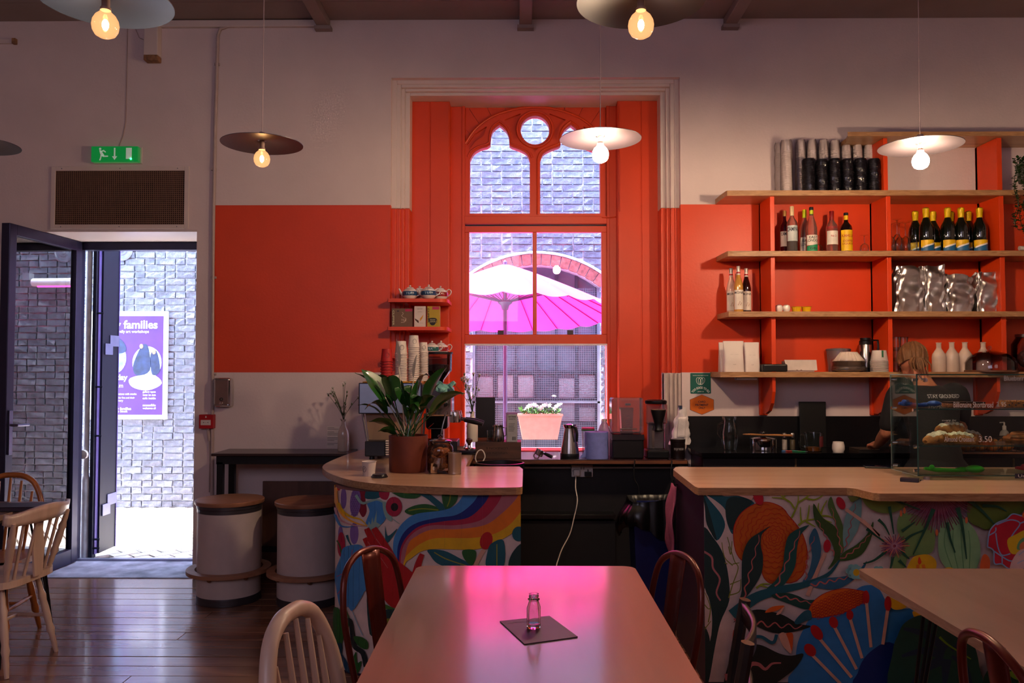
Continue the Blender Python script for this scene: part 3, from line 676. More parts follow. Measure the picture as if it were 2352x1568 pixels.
C = [[(1055, 150), (1000, 240), (900, 290), (700, 318), (600, 382), (540, 480), (528, 580), (552, 700), (575, 835)],
     [(1165, 150), (1115, 235), (1000, 322), (850, 347), (700, 385), (610, 452), (562, 560), (562, 690), (578, 838)],
     [(1245, 150), (1200, 240), (1080, 345), (900, 372), (740, 402), (650, 462), (592, 545), (573, 650), (580, 840)],
     [(1340, 150), (1290, 250), (1180, 360), (1000, 400), (810, 402), (700, 442), (622, 522), (586, 630), (583, 842)],
     [(1452, 150), (1430, 210), (1320, 320), (1200, 400), (1000, 430), (820, 432), (700, 482), (632, 562), (585, 845)],
     [(1475, 290), (1390, 392), (1270, 465), (1100, 495), (850, 496), (740, 532), (660, 592), (608, 665), (587, 850)],
     [(1475, 400), (1380, 475), (1250, 542), (1120, 580), (850, 576), (740, 592), (665, 642), (614, 692), (590, 855)]]
for k, c in enumerate((BL, NV, CR, MV, OR, YE)): 
    A_, B_ = cr(C[k], 6), cr(C[k + 1], 6)
    if k == 4: A_ = [(1475, 150)] + A_
    m.p(c, *(A_ + B_[::-1]), sm=False)
m.p(TEAL, (470, 405), (490, 480), (560, 425), (480, 535)); m.e(RED, 1212, 515, 46, 66, 15); m.l(BE, 30, (1195, 580), (1160, 640), (1128, 705))
m.p(TEAL, (785, 582), (900, 588), (1010, 640), (1115, 705), (950, 715), (850, 680), (800, 622)); m.p(GRN, (1040, 585), (1132, 587), (1128, 665), (1095, 695), (1045, 640)); m.p(TEAL, (1250, 535), (1340, 515), (1338, 710), (1215, 710), (1220, 600)); m.e(TEAL, 1450, 465, 48, 55); m.p(DG, (1475, 540), (1400, 610), (1378, 710), (1475, 710))
m.l('#8a8a30', 8, (830, 600), (920, 650), (1070, 700)); m.l('#8a8a30', 8, (1290, 540), (1290, 700))
HR = '#a90a10'
m.p(HR, (370, 640), (470, 600), (560, 660), (640, 740), (625, 900), (560, 1008), (490, 980), (435, 890), (395, 760))
for a_, b_, w_ in (((335, 425), (450, 680), 52), ((388, 422), (530, 680), 56), ((322, 495), (430, 720), 46)): m.l(HR, w_ * .75, a_, ((a_[0] + b_[0]) / 2 + 4, (a_[1] + b_[1]) / 2), b_, w1=w_ * 1.5)
m.l(HR, 34, (742, 612), (715, 680), (690, 780), w1=60); m.p(HR, (600, 705), (660, 740), (690, 780), (640, 900), (590, 860))
for q in (((345, 520), (430, 660)), ((405, 500), (470, 590)), ((380, 640), (440, 780)), ((440, 640), (490, 715))): m.l('#c97a78', 3, *q)
m.p('#3c80b8', (240, 545), (300, 550), (335, 610), (350, 700), (395, 800), (402, 870), (330, 880), (300, 930), (235, 1030), (200, 1000), (150, 1010), (118, 850), (112, 750), (150, 640), (170, 570))
for q in (((235, 580), (220, 680)), ((300, 600), (230, 700)), ((125, 780), (200, 740)), ((130, 910), (200, 820)), ((280, 590), (215, 660))): m.l('#b04870', 5, *q)
m.p(GRN, (103, 1020), (160, 1040), (182, 1130), (165, 1260), (125, 1310), (103, 1290)); m.p('#0f3a48', (103, 1290), (162, 1275), (150, 1400), (120, 1425), (103, 1400)); m.l(GRN, 13, (170, 990), (210, 1090), (195, 1200), (215, 1260))
m.l('#0e1c1e', 26, (185, 1130), (195, 1098), (222, 1110), (235, 1200), (250, 1290), (310, 1340), (335, 1440), w1=40); m.p(GRN, (243, 1222), (300, 1222), (345, 1260), (340, 1312), (280, 1290)); m.p(GRN, (198, 1310), (235, 1370), (262, 1330), (270, 1410), (300, 1400), (280, 1480), (250, 1490), (215, 1440)); m.p('#12405a', (158, 1350), (195, 1400), (238, 1485), (185, 1465))
m.p(DG, (430, 1050), (480, 1020), (560, 1015), (560, 1060), (500, 1100), (432, 1090)); m.p('#3d6a20', (415, 960), (470, 980), (540, 1015), (450, 1010)); m.p('#7a7a1c', (430, 1110), (510, 1085), (500, 1140), (450, 1160)); m.l('#7fa2b4', 6, (235, 1030), (270, 1120), (310, 1210)); m.p(DG, (340, 900), (400, 980), (420, 1150), (360, 1200))
m.build(cl, None)
m = Mural([(prx, PRY), (2.2, PRY), (3.8, PRY)], 1580, 1080, 3.214)
m.poly_uz([(0, .01), (m.u[-1], .01), (m.u[-1], CT - CTH - .001), (0, CT - CTH - .001)], WH)
m.p(TEAL, (108, 132), (190, 150), (270, 190), (380, 190), (490, 240), (430, 320), (360, 380), (330, 470), (290, 390), (275, 290), (200, 220), (130, 175)); m.p(DG, (280, 240), (330, 195), (440, 215), (470, 245), (380, 340), (330, 440), (285, 370))
m.p(TEAL, (118, 185), (165, 225), (250, 330), (272, 420), (212, 518), (150, 400)); m.p(DG, (112, 180), (150, 280), (190, 420), (210, 515), (140, 400), (125, 280))
m.p(DG, (108, 435), (190, 500), (262, 620), (300, 790), (305, 960), (240, 1120), (200, 1300), (150, 1568), (108, 1568), (108, 1420), (165, 1250), (178, 1080), (150, 930), (108, 840)); m.p(WH, (106, 850), (150, 950), (176, 1080), (165, 1240), (106, 1150)); m.p(DG, (106, 1150), (150, 1200), (160, 1300), (106, 1420))
m.l(PK, 16, (112, 595), (175, 640), (185, 720), (235, 800), (210, 900), (240, 960), w1=12)
for q in (((150, 1120), (165, 1010), (125, 900)), ((115, 1180), (170, 1110)), ((115, 980), (150, 1020), (170, 1010)), ((300, 940), (330, 840), (370, 720), (340, 660), (290, 490)), ((330, 700), (270, 640), (250, 530)), ((330, 690), (380, 680)), ((305, 920), (380, 890), (390, 800)), ((300, 560), (315, 620), (325, 520)), ((310, 840), (385, 810)), ((290, 690), (270, 680))): m.l('#7a7e22', 9, *q, w1=5)
fl_ = cr([(335, 470), (345, 400), (380, 330), (440, 275), (520, 240), (600, 235), (690, 270), (740, 330), (800, 400), (850, 480), (880, 600), (868, 720), (830, 790), (760, 828), (690, 825), (610, 832), (560, 790), (535, 720), (480, 690), (400, 665), (350, 590)], 3, True)
m.p('#c8590a', *fl_, sm=False)
def inside(p_, L_):
    r = False; j = len(L_) - 1
    for i in range(len(L_)):
        if (L_[i][1] > p_[1]) != (L_[j][1] > p_[1]) and p_[0] < (L_[j][0] - L_[i][0]) * (p_[1] - L_[i][1]) / (L_[j][1] - L_[i][1]) + L_[i][0]: r = not r
        j = i
    return r
m.l('#b81c10', 6, *(fl_ + [fl_[0]]), sm=False)
for R2 in (16, 34, 54, 78, 104, 134, 168, 204, 244, 288, 334):
    n_ = max(5, int(2 * PI * R2 / (22 + R2 * .17)))
    for i in range(n_):
        a0 = 2 * PI * (i + (R2 % 3) * .3) / n_; q = []
        for t_ in (0, .25, .5, .75, 1):
            a_ = a0 + 2 * PI / n_ * t_; rr = R2 + (9 + R2 * .03) * math.sin(PI * t_) + random.uniform(-2, 2); q.append((635 + rr * math.cos(a_), 495 + rr * 1.02 * math.sin(a_)))
        q = [p_ for p_ in q if inside(p_, fl_)]
        if len(q) > 2: m.l('#b81c10', 3.6, *q, n=2)
m.e('#b50d28', 510, 188, 36, 66, -18); m.l('#d4a898', 60, (330, 138), (470, 200), w1=30)
for q in (((755, 345), (790, 270), (805, 210), (800, 138)), ((800, 235), (870, 190), (915, 138)), ((860, 200), (930, 210), (1005, 165)), ((775, 275), (740, 225), (680, 200), (610, 195)), ((735, 225), (690, 190), (645, 138)), ((705, 190), (700, 140)), ((805, 400), (850, 365), (910, 355), (940, 350)), ((830, 385), (820, 320), (820, 265)), ((870, 360), (880, 300), (885, 250)), ((970, 320), (985, 270), (1015, 215)), ((975, 320), (950, 280), (955, 235)), ((960, 330), (1020, 330), (1060, 345)), ((960, 335), (1010, 365), (1050, 378)), ((860, 370), (930, 410)), ((495, 860), (540, 830), (600, 830)), ((520, 835), (580, 855))): m.l(LM, 15, *q, w1=6)
SAL = '#b5605c'
m.p(DG, (602, 403), (540, 460), (528, 540), (545, 640), (530, 760), (450, 890), (368, 970), (388, 880), (388, 760), (395, 620), (440, 510), (520, 450)); m.wig(SAL, 11, (395, 955), (520, 470), 12, 5, 0)
m.p('#0d4c48', (882, 396), (820, 470), (795, 560), (780, 700), (720, 810), (660, 862), (570, 868), (640, 800), (690, 700), (705, 570), (745, 460)); m.wig(SAL, 11, (640, 850), (820, 440), 10, 5)
m.p('#28607c', (930, 420), (965, 520), (968, 620), (930, 730), (890, 795), (835, 812), (880, 740), (905, 620), (882, 520), (895, 460)); m.wig(SAL, 10, (860, 800), (925, 480), 9, 5, -20)
m.p('#33501f', (915, 238), (985, 345), (1075, 410), (1110, 520), (1105, 640), (1020, 722), (1065, 640), (1060, 560), (1020, 480), (930, 380)); m.wig(SAL, 9, (1070, 620), (945, 360), 9, 5)
m.p('#4c6a30', (1045, 188), (1075, 270), (1130, 400), (1142, 560), (1112, 600), (1095, 430), (1035, 300), (1020, 240)); m.wig(SAL, 8, (1125, 600), (1050, 270), 7, 5)
m.p('#6f9a98', (1258, 178), (1268, 300), (1240, 430), (1160, 560), (1140, 575), (1130, 460), (1150, 330), (1200, 250)); m.wig('#a04448', 8, (1145, 570), (1225, 240), 9, 5)
m.p('#37541f', (1352, 370), (1345, 470), (1285, 595), (1200, 648), (1100, 655), (1140, 595), (1230, 540), (1310, 460)); m.wig(SAL, 9, (1115, 645), (1345, 440), 9, 5, 20)
m.l(BE, 24, (1150, 280), (1250, 350), (1350, 430)); m.e('#b50d28', 1115, 236, 29, 50, -28); m.l(BE, 28, (1000, 600), (940, 740), (870, 915)); m.e('#b50d28', 1014, 550, 27, 48, 5)
m.p('#2b7ab8', (1352, 838), (1270, 845), (1205, 890), (1150, 960), (1000, 1060), (900, 1075), (835, 1170), (792, 1290), (785, 1430), (800, 1575), (1800, 1575), (1800, 1060), (1500, 1000), (1400, 870))
m.p('#0a2a70', (1470, 1255), (1350, 1310), (1275, 1390), (1240, 1480), (1232, 1575), (1700, 1575), (1600, 1350))
m.l(TEAL, 12, (1105, 655), (1020, 760), (860, 830), (640, 880), (480, 935), (320, 1060), w1=95)
m.p('#2b6482', (1305, 658), (1265, 745), (1130, 850), (1000, 866), (880, 832), (980, 788), (1150, 770), (1250, 720)); m.wig(SAL, 12, (895, 838), (1240, 765), 13, 5)
m.p('#0d423a', (600, 915), (710, 893), (800, 915), (870, 945), (1015, 942), (950, 995), (850, 1012), (740, 975)); m.wig(SAL, 12, (635, 910), (930, 975), 11, 4)
m.p('#0c1c18', (325, 1112), (400, 1045), (500, 1015), (600, 1030), (700, 1060), (800, 1118), (895, 1140), (760, 1180), (620, 1185), (500, 1140), (400, 1080)); m.wig(SAL, 14, (330, 1105), (830, 1145), 24, 5)
pc_ = cr([(882, 1012), (925, 945), (1010, 890), (1130, 862), (1230, 872), (1300, 890), (1308, 940), (1240, 985), (1130, 1040), (1010, 1068), (890, 1070)], 3, True)
m.p('#d9620e', *pc_, sm=False); m.l(RED, 5, *(pc_ + [pc_[0]]), sm=False)
for i in range(7):
    for j in range(14):
        x = 900 + j * 29; y_ = 1045 - j * 11 + (i - 3) * (24 - abs(j - 5) * 1.2); 
        if inside((x, y_), pc_) and inside((x + 26, y_ - 10), pc_): m.l(RED, 4, (x, y_ - 4), (x + 12, y_ - 16), (x + 27, y_ - 10), n=2); m.l(RED, 4, (x, y_ + 2), (x + 14, y_ + 6), (x + 27, y_ - 8), n=2)
m.e(RED, 1285, 920, 25, 54); m.p('#0f5468', (765, 1090), (830, 1020), (880, 1015), (888, 1075), (850, 1085), (785, 1115))
m.p('#d8621c', (548, 1028), (600, 985), (692, 978), (630, 1015)); m.p(BE, (630, 1040), (692, 980), (660, 1035)); m.p('#c8521c', (700, 1182), (748, 1178), (752, 1240), (742, 1310), (715, 1240)); m.p(BE, (650, 1190), (700, 1182), (742, 1325), (680, 1270))
m.p('#cc4a18', (318, 1155), (370, 1170), (398, 1225), (385, 1265), (318, 1285)); m.l('#0f5a70', 24, (443, 1262), (455, 1212), (520, 1205), (590, 1245), (618, 1235), (632, 1188))
m.p('#0b1815', (300, 1300), (370, 1265), (450, 1258), (530, 1268), (650, 1325), (740, 1342), (828, 1328), (780, 1420), (700, 1490), (600, 1550), (400, 1580), (250, 1580), (280, 1400)); m.l(PK, 50, (255, 1500), (330, 1490), (400, 1500), (440, 1410), (500, 1405), (550, 1440), (600, 1400), (665, 1395), w1=10)
for hx_, hy_, ex_, ey_, rx_, ry_, ro in ((925, 1172, 1180, 1500, 36, 62, -35), (876, 1300, 1120, 1568, 38, 52, -40), (1047, 1098, 1215, 1440, 32, 44, -20), (1166, 1045, 1255, 1360, 26, 36, 0), (1287, 930, 1320, 1280, 20, 30, 0)):
    m.l(BE, 22, (hx_, hy_ + 20), (ex_, ey_), sm=False)
    m.e(RED, hx_, hy_, rx_, ry_, ro)
def daisy(x, y_, r=34):
    for k in range(6): m.e('#7fb4b0', x + r * .75 * math.cos(k * PI / 3), y_ + r * .75 * math.sin(k * PI / 3), r * .55, r * .5)
    m.e(YE, x, y_, r * .55, r * .6)
daisy(1192, 725, 44)
# right-hand part of the picture, sketched in its own frame
m.ox, m.oy, m.sc = 1930, 1080, 3.213
m.p(OL, (0, 140), (135, 160), (60, 220), (30, 190)); m.p('#6d7f35', (135, 165), (270, 150), (430, 240), (420, 270), (330, 302), (230, 290), (150, 235)); m.p('#566a22', (940, 165), (1250, 160), (1330, 240), (1250, 330), (1060, 415), (990, 405), (900, 340))
m.p('#6f8f50', (395, 330), (440, 300), (560, 330), (655, 430), (652, 560), (600, 605), (470, 620), (440, 700), (358, 725), (360, 620), (420, 520), (385, 420)); m.p('#7fae7a', (700, 390), (780, 330), (880, 350), (960, 440), (992, 560), (975, 680), (930, 722), (780, 722), (705, 650), (683, 540))
for k in range(4): m.l('#5c8f5e', 7, (740 + k * 55, 400 + k * 10), (730 + k * 62, 540), (790 + k * 40, 715), n=4)
for a_ in range(-8, 190, 4):
    r1 = 275 + random.uniform(-25, 25); c_ = math.radians(a_); m.l(MR if a_ % 8 else '#7c3a58', 17, (680, 150), (680 + r1 * math.cos(c_), 155 + r1 * .98 * math.sin(c_)), w1=6, sm=False)
for a_ in range(0, 182, 5):
    r1 = random.uniform(120, 240); c_ = math.radians(a_); m.l('#9a5c6c', 4, (680 + 40 * math.cos(c_), 150 + 30 * math.sin(c_)), (680 + r1 * math.cos(c_), 155 + r1 * math.sin(c_)), w1=3, sm=False)
for q in ((430, 280), (405, 300), (665, 440), (880, 350)): m.e('#d06a3a', q[0], q[1], 10, 24)
for q in (((275, 172), (400, 220), (545, 275)), ((320, 250), (335, 340), (352, 450)), ((240, 345), (285, 390), (322, 460)), ((155, 412), (220, 460), (302, 520)), ((300, 572), (210, 640), (130, 665)), ((345, 615), (335, 670), (318, 732)), ((405, 575), (465, 632)), ((425, 502), (480, 460), (572, 420)), ((640, 268), (590, 390), (492, 600)), ((815, 258), (850, 400), (880, 632)), ((740, 365), (760, 480), (797, 585)), ((870, 185), (980, 270), (1085, 380)), ((995, 245), (1100, 250), (1172, 286)), ((960, 182), (1080, 172)), ((390, 640), (440, 690)), ((410, 430), (505, 362))):
    m.l('#0c4a34', 34 if q[0] in ((640, 268), (815, 258), (870, 185)) else 24, *q, w1=8)
for a_ in range(0, 360, 12):
    c_ = math.radians(a_); r1 = random.uniform(70, 95); m.l('#c76a50' if a_ % 36 == 0 else '#7d2a4c', 13, (352, 535), (352 + r1 * 1.12 * math.cos(c_) * (1.1 if a_ % 36 == 0 else 1), 535 + r1 * math.sin(c_)), w1=5, sm=False)
for a_ in range(6, 366, 14): c_ = math.radians(a_); m.l('#b8889a', 4, (352 + 12 * math.cos(c_), 535 + 12 * math.sin(c_)), (352 + 60 * math.cos(c_), 535 + 55 * math.sin(c_)), w1=2, sm=False)
fr = [(1025, 540), (1040, 430), (1090, 370), (1160, 340), (1210, 302), (1290, 320), (1400, 330), (1500, 420), (1500, 600), (1400, 690), (1200, 702), (1130, 665), (1075, 660), (1070, 570)]
m.p('#b80f2c', *fr)
for q in (fr + [fr[0]], [(1090, 380), (1190, 345), (1260, 370), (1215, 440), (1190, 480)], [(1260, 370), (1350, 345), (1420, 400)], [(1085, 440), (1100, 540), (1130, 600), (1190, 590)], [(1030, 460), (1080, 430), (1085, 400)], [(1070, 570), (1180, 640), (1225, 630)], [(1130, 600), (1130, 665)]): m.l('#7fa0c8', 9, *q)
m.p('#d8b41c', (1168, 490), (1230, 450), (1300, 418), (1350, 450), (1420, 470), (1400, 560), (1250, 592), (1190, 580)); m.p('#5f9a6a', (1240, 560), (1260, 490), (1340, 460), (1400, 500), (1330, 545)); m.p('#d67a4c', (1260, 560), (1270, 510), (1350, 490), (1420, 530), (1330, 590)); m.p('#d8b4ae', (1240, 580), (1340, 550), (1500, 580), (1500, 720), (1200, 720)); m.l('#9ab0cc', 6, (1250, 600), (1290, 570), (1340, 560)); m.l('#9ab0cc', 6, (1240, 660), (1290, 640), (1310, 700))
m.p('#cf5a28', (985, 610), (1015, 595), (1042, 640), (1030, 718), (968, 718)); m.p('#d8641c', (1280, 295), (1340, 262), (1500, 262), (1500, 345), (1300, 335)); m.p('#d8641c', (1310, 165), (1500, 165), (1500, 215), (1350, 210))
m.p(YE, (440, 690), (480, 620), (530, 598), (600, 598), (650, 640), (648, 700), (610, 728), (445, 728)); m.p('#cc3a14', (528, 612), (545, 650), (530, 668), (518, 650)); m.l('#d8741c', 24, (520, 668), (516, 728)); m.l('#d8741c', 24, (556, 668), (572, 728)); m.p(YE, (688, 722), (725, 690), (775, 695), (780, 725)); m.e('#8090b0', 1290, 708, 16, 16)
daisy(72, 725, 42); daisy(232, 722, 38); m.l(BE, 26, (120, 350), (240, 460), (190, 400), w1=10)
m.p(YE, (290, 895), (360, 925), (435, 965), (400, 990), (330, 985)); m.p(YE, (480, 1005), (550, 1030), (612, 1072), (555, 1090), (495, 1055)); m.e(RED, 300, 950, 26, 55); m.l(BE, 24, (297, 1000), (262, 1245), sm=False)
m.p('#0b4438', (425, 1085), (560, 1030), (760, 1080), (900, 1200), (960, 1400), (940, 1600), (340, 1600), (335, 1300), (370, 1180))
for q in (((415, 1130), (560, 1170), (725, 1275)), ((400, 1330), (560, 1290), (705, 1320)), ((455, 1560), (560, 1430), (705, 1350)), ((705, 1568), (715, 1460), (722, 1350)), ((760, 1330), (850, 1400), (880, 1568)), ((760, 1290), (820, 1230), (830, 1120))): m.l('#0c2f44', 20, *q, w1=80)
m.l('#6a9a14', 18, (672, 1190), (740, 1250), (900, 1350), w1=8); m.p('#0c3a26', (1080, 1350), (1300, 1360), (1500, 1400), (1500, 1600), (1000, 1600)); m.p('#6f9a1c', (1170, 1450), (1250, 1435), (1340, 1500), (1230, 1500)); m.p('#6f9a1c', (1230, 1568), (1250, 1510), (1350, 1480), (1350, 1568)); m.e(OR, 1350, 1560, 20, 30)
m.build(cr_, None)

# ================= BACK COUNTER UNDER THE WINDOW =================
LZ = Z(1060, 5.45) + .015; ledge_m = M('dark_varnished_wood', '#2a1418', .22, var=.3, scale=8, coat=.4, stretch=(.2, 1, 1))
bc = thing('window_counter', 'dark narrow counter under the church window with open black front', 'counter', (.4, 5.6, 0))
lx0, lx1 = X(1085, 5.5), X(1577, 5.45)
MB().box(lx0, lx1, 5.45, FY - .18, LZ - .035, LZ).build('top', [ledge_m], bc, True, bevel=.003)
MB().box(lx0, lx1, 5.445, 5.45, LZ - .028, LZ - .006).build('front_edge', wood('worn_edge', '#4a2616', '#7a4422', .5, 'x', 12), bc, True)
MB().box(lx0, lx1 + .05, 5.66, 5.70, 0, LZ - .035).build('back_panel', M('black_panel', '#100c0f', .55, var=.2), bc, True)
zr = Z(1180, 5.55); MB().box(lx0 - .0, X(1412, 5.55), 5.53, 5.66, zr - .03, zr).build('lower_shelf', M('black_laminate', '#0d0b0d', .3), bc, True, bevel=.003)
MB().box(lx0, X(1412, 5.55), 5.56, 5.66, 0.05, zr - .05).build('lower_panel', black, bc, True)
# black kitchen worktop right
KZ = .945; kx0 = X(1612, 5.36)
kb = thing('kitchen_counter', 'black kitchen worktop with black splashback below orange shelves', 'counter', (2.4, 5.6, 0))
bkg = M('black_gloss', '#07060a', .16, var=.1, coat=.3)
MB().prism([(X(1578, 5.8), WY - .012), (X(1582, 5.7), 5.66), (kx0, 5.38), (4.2, 5.38), (4.2, WY - .012)], KZ - .03, KZ).build('worktop', bkg, kb, True, bevel=.003)
MB().box(X(1577, WY), 4.2, WY - .012, WY - .001, KZ, Z(955, WY)).build('splashback', M('black_splash', '#08070b', .35), kb, True)
MB().box(kx0 + .02, 4.2, 5.43, WY - .001, .0, KZ - .03).build('cabinet', M('plum_dark', '#140c12', .5), kb, True)
for x in (1.85, 2.6, 3.3): MB().box(x - .006, x + .006, 5.425, 5.43, .05, KZ - .04).build('door_gap_strip', M('brass_strip', '#5c4530', .4), kb, True)
# ================= HIGH TABLE =================
hz_ = .93; t = thing('high_table', 'narrow black high table standing against the white wall', 'table', (-1.5, 5.64, 0)); dkw = wood('dark_stain', '#221214', '#35201e', .3, 'x', 4, coat=.2)
hx0 = X(487, 5.46); MB().box(hx0, -1.16, 5.46, 5.80, hz_ - .018, hz_).build('top', dkw, t, True, bevel=.003)
MB().box(hx0 + .025, -1.19, 5.49, 5.52, hz_ - .075, hz_ - .018).box(hx0 + .025, -1.19, 5.71, 5.74, hz_ - .075, hz_ - .018).box(hx0 + .025, hx0 + .055, 5.52, 5.71, hz_ - .06, hz_ - .018).build('apron', blackm, t, True)
for x, y_ in ((hx0 + .028, 5.49), (hx0 + .028, 5.715), (-1.22, 5.49), (-1.22, 5.715)): MB().box(x, x + .042, y_, y_ + .04, 0, hz_ - .06).build('leg', blackm, t, True, bevel=.002)
t = thing('plywood_panel', 'brown plywood panel leaning on the wall under the high table', 'panel', (X(690, 5.78), 5.795, 0)); w_ = X(775, 5.74) - X(607, 5.74)
MB().box(-w_ / 2, w_ / 2 + .25, -.02, 0, .24, .70).build('upper_board', wood('brown_ply', '#4a2c22', '#6a4436', .5, 'z', 3), t)
MB().box(-w_ / 2, w_ / 2 + .25, -.025, 0, .20, .24).build('black_rail', black, t); MB().box(-w_ / 2, w_ / 2 + .25, -.02, 0, 0, .20).build('lower_board', wood('brown_ply', '#4a2c22', '#6a4436', .5, 'z', 3), t)
# ================= DRUM STOOLS =================
def drum(label, x, y_, rz):
    t = thing('drum_stool', label, 'stool', (x, y_, 0), rz, None)
    dm = M('drum_card', '#c4b4b0', .55, var=.05, bump=.1, scale=8); band = M('grey_band', '#4a4449', .35, .5)
    R = .200
    MB().lathe([(0, .03), (R, .03), (R, .60), (0, .60)], 56).build('drum', dm, t)
    MB().lathe([(R - .004, .0), (R + .002, 0), (R + .004, .012), (R + .001, .02), (R + .003, .035), (R, .048), (R - .004, .048)], 56).build('base_band', band, t)
    b = MB(); b.lathe([(R - .006, .575), (R + .002, .578), (R + .001, .600), (R + .004, .602), (R + .006, .612), (R + .004, .625), (R - .006, .627)], 56); b.build('rim_band', band, t)
    MB().lathe([(0, .626), (R + .015, .626), (R + .018, .63), (R + .018, .648), (R + .014, .652), (0, .652)], 56).build('lid', wood('lid_ply', '#8a5a42', '#a4745a', .4, 'x', 3), t)
    f = MB().lathe([(R + .012, .185), (R + .065, .185), (R + .065, .208), (R + .012, .208), (R + .012, .185)], 56); f.build('foot_ring', wood('ring_ply', '#8a5c44', '#a87a5e', .5, 'x', 4), t)
    for k in range(6):
        a = k * PI / 3 + .3; MB().ball((( R + .02) * math.cos(a), (R + .02) * math.sin(a), .175), .016, 10, 6).build('peg', M('peg_wood', '#7a5030', .5), t)
    return t
drum('white drum stool with wooden lid, left one next to the doorway', -1.900, 5.31, 0)
drum('white drum stool with wooden lid, right one beside the painted counter', -1.365, 5.265, .5)
# ================= TABLES =================
def table(name, label, x0, x1, y0, y1, z, legs, th=.028, rad=.05, mat=None):
    t = thing(name, label, 'table', ((x0 + x1) / 2, (y0 + y1) / 2, 0))
    MB().prism(rrect(x0, x1, y0, y1, rad), z - th, z, 0, None, 1).build('tabletop', [mat or ply2, plyedge2], t, True, bevel=.004)
    for (x, y_), (dx, dy) in legs:
        b = MB(); zt = z - th; px_, py_ = x + dx * .05, y_ + dy * .05
        for ux, uy in ((-dx * .06 + .0, dy * .02), (dx * .02, -dy * .07), (-dx * .045, -dy * .05)):
            b.tube([(x + ux, y_ + uy, zt), (px_ + ux * .14, py_ + uy * .14, .02), (px_, py_, .006)], .006, 8)
        b.box(min(x - dx * .08, x + dx * .03), max(x - dx * .08, x + dx * .03), min(y_ - dy * .09, y_ + dy * .03), max(y_ - dy * .09, y_ + dy * .03), zt - .004, zt)
        b.build('hairpin_leg', blackm, t, True)
    return t
ply2 = wood('table_ply', '#8a6c66', '#9c7c76', .28, 'y', 1.6, coat=1.0, bump=.02); plyedge2 = wood('table_edge', '#8a6a5c', '#a98674', .4, 'y', 20)
TZ = .75; tx0, tx1 = X(962, 3.07) , X(1452, 3.07); tyf = G(1200, 1299, TZ).y
table('dining_table', 'plywood dining table in the foreground centre with glass bottle', G(960, 1310, TZ).x - .012, G(1455, 1310, TZ).x + .012, .95, tyf, TZ, [((-.3, tyf - .12), (-1, 1)), ((.36, tyf - .12), (1, 1)), ((-.3, 1.1), (-1, -1)), ((.36, 1.1), (1, -1))], rad=.045)
ry = G(2100, 1305, TZ).y; rx0 = G(1983, 1314, TZ).x
table('dining_table', 'plywood dining table at the right edge beside the mural', rx0, rx0 + 1.0, 1.2, ry, TZ, [((rx0 + .16, ry - .17), (-1, 1)), ((rx0 + .9, ry - .12), (1, 1)), ((rx0 + .1, 1.35), (-1, -1)), ((rx0 + .9, 1.35), (1, -1))], rad=.03)
table('dining_table', 'plywood dining table at the left edge under a black book', -3.6, G(97, 1156, .76).x, 3.93, 4.52, .76, [((-2.60, 4.40), (1, 1)), ((-2.62, 4.05), (1, -1)), ((-3.5, 4.40), (-1, 1)), ((-3.5, 4.05), (-1, -1))])
# ================= PENDANT LAMPS =================
LZc = 2.63
def glow_glass():
    """amber coated bulb glass that glows softly when the lamp is on"""
    if 'amber_bulb_glass' in MATS: return MATS['amber_bulb_glass']
    m = bpy.data.materials.new('amber_bulb_glass'); m.use_nodes = True; n = m.node_tree.nodes; l = m.node_tree.links; n.remove(n['Principled BSDF'])
    tr = n.new('ShaderNodeBsdfTransparent'); tr.inputs[0].default_value = lin('#ffe8c8'); em = n.new('ShaderNodeEmission'); em.inputs[0].default_value = lin('#ffb87c'); em.inputs[1].default_value = .95
    gl = n.new('ShaderNodeBsdfGlossy'); gl.inputs['Roughness'].default_value = .05; fr = n.new('ShaderNodeLayerWeight'); fr.inputs[0].default_value = .25
    a = n.new('ShaderNodeMixShader'); a.inputs[0].default_value = .6; l.new(tr.outputs[0], a.inputs[1]); l.new(em.outputs[0], a.inputs[2])
    b = n.new('ShaderNodeMixShader'); mu = n.new('ShaderNodeMath'); mu.operation = 'MULTIPLY'; mu.inputs[1].default_value = .35; l.new(fr.outputs['Facing'], mu.inputs[0]); l.new(mu.outputs[0], b.inputs[0]); l.new(a.outputs[0], b.inputs[1]); l.new(gl.outputs[0], b.inputs[2])
    l.new(b.outputs[0], n['Material Output'].inputs[0]); MATS['amber_bulb_glass'] = m; return m
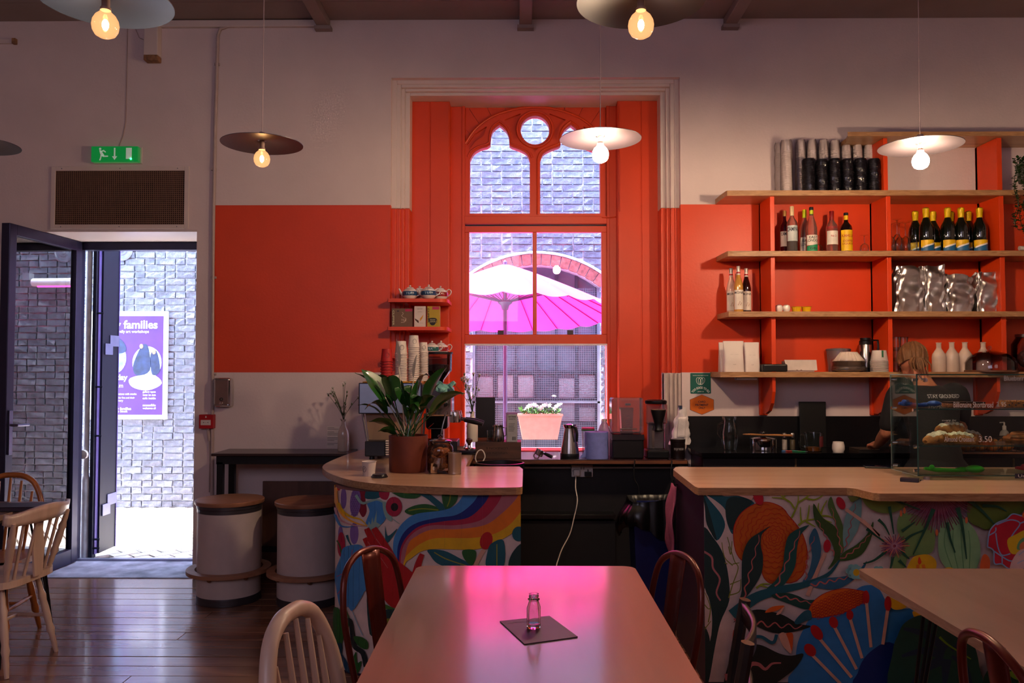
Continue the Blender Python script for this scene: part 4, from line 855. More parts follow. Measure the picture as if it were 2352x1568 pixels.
def pendant(label, x, y_, white, cable_c, z=LZc):
    t = thing('pendant_lamp', label, 'lamp', (x, y_, z))
    sh = M('shade_enamel_grey', '#2e292d', .36, .3, var=.04)
    top = M('shade_top', '#3b3448', .4, .2)
    b = MB().lathe([(.022, .016), (.06, .012), (.14, .004), (.2, -.001)], 64, mi=0); b.lathe([(.2, -.001), (.2006, .0015), (.14, .0065), (.06, .0145), (.022, .0185)], 64, mi=1)
    b.build('shade', [sh, top], t)
    MB().lathe([(0, .060), (.014, .060), (.018, .055), (.019, .018), (0, .018)], 20).build('cap', M('cap_pink', '#9a8284', .5), t)
    MB().tube([(0, 0, .058), (.002, 0, (CEIL - z) * .5), (0, 0, CEIL - z + .01)], .0022, 6).build('cable', M(cable_c, '#b9a2a0', .5), t)
    MB().lathe([(0, .016), (.0125, .016), (.0125, -.018), (.016, -.020), (.016, -.028), (0, -.028)], 18).build('socket', M('socket_bakelite', '#a58a80', .4), t)
    pr = [(.014, -.026), (.018, -.034), (.03, -.045), (.038, -.06), (.0405, -.075), (.038, -.092), (.03, -.106), (.016, -.114), (0, -.1165)]
    if white:
        MB().lathe(pr, 28).build('bulb', M('bulb_white_lit', '#ffffff', .3, emit=620, ecol='#ffdab2'), t)
    else:
        MB().lathe(pr, 28).build('bulb', glow_glass(), t)
        MB().ball((0, 0, -.074), .012, 12, 8, sc=(.85, .85, 1.5)).build('filament', M('filament_lit', '#ffffff', .3, emit=190, ecol='#ffcc90'), t)
    return t
a = lambda px, py, Y: P(px, py, Y)
p = a(602, 320, 4.0); pendant('grey disc pendant lamp with amber bulb, in front of the orange square', p.x, 4.0, False, 'cable_white')
p = a(1379, 320, 3.93); pendant('white disc pendant lamp with bright bulb, overlapping the church window', p.x, 3.93, True, 'cable_white')
p = a(2114, 340, 4.07); pendant('white disc pendant lamp with bright bulb, before the wall shelves', p.x, 4.07, True, 'cable_white')
p = a(1472, 4, 2.48); pendant('near grey disc pendant lamp with amber bulb, top centre of view', p.x, 2.48, False, 'cable_white', p.z)
p = a(243, 4, 2.48); pendant('near blue-lit disc pendant lamp with amber bulb, top left corner', p.x, 2.48, False, 'cable_white', p.z)
pendant('disc pendant lamp cut by the left edge of view', -2.74, 4.0, False, 'cable_white')
# ================= WALL SHELVES, RIGHT =================
SY = 5.52; sx_l = X(1665, SY); sx_b = X(1645, WY)
us = thing('wall_shelving', 'large orange wall shelf unit with pale plywood boards, right of window', 'shelves', (2.3, 5.67, Z(854, SY)))
tops = {}
for k, (pt, pb, pxl, pxb) in enumerate(((303, 313, 1947, 1925), (437, 449, 1670, 1642), (576, 588, 1672, 1645), (715, 727, 1674, 1647), (854, 866, 1664, 1649))):
    zt, zb = Z(pt, SY, 1800), Z(pb, SY, 1800); tops[k] = zt; xl, xb = X(pxl, SY, pt), X(pxb, WY, pt)
    if k == 4: xl = X(1655, SY, 854); xb = xl
    out = [(xb, WY - .002)] + ([(xb, WY - .14), (xb + (xl - xb) * .6, SY + .03)] if k != 4 else []) + [(xl + .0, SY + .004), (xl + .03, SY), (3.9, SY), (3.9, WY - .002)]
    MB().prism(out, zb, zt, 0, None, 1).build('shelf_board', [wood('shelf_ply', '#a87c58', '#c49a70', .4, 'x', 3, coat=.1), plyedge], us, True, bevel=.003)
UY = 5.555
def upright(px0, px1, k0, k1):
    x0, x1 = X(px0, UY, 500), X(px1, UY, 500)
    MB().box(x0, x1, UY, WY - .002, tops[k0] + .0, tops[k1] - .034).build('upright', orange, us, True, bevel=.002)
    MB().box(x0 - .0, x1 + .05, WY - .03, WY - .001, tops[k0], tops[k1] - .034).build('wall_batten', orange, us, True, bevel=.002)
for a_, b_ in ((2031, 2041), (2292, 2304)): upright(a_, b_, 1, 0)
for a_, b_ in ((1769, 1779), (2036, 2046), (2295, 2306)):
    for k in (4, 3, 2): upright(a_, b_, k, k - 1)
zb4 = tops[4] - .036
for a_, b_ in ((1742, 1784), (2008, 2050), (2256, 2300)):
    x = X(b_ - 6, UY, 900); D_ = WY - .002
    q = [(D_, zb4), (UY + .0, zb4), (UY + .0, zb4 - .10), (UY + .035, zb4 - .18), (UY + .09, zb4 - .235), (D_ - .10, zb4 - .26), (D_, zb4 - .262)]
    MB().prismX(q, x - .011, x + .011).build('bracket', orange, us, True, bevel=.002)
    MB().box(x - .03, x + .03, WY - .028, WY - .001, zb4 - .275, zb4).build('wall_batten', orange, us, True, bevel=.006)
def at(px, k, Y=5.66): return P(px, 848, Y).x, Y, tops[k] + .0005
def hgt(pyt, k, Y): return Z(pyt, Y, 1800) - tops[k]
# ---- bottles ----
dglass = M('dark_green_glass', '#0a0f08', .06, var=.1, coat=1); clearb = M('clear_bottle_glass', '#e8d8d2', .04, trans=.92, ior=1.3, var=.02)
def bottle(name, label, px, k, pyt, Y, wpx, body, prof, cap=None, capf=.88, band=None, texts=(), group=None, liquid=None, neck=None):
    x, y_, z = at(px, k, Y); H = hgt(pyt, k, Y); R = wpx / 2 * Y / F
    t = thing(name, label, 'bottle', (x, y_, z), 0, group)
    pr = [(r * R, q * H) for r, q in prof]
    cutoff = [p for p in pr if p[1] <= capf * H] if cap else pr
    rn = prof[-1][0] * R; MB().lathe(cutoff + [(rn, (capf if cap else 1) * H), (0, (capf if cap else 1) * H)], 24).build('glass', body, t)
    if liquid:
        lq, fill = liquid; lp = [(0, .006)] + [(max(0, p[0] - .002), max(p[1], .006)) for p in pr[1:] if p[1] <= fill * H]; MB().lathe(lp + [(lp[-1][0], fill * H), (0, fill * H)], 24).build('liquid', lq, t)
    if cap: MB().lathe([(0, capf * H), (rn * 1.12, capf * H), (rn * 1.14, H * .985), (rn * 1.0, H), (0, H)], 20).build('cap', cap, t)
    if neck: nm, f0, f1 = neck; MB().lathe([(rn * 1.05, f0 * H), (rn * 1.07, (f0 + f1) / 2 * H), (rn * 1.05, f1 * H)], 20).build('neck_foil', nm, t)
    if band:
        bm, f0, f1 = band; b = MB(); n = 18
        b.grid(lambda u, v: ((R + .0006) * math.sin((u - .5) * 2.6), -(R + .0006) * math.cos((u - .5) * 2.6), (f0 + (f1 - f0) * v) * H), n, 1); b.build('label', bm, t)
    for s_, wf, zf, mt, hf in texts:
        txt(MB(), s_, wf * R * 2, hf * H, 0, (0, 0, zf * H), wrapR=R + .0008, bold=.012).build('lettering', mt, t)
    return t
wine = [(0, 0), (.95, 0), (1, .01), (1, .52), (.92, .60), (.62, .70), (.4, .78), (.34, .84), (.33, .97), (.36, 1)]
spirit = [(0, 0), (.96, 0), (1, .012), (1, .60), (.9, .67), (.5, .74), (.36, .78), (.34, 1)]
slim = [(0, 0), (.96, 0), (1, .01), (1, .55), (.8, .66), (.5, .76), (.36, .84), (.34, 1)]
gold = M('gold_cap', '#c9a05e', .35, .6); lab_w = M('label_cream', '#d9d0c6', .6); ink = M('ink_black', '#15131a', .6); ink_n = M('ink_navy', '#161b34', .5); limecap = M('lime_cap', '#b7c414', .4)
redliq = M('red_liqueur', '#3d0412', .08, coat=.8); darkl = M('coffee_liqueur_glass', '#100505', .06, coat=1)
lab_red = M('label_red', '#a81420', .5); lab_y = M('label_yellow', '#e2b408', .5); lab_g = M('label_green', '#1f8a5a', .5); inkw = M('ink_white', '#e8e4e0', .5); lab_b = M('label_blue', '#1a5c8c', .5)
bottle('liqueur_bottle', 'dark red liqueur bottle with gold cap, at the back left of the spirits', 1806, 2, 484, 5.72, 22, redliq, spirit, gold, .87, (lab_w, .18, .52), (('CAMPARI', 1.1, .46, ink_n, .07),))
bottle('liqueur_bottle', 'half-empty red liqueur bottle with pale label and cream cap', 1823, 2, 474, 5.64, 24, clearb, spirit, M('cream_cap', '#d8c094', .4), .80, (M('label_pale_blue', '#b9c3c4', .5), .25, .58), (('CAMPARI', 1.35, .50, ink_n, .09),), liquid=(redliq, .26))
bottle('gin_bottle', 'gin bottle with plain lime cap, behind the black-topped gin bottle', 1852, 2, 482, 5.73, 24, clearb, slim, limecap, .82, (lab_w, .02, .38), (('EAST', .7, .30, ink, .06), ('LONDON', 1.0, .22, ink, .06)))
t = bottle('gin_bottle', 'clear gin bottle with lime neck and black top', 1868, 2, 476, 5.63, 25, clearb, slim, M('black_cap', '#16161a', .4), .93, (lab_w, .16, .38), (('EAST', .75, .33, ink, .055), ('LONDON', 1.25, .26, ink, .055), ('GIN', .6, .09, ink, .055)), neck=(limecap, .82, .93))
b = MB(); R = 12.5 * 5.63 / F; H = hgt(476, 2, 5.63); b.grid(lambda u, v: ((R + .0008) * math.sin((u - .5) * 2.6), -(R + .0008) * math.cos((u - .5) * 2.6), (.015 + (.125 + .05 * u) * v) * H), 18, 1); b.build('label_green', lab_g, t)
bottle('vodka_bottle', 'clear vodka bottle with red cap and pale label', 1915, 2, 485, 5.65, 26, clearb, spirit, M('red_cap', '#7d0f14', .35), .78, (lab_w, .20, .52), (('SMIRNOFF', 1.25, .60, lab_red, .055), ('No 21', .5, .4, lab_red, .05)))
bottle('coffee_liqueur_bottle', 'dark coffee liqueur bottle with large yellow label', 1948, 2, 489, 5.65, 27, darkl, spirit, ink, .93, (lab_y, .05, .56), (('KAHLUA', 1.1, .42, lab_red, .07), ('COFFEE', .9, .29, lab_red, .05), ('LIQUEUR', 1.0, .22, lab_red, .05)), neck=(lab_y, .82, .93))
pro = [(1, 2108, 487, 5.74), (0, 2133, 478, 5.62), (1, 2149, 487, 5.75), (0, 2183, 477, 5.62), (1, 2190, 487, 5.76), (0, 2214, 478, 5.62), (1, 2231, 486, 5.75), (0, 2257, 478, 5.62)]
nm_ = ['first yellow-topped sparkling wine bottle, rear row beside the wine glasses', 'first yellow-topped sparkling wine bottle of the front row', 'second yellow-topped sparkling wine bottle, rear row right of the first front one',
       'second yellow-topped sparkling wine bottle of the front row', 'yellow-topped sparkling wine bottle mostly hidden behind the second front bottle', 'third yellow-topped sparkling wine bottle of the front row', 'last yellow-topped sparkling wine bottle of the rear row', 'yellow-topped sparkling wine bottle standing furthest right']
foil = M('yellow_foil', '#d9b400', .35, .2, bump=.3, scale=60)
R0 = 15.5 * 5.62 / F; src = None
for i in (1, 0, 2, 3, 4, 5, 6, 7):
    _, px, pyt, Y = pro[i]
    if src is None:
        t = bottle('sparkling_wine_bottle', nm_[i], px, 2, pyt, Y, 31, dglass, wine, None, group='sparkling wine bottles'); H = hgt(pyt, 2, Y); src = t
        MB().lathe([(.36 * R0 * 1.1, .73 * H), (.37 * R0 * 1.15, .86 * H), (.40 * R0 * 1.15, .90 * H), (.42 * R0 * 1.15, .98 * H), (.3 * R0, 1.005 * H), (0, 1.006 * H)], 20).build('foil_cap', foil, t)
        MB().lathe([(.42 * R0, .715 * H), (.38 * R0 * 1.12, .74 * H)], 20).build('foil_band', lab_b, t)
        def gl(f0, f1, s0, s1, m_, rr=.0007): MB().grid(lambda u, v: ((R0 + rr) * math.sin(-1.25 + 2.5 * u), -(R0 + rr) * math.cos(-1.25 + 2.5 * u), (f0 + (f1 + s1 * u - f0 - s0 * u) * v + s0 * u) * H), 16, 1).build('label', m_, t)
        gl(.03, .27, 0, 0, lab_y); gl(.03, .10, 0, .10, lab_b, .0011)
        MB().grid(lambda u, v: ((R0 + .0014) * math.sin(-1 + 1.9 * u), -(R0 + .0014) * math.cos(-1 + 1.9 * u), (.09 + .09 * u + .035 * v) * H), 12, 1).build('script_stripe', inkw, t)
    else:
        x, y_, z = at(px, 2, Y); dup(src, (x, y_, z), random.uniform(-.25, .25) if i != 3 else .1, nm_[i])
def wineglass(label, px, k, pyt, Y, up=False, sc=1.0, group=None):
    x, y_, z = at(px, k, Y); H = hgt(pyt, k, Y); t = thing('wine_glass', label, 'glass', (x, y_, z), 0, group)
    pr = [(.030, 0), (.037, .10), (.040, .25), (.034, .42), (.018, .52), (.005, .56), (.0035, .75), (.004, .92), (.012, .97), (.034, .99), (.035, 1)]
    if up: pr = [(r, 1 - q) for r, q in pr][::-1]
    MB().lathe([(r * sc, q * H) for r, q in pr], 24).build('glass_body', glassc, t)
gw_l = ['upturned wine glass at the left end, against the shelf upright', 'tallest upturned wine glass in the front', 'upturned wine glass at the back, behind the tall one', 'upturned wine glass just right of the tall one', 'upturned wine glass next to the sparkling wine']
for (px, pyt, Y), lb in zip(((2052, 512, 5.66), (2066, 503, 5.60), (2071, 510, 5.74), (2085, 511, 5.67), (2101, 507, 5.61)), gw_l): wineglass(lb, px, 2, pyt, Y, sc=.85, group='wine glasses on the bottle shelf')
wineglass('small stemmed glass alone, right of the yellow-label bottle', 1990, 2, 540, 5.64, sc=.8)
wineglass('small stemmed glass behind, near the gin bottles', 1884, 2, 540, 5.72, sc=.8)
# bottle lying at the right edge
x, y_, z = at(2352, 2, 5.66); t = thing('lying_wine_bottle', 'dark wine bottle lying down with white cap at right edge', 'bottle', (x, y_, z + .04))
T = Matrix.Rotation(-PI / 2, 4, 'Y'); MB().lathe([(0, -.30), (.037, -.30), (.037, -.10), (.015, -.02), (.014, .0)], 20, (0, 0, 0), 0, T).build('glass', dglass, t); MB().lathe([(0, .045), (.0155, .045), (.0155, 0), (.0, 0)], 16, (0, 0, 0), 0, T).build('cap', M('cap_cream', '#d9cfc6', .5), t); t.location.x += .03; t.location.z = z + .037
# syrup bottles on shelf 3
sy = [(1681, 616, 5.70, M('syrup_pale', '#d8b0a0', .06, coat=.8), 'clear syrup bottle, left of the three with white labels'), (1698, 611, 5.62, M('syrup_amber', '#b8863c', .06, coat=.8), 'golden syrup bottle in the middle, standing in front'), (1716, 616, 5.70, M('syrup_dark', '#2a0a08', .06, coat=.8), 'dark chocolate-coloured syrup bottle, right of the three')]
for px, pyt, Y, lm_, lb in sy:
    t = bottle('syrup_bottle', lb, px, 3, pyt, Y, 21, lm_, slim, M('cap_silver', '#b8b0aa', .35, .5), .90, (lab_w, .06, .48), (('MONEN' if 0 else 'MONIN', 1.2, .42, ink, .05),), 'syrup bottles', neck=(lab_red, .76, .80))
    Rr = 10.5 * Y / F; H = hgt(pyt, 3, Y)
    MB().lathe([(Rr * .42, .80 * H), (Rr * .40, .90 * H)], 18).build('neck_label', lab_w, t); MB().lathe([(Rr * .44, .84 * H), (Rr * .43, .87 * H)], 18).build('neck_stripe', lab_red, t)
    d_ = MB()
    for j in range(5): txt(d_, 'o', .008, .008, 0, ((j - 2) * .005, 0, (.16 + .03 * (j % 3)) * H), wrapR=Rr + .001)
    d_.build('label_picture', M('berry_brown', '#8a3a20', .6), t)
# egg-cup shaped cups & yellow ramekins
for px, lb in ((1791, 'left white rounded little pot'), (1808, 'right white rounded little pot beside yellow cups')):
    x, y_, z = at(px, 3, 5.6); t = thing('little_pot', lb + ' on the third shelf', 'pot', (x, y_, z), 0, 'white little pots')
    MB().lathe([(0, 0), (.016, 0), (.024, .012), (.026, .03), (.022, .045), (.012, .051), (0, .051)], 20).build('pot_body', ceramic, t); MB().lathe([(.012, .0512), (.004, .053), (0, .053)], 12).build('top_disc', ceramic, t)
for px, lb in ((1831, 'left yellow cup beside the white little pots'), (1854, 'right yellow cup standing by itself at the end')):
    x, y_, z = at(px, 3, 5.6); t = thing('yellow_cup', lb, 'cup', (x, y_, z), 0, 'yellow cups'); ym = M('yellow_glaze', '#d8a80c', .3, coat=.3)
    MB().lathe([(0, 0), (.026, 0), (.033, .036), (.030, .036), (.024, .004), (0, .004)], 24).build('cup_body', ym, t); MB().lathe([(.033, .034), (.036, .036), (.033, .038), (.030, .037)], 24).build('rim', ym, t)
# ---- crumpled silver bags ----
foilm = M('silver_foil', '#d0cac6', .34, 1, bump=.12, scale=5, bscale=12)
def foil_bag(label, pxl, pxr, pyt, k, Y, seed, lean=0):
    random.seed(seed); x, y_, z = at((pxl + pxr) / 2, k, Y); H = hgt(pyt, k, Y); W = (pxr - pxl) * Y / F; t = thing('foil_bag', label, 'bag', (x, y_, z), 0, 'silver bags')
    ph = [random.uniform(0, 6) for _ in range(6)]
    def fn(u, v):
        a = 2 * PI * u; c, s = math.cos(a), math.sin(a); e_ = .5
        bx = math.copysign(abs(c) ** e_, c) * W / 2; by = math.copysign(abs(s) ** e_, s) * .062
        tz = v; pinch = 1 - max(0, tz - .72) ** 1.3 * 2.6
        by *= max(.10, pinch); bx *= (1 - .10 * max(0, tz - .6) - .05 * math.sin(tz * 7 + ph[0])); n_ = .006 * math.sin(9 * a / 2 + ph[1] + tz * 9) + .005 * math.sin(17 * tz + ph[2] + 3 * c) + .004 * math.sin(13 * a + ph[3] - 11 * tz)
        zz = H * (tz ** .9) * (1 - .10 * max(0, c) * tz * (1 if seed % 2 else -.4)) + (.004 * math.sin(5 * a + ph[4]) if .05 < tz else 0)
        return (bx + n_ * c + lean * tz ** 2, by + n_ * s - .02 * max(0, tz - .8) * 4, max(0, zz))
    b = MB().grid(fn, 56, 26, closed=True); b.f.append(tuple(i * 27 for i in range(56))); b.m.append(0); b.s.append(False); b.f.append(tuple(reversed([i * 27 + 26 for i in range(56)]))); b.m.append(0); b.s.append(False)
    b.build('bag_body', foilm, t)
    b = MB(); b.grid(lambda u, v: (((u - .5) * W * .88) + lean, -.012 - .03 * v + .004 * math.sin(u * 11 + ph[1]), H * (.965 + .03 * math.sin(u * 3 + ph[0])) - H * .14 * v + .008 * math.sin(u * 7 + ph[2])), 16, 4); b.build('folded_top', foilm, t, thick=.002)
foil_bag('silver foil bag at the left, tallest and widest', 2052, 2118, 613, 3, 5.66, 1, .012)
foil_bag('silver foil bag, second from the left with peaked fold', 2118, 2168, 613, 3, 5.66, 2, -.004)
foil_bag('silver foil bag, third from the left and shortest', 2170, 2232, 632, 3, 5.66, 3)
foil_bag('silver foil bag at the right next to the upright', 2238, 2293, 627, 3, 5.66, 4, .01)
# ---- cups in sleeves on the top shelf ----
cupm = M('stack_white', '#c9bcb8', .6, var=.04); lidm = M('lid_black', '#131116', .3, coat=.3); plast = thin_glass('clear_plastic', '#faf8fa', .7, .12)
def ribbed(b, r0, r1, H, pitch, up=True, seg=20, mi=0):
    pr = [(0, 0)]; n = int(H / pitch)
    for i in range(n): z0 = H * i / n; r = r0 + (r1 - r0) * i / n; pr += [(r * .94, z0), (r, z0 + .002), (r, z0 + H / n * .45), (r * .94, z0 + H / n * .5)]
    pr += [(r1 * .94, H), (0, H)]; return b.lathe(pr, seg)
def sleeve_shell(t, r, H, seed):
    rnd = random.Random(seed); ph = rnd.uniform(0, 6)
    MB().grid(lambda u, v: ((r + .003 + .003 * math.sin(u * 44 + ph + v * 7) + .003 * math.sin(v * 23 + ph + u * 12)) * math.cos(2 * PI * u) * (1 - .55 * max(0, v - .93) * 14 * .5), (r + .003 + .003 * math.sin(u * 44 + ph + v * 7)) * math.sin(2 * PI * u) * (1 - .55 * max(0, v - .93) * 7), H * 1.02 * v + .004 * math.sin(u * 25) * (v > .9)), 40, 26, closed=True).build('plastic_sleeve', plast, t)
def cup_sleeve(label, px, pyt, Y, r=.036, dark=False, seed=0, grp='sleeves of white paper cups'):
    x, y_, z = at(px, 1, Y); H = hgt(pyt, 1, Y); t = thing('lid_sleeve' if dark else 'cup_sleeve', label, 'lids' if dark else 'cups', (x, y_, z), random.uniform(0, 6), grp)
    b = MB()
    if dark: ribbed(b, r, r, H, .010); b.build('lid_stack', lidm, t)
    else: 
        ribbed(b, r, r * .98, H - .07, .0115); b.lathe([(0, H - .07), (r * .94, H - .07), (r * .70, H - .002), (r * .66, H - .002), (r * .66, H - .008), (0, H - .008)], 20); b.build('cup_stack', cupm, t)
    sleeve_shell(t, r, H, seed)
ords = ['first', 'second', 'third', 'fourth', 'fifth', 'sixth', 'seventh', 'eighth', 'ninth']
for i, px in enumerate((1797, 1812, 1845, 1871, 1898, 1925, 1951, 1977, 2003)):
    cup_sleeve('sleeve of white paper cups, %s from the left' % ords[i], px, (328, 322, 322, 322, 322, 323, 323, 322, 322)[i], (5.765, 5.66)[i] if i < 2 else 5.755, .038 if i == 1 else .034, False, i)
for i, px in enumerate((1863, 1893, 1923, 1953, 1983, 2014)):
    cup_sleeve('sleeve of black cup lids, %s from the left' % ords[i], px, (366, 368, 366, 367, 366, 367)[i], 5.60, .041, True, 20 + i, 'sleeves of black cup lids')
# ---- bottom shelf ----
def kraft_bag(label, pxl, pxr, pyt, Y, lettering):
    x, y_, z = at((pxl + pxr) / 2, 4, Y); H = hgt(pyt, 4, Y); W = (pxr - pxl) * Y / F; t = thing('paper_bag', label, 'bag', (x, y_, z), 0, 'white coffee bags')
    b = MB()
    def fn(u, v):
        a = 2 * PI * u; c, s = math.cos(a), math.sin(a); f = 1 - max(0, v - .35) * 1.35
        return (math.copysign(abs(c) ** .35, c) * W / 2 * (1 - .06 * math.sin(PI * v)), math.copysign(abs(s) ** .4, s) * .034 * max(.07, f), H * v)
    b.grid(fn, 40, 10, closed=True); b.f.append(tuple(i * 11 for i in range(40))); b.m.append(0); b.s.append(False); b.build('bag_body', M('matt_white_bag', '#cfc4c0', .5, var=.03, bump=.2, scale=6), t)
    MB().box(-W / 2 * .97, W / 2 * .97, -.006, .0, H * .90, H * .915).box(-W / 2 * .97, W / 2 * .97, -.004, .004, H * .985, H * 1.0).build('seam', M('matt_white_bag2', '#b9aeaa', .5), t)
    d_ = MB(); txt(d_, lettering, W * .42, .008, 0, (0, -.0235, H * .55), bold=.02, T=None); txt(d_, 'roasted in house', W * .40, .005, 0, (0, -.025, H * .51)); txt(d_, 'W', W * .17, .022, 0, (0, -.029, H * .38)); txt(d_, 'II', W * .12, .016, 0, (0, -.031, H * .31)); txt(d_, 'no 4', W * .12, .006, 0, (0, -.034, H * .24))
    d_.build('lettering', ink, t)
kraft_bag('white coffee bag in front, with dark lettering', 1661, 1708, 783, 5.60, 'HOT NUMBERS')
kraft_bag('white coffee bag on the right with creased side', 1707, 1744, 786, 5.64, 'HOT NUMBERS')
kraft_bag('white coffee bag at the back left, mostly hidden', 1651, 1672, 786, 5.72, 'HOT')
x, y_, z = at(1776, 4, 5.60); t = thing('black_box', 'low black box with rounded corners on the lowest shelf', 'box', (x, y_, z)); w_ = 56 * 5.6 / F; h_ = 18 * 5.6 / F
MB().box(-w_ / 2, w_ / 2, -.05, .06, 0, h_).build('body', M('black_box', '#0a090c', .4), t, bevel=.01, seg=3); MB().box(-w_ / 2 + .006, w_ / 2 - .006, -.0508, -.05, h_ * .5, h_ * .52).build('lid_seam', black, t)
x, y_, z = at(1836, 4, 5.60); t = thing('white_cardboard_box', 'white cardboard cup box with flared front flap on lowest shelf', 'box', (x, y_, z)); w_ = .21; h_ = .083; cb = M('white_card', '#cdbfb8', .6)
MB().box(-w_ / 2 + .003, w_ / 2 - .012, -.03, .06, 0, h_ * .9).build('body', M('pink_grey_card', '#9a827e', .6), t)
MB().prismY([(-w_ / 2 - .01, h_), (w_ / 2, h_), (w_ / 2 + .006, .012), (w_ / 2 - .004, .010), (w_ / 2 - .05, .010), (.01, .010), (0, .018), (-.008, .010), (-.02, .010), (-.028, .018), (-.036, .010), (-w_ / 2 + .01, .010)], -.036, -.03).build('front_flap', cb, t)
x, y_, z = at(1950, 4, 5.62); t = thing('coffee_filters', 'stack of fluted white coffee filters in torn plastic', 'filters', (x, y_, z)); fm_ = M('filter_paper', '#d2c2b4', .7)
b = MB()
for k in range(9): b.lathe([(.05, .008 * k), (.102 - .001 * k, .008 * k + .012), (.1, .008 * k + .013)], 72, rf=lambda a, kk: 1 + .045 * math.sin(a * 24))
tag(b.build('filter_stack', fm_, t), kind='stuff')
MB().lathe([(.10, .075), (.055, .138), (.0, .14)], 72, rf=lambda a, kk: 1 + .05 * math.sin(a * 24) * (kk == 0)).build('top_filter', fm_, t)
MB().grid(lambda u, v: ((.108 + .008 * math.sin(u * 40 + v * 9)) * math.cos(2 * PI * u), (.10 + .006 * math.sin(u * 31)) * math.sin(2 * PI * u), .09 * v), 40, 10, closed=True).build('plastic_wrap', plast, t)
x, y_, z = at(1926, 4, 5.76); t = thing('glass_cafetiere', 'hazy plastic tub behind the coffee filters', 'tub', (x, y_, z)); t.name = 'plastic_tub'; MB().lathe([(0, 0), (.07, 0), (.082, .15), (.078, .165), (.03, .17), (0, .17)], 24).build('tub_body', thin_glass('hazy_plastic', '#e8e4ea', 1, .25, film=.35, fcol='#a08a90'), t)
MB().lathe([(.082, .15), (.086, .152), (.086, .160), (.08, .164)], 24).build('rim', thin_glass('hazy_plastic'), t)
x, y_, z = at(1989, 4, 5.70); t = thing('vacuum_flask', 'tall steel flask with black handle on lowest shelf', 'flask', (x, y_, z)); H = hgt(776, 4, 5.70)
MB().lathe([(0, .02), (.042, .02), (.042, H * .82), (.036, H * .86), (0, H * .86)], 28).build('body', steel, t); MB().lathe([(0, 0), (.045, 0), (.045, .03), (.042, .032)], 28).lathe([(.043, H * .80), (.043, H * .90), (.036, H * .93), (.036, H), (0, H)], 28).build('black_fittings', blackm, t); MB().tube([(.038, 0, H * .93), (.085, 0, H * .93), (.09, 0, H * .70), (.08, 0, H * .5)], .008, 6).build('handle', blackm, t)
MB().lathe([(0, H * 1.001), (.03, H * 1.001), (.03, H * .985)], 20).build('lid_plate', steel, t)
# stacked paper bowls
x, y_, z = at(2020, 4, 5.60); t = thing('paper_bowl_stack', 'stack of white paper tubs with a green line on top one', 'bowls', (x, y_, z)); n = 9
for k in range(n): MB().lathe([(.048, k * .0085), (.0605, k * .0085 + .001), (.0615, k * .0085 + .004), (.0605, k * .0085 + .0065), (.05, k * .0085 + .0065)], 32).build('tub_rim', cupm, t)
zt = n * .0085; b = MB().lathe([(.058, zt), (.045, zt + .072), (.044, zt + .072), (.044, zt + .069), (0, zt + .069)], 32); b.build('top_tub', cupm, t); MB().box(-.006, .006, -.0535, -.050, zt + .0, zt + .070, 0, Matrix.Translation((0, 0, 0)) @ Matrix.Rotation(0, 4, 'X')).build('green_line', M('green_line', '#2a6a48', .6), t).rotation_euler = (0, 0, .0)
# tumblers stacked behind the barista
gl_i = 0
for px, n in ((2060, 3), (2076, 3), (2094, 2), (2110, 2)):
    for k in range(n):
        x, y_, z = at(px, 4, 5.66); t = thing('tumbler', 'clear tumbler in the upright stacks, column %s, %s' % (('beside the upright', 'second from the upright', 'third from the upright', 'behind the head')[gl_i], ('bottom', 'middle', 'top')[k] if n == 3 else ('bottom', 'top')[k]), 'glass', (x, y_, z + .072 * k), 0, 'stacked tumblers')
        MB().lathe([(0, 0), (.026, 0), (.033, .10), (.031, .10), (.025, .006), (0, .006)], 20).build('glass_body', glassc, t); MB().lathe([(.025, .0005), (.0262, .004), (.027, .012)], 20).build('glass_base', glassc, t)
    gl_i += 1
# white stoneware bottles
wbp = [(0, 0), (.95, 0), (1, .02), (1, .50), (.93, .60), (.60, .72), (.42, .78), (.36, .82), (.36, .97), (.42, .98), (.42, 1), (.28, 1), (.28, .96), (0, .96)]
stone = M('white_stoneware', '#c9b6a8', .2, var=.04, coat=.5)
for px, pyt, lb in ((2157, 787, 'just right of the barista head'), (2187, 786, 'second from the barista head'), (2217, 786, 'left of the cake dome'), (2259, 786, 'behind the cake dome')):
    x, y_, z = at(px, 4, 5.68); H = hgt(pyt, 4, 5.68); t = thing('stoneware_bottle', 'white stoneware bottle ' + lb, 'bottle', (x, y_, z), 0, 'white bottles on the lowest shelf'); Rw = 15 * 5.68 / F
    MB().lathe([(r * Rw, q * H) for r, q in wbp[:-6]] , 28).build('bottle_body', stone, t); MB().lathe([(r * Rw, q * H) for r, q in wbp[-7:]], 28).build('bottle_neck', stone, t)
x, y_, z = at(2274, 4, 5.62); t = thing('cake_dome', 'glass cake dome with knob over a wooden board', 'cake dome', (x, y_, z)); R = 54 * 5.62 / F; H = hgt(806, 4, 5.62)
MB().lathe([(0, 0), (R * 1.03, 0), (R * 1.03, .012), (0, .012)], 40).build('board', wood('dark_board', '#4a2a1c', '#6a4028', .4), t)
MB().lathe([(R, .013), (R * 1.0, H * .45), (R * .9, H * .68), (R * .6, H * .9), (R * .2, H), (0, H * 1.0)], 40).build('dome', thin_glass('dome_glass', '#d8d0d8', 2.0), t); MB().ball((0, 0, H + .022), .014, 16, 10).lathe([(0, H), (.008, H), (.005, H + .01)], 12).build('knob', glassc, t)
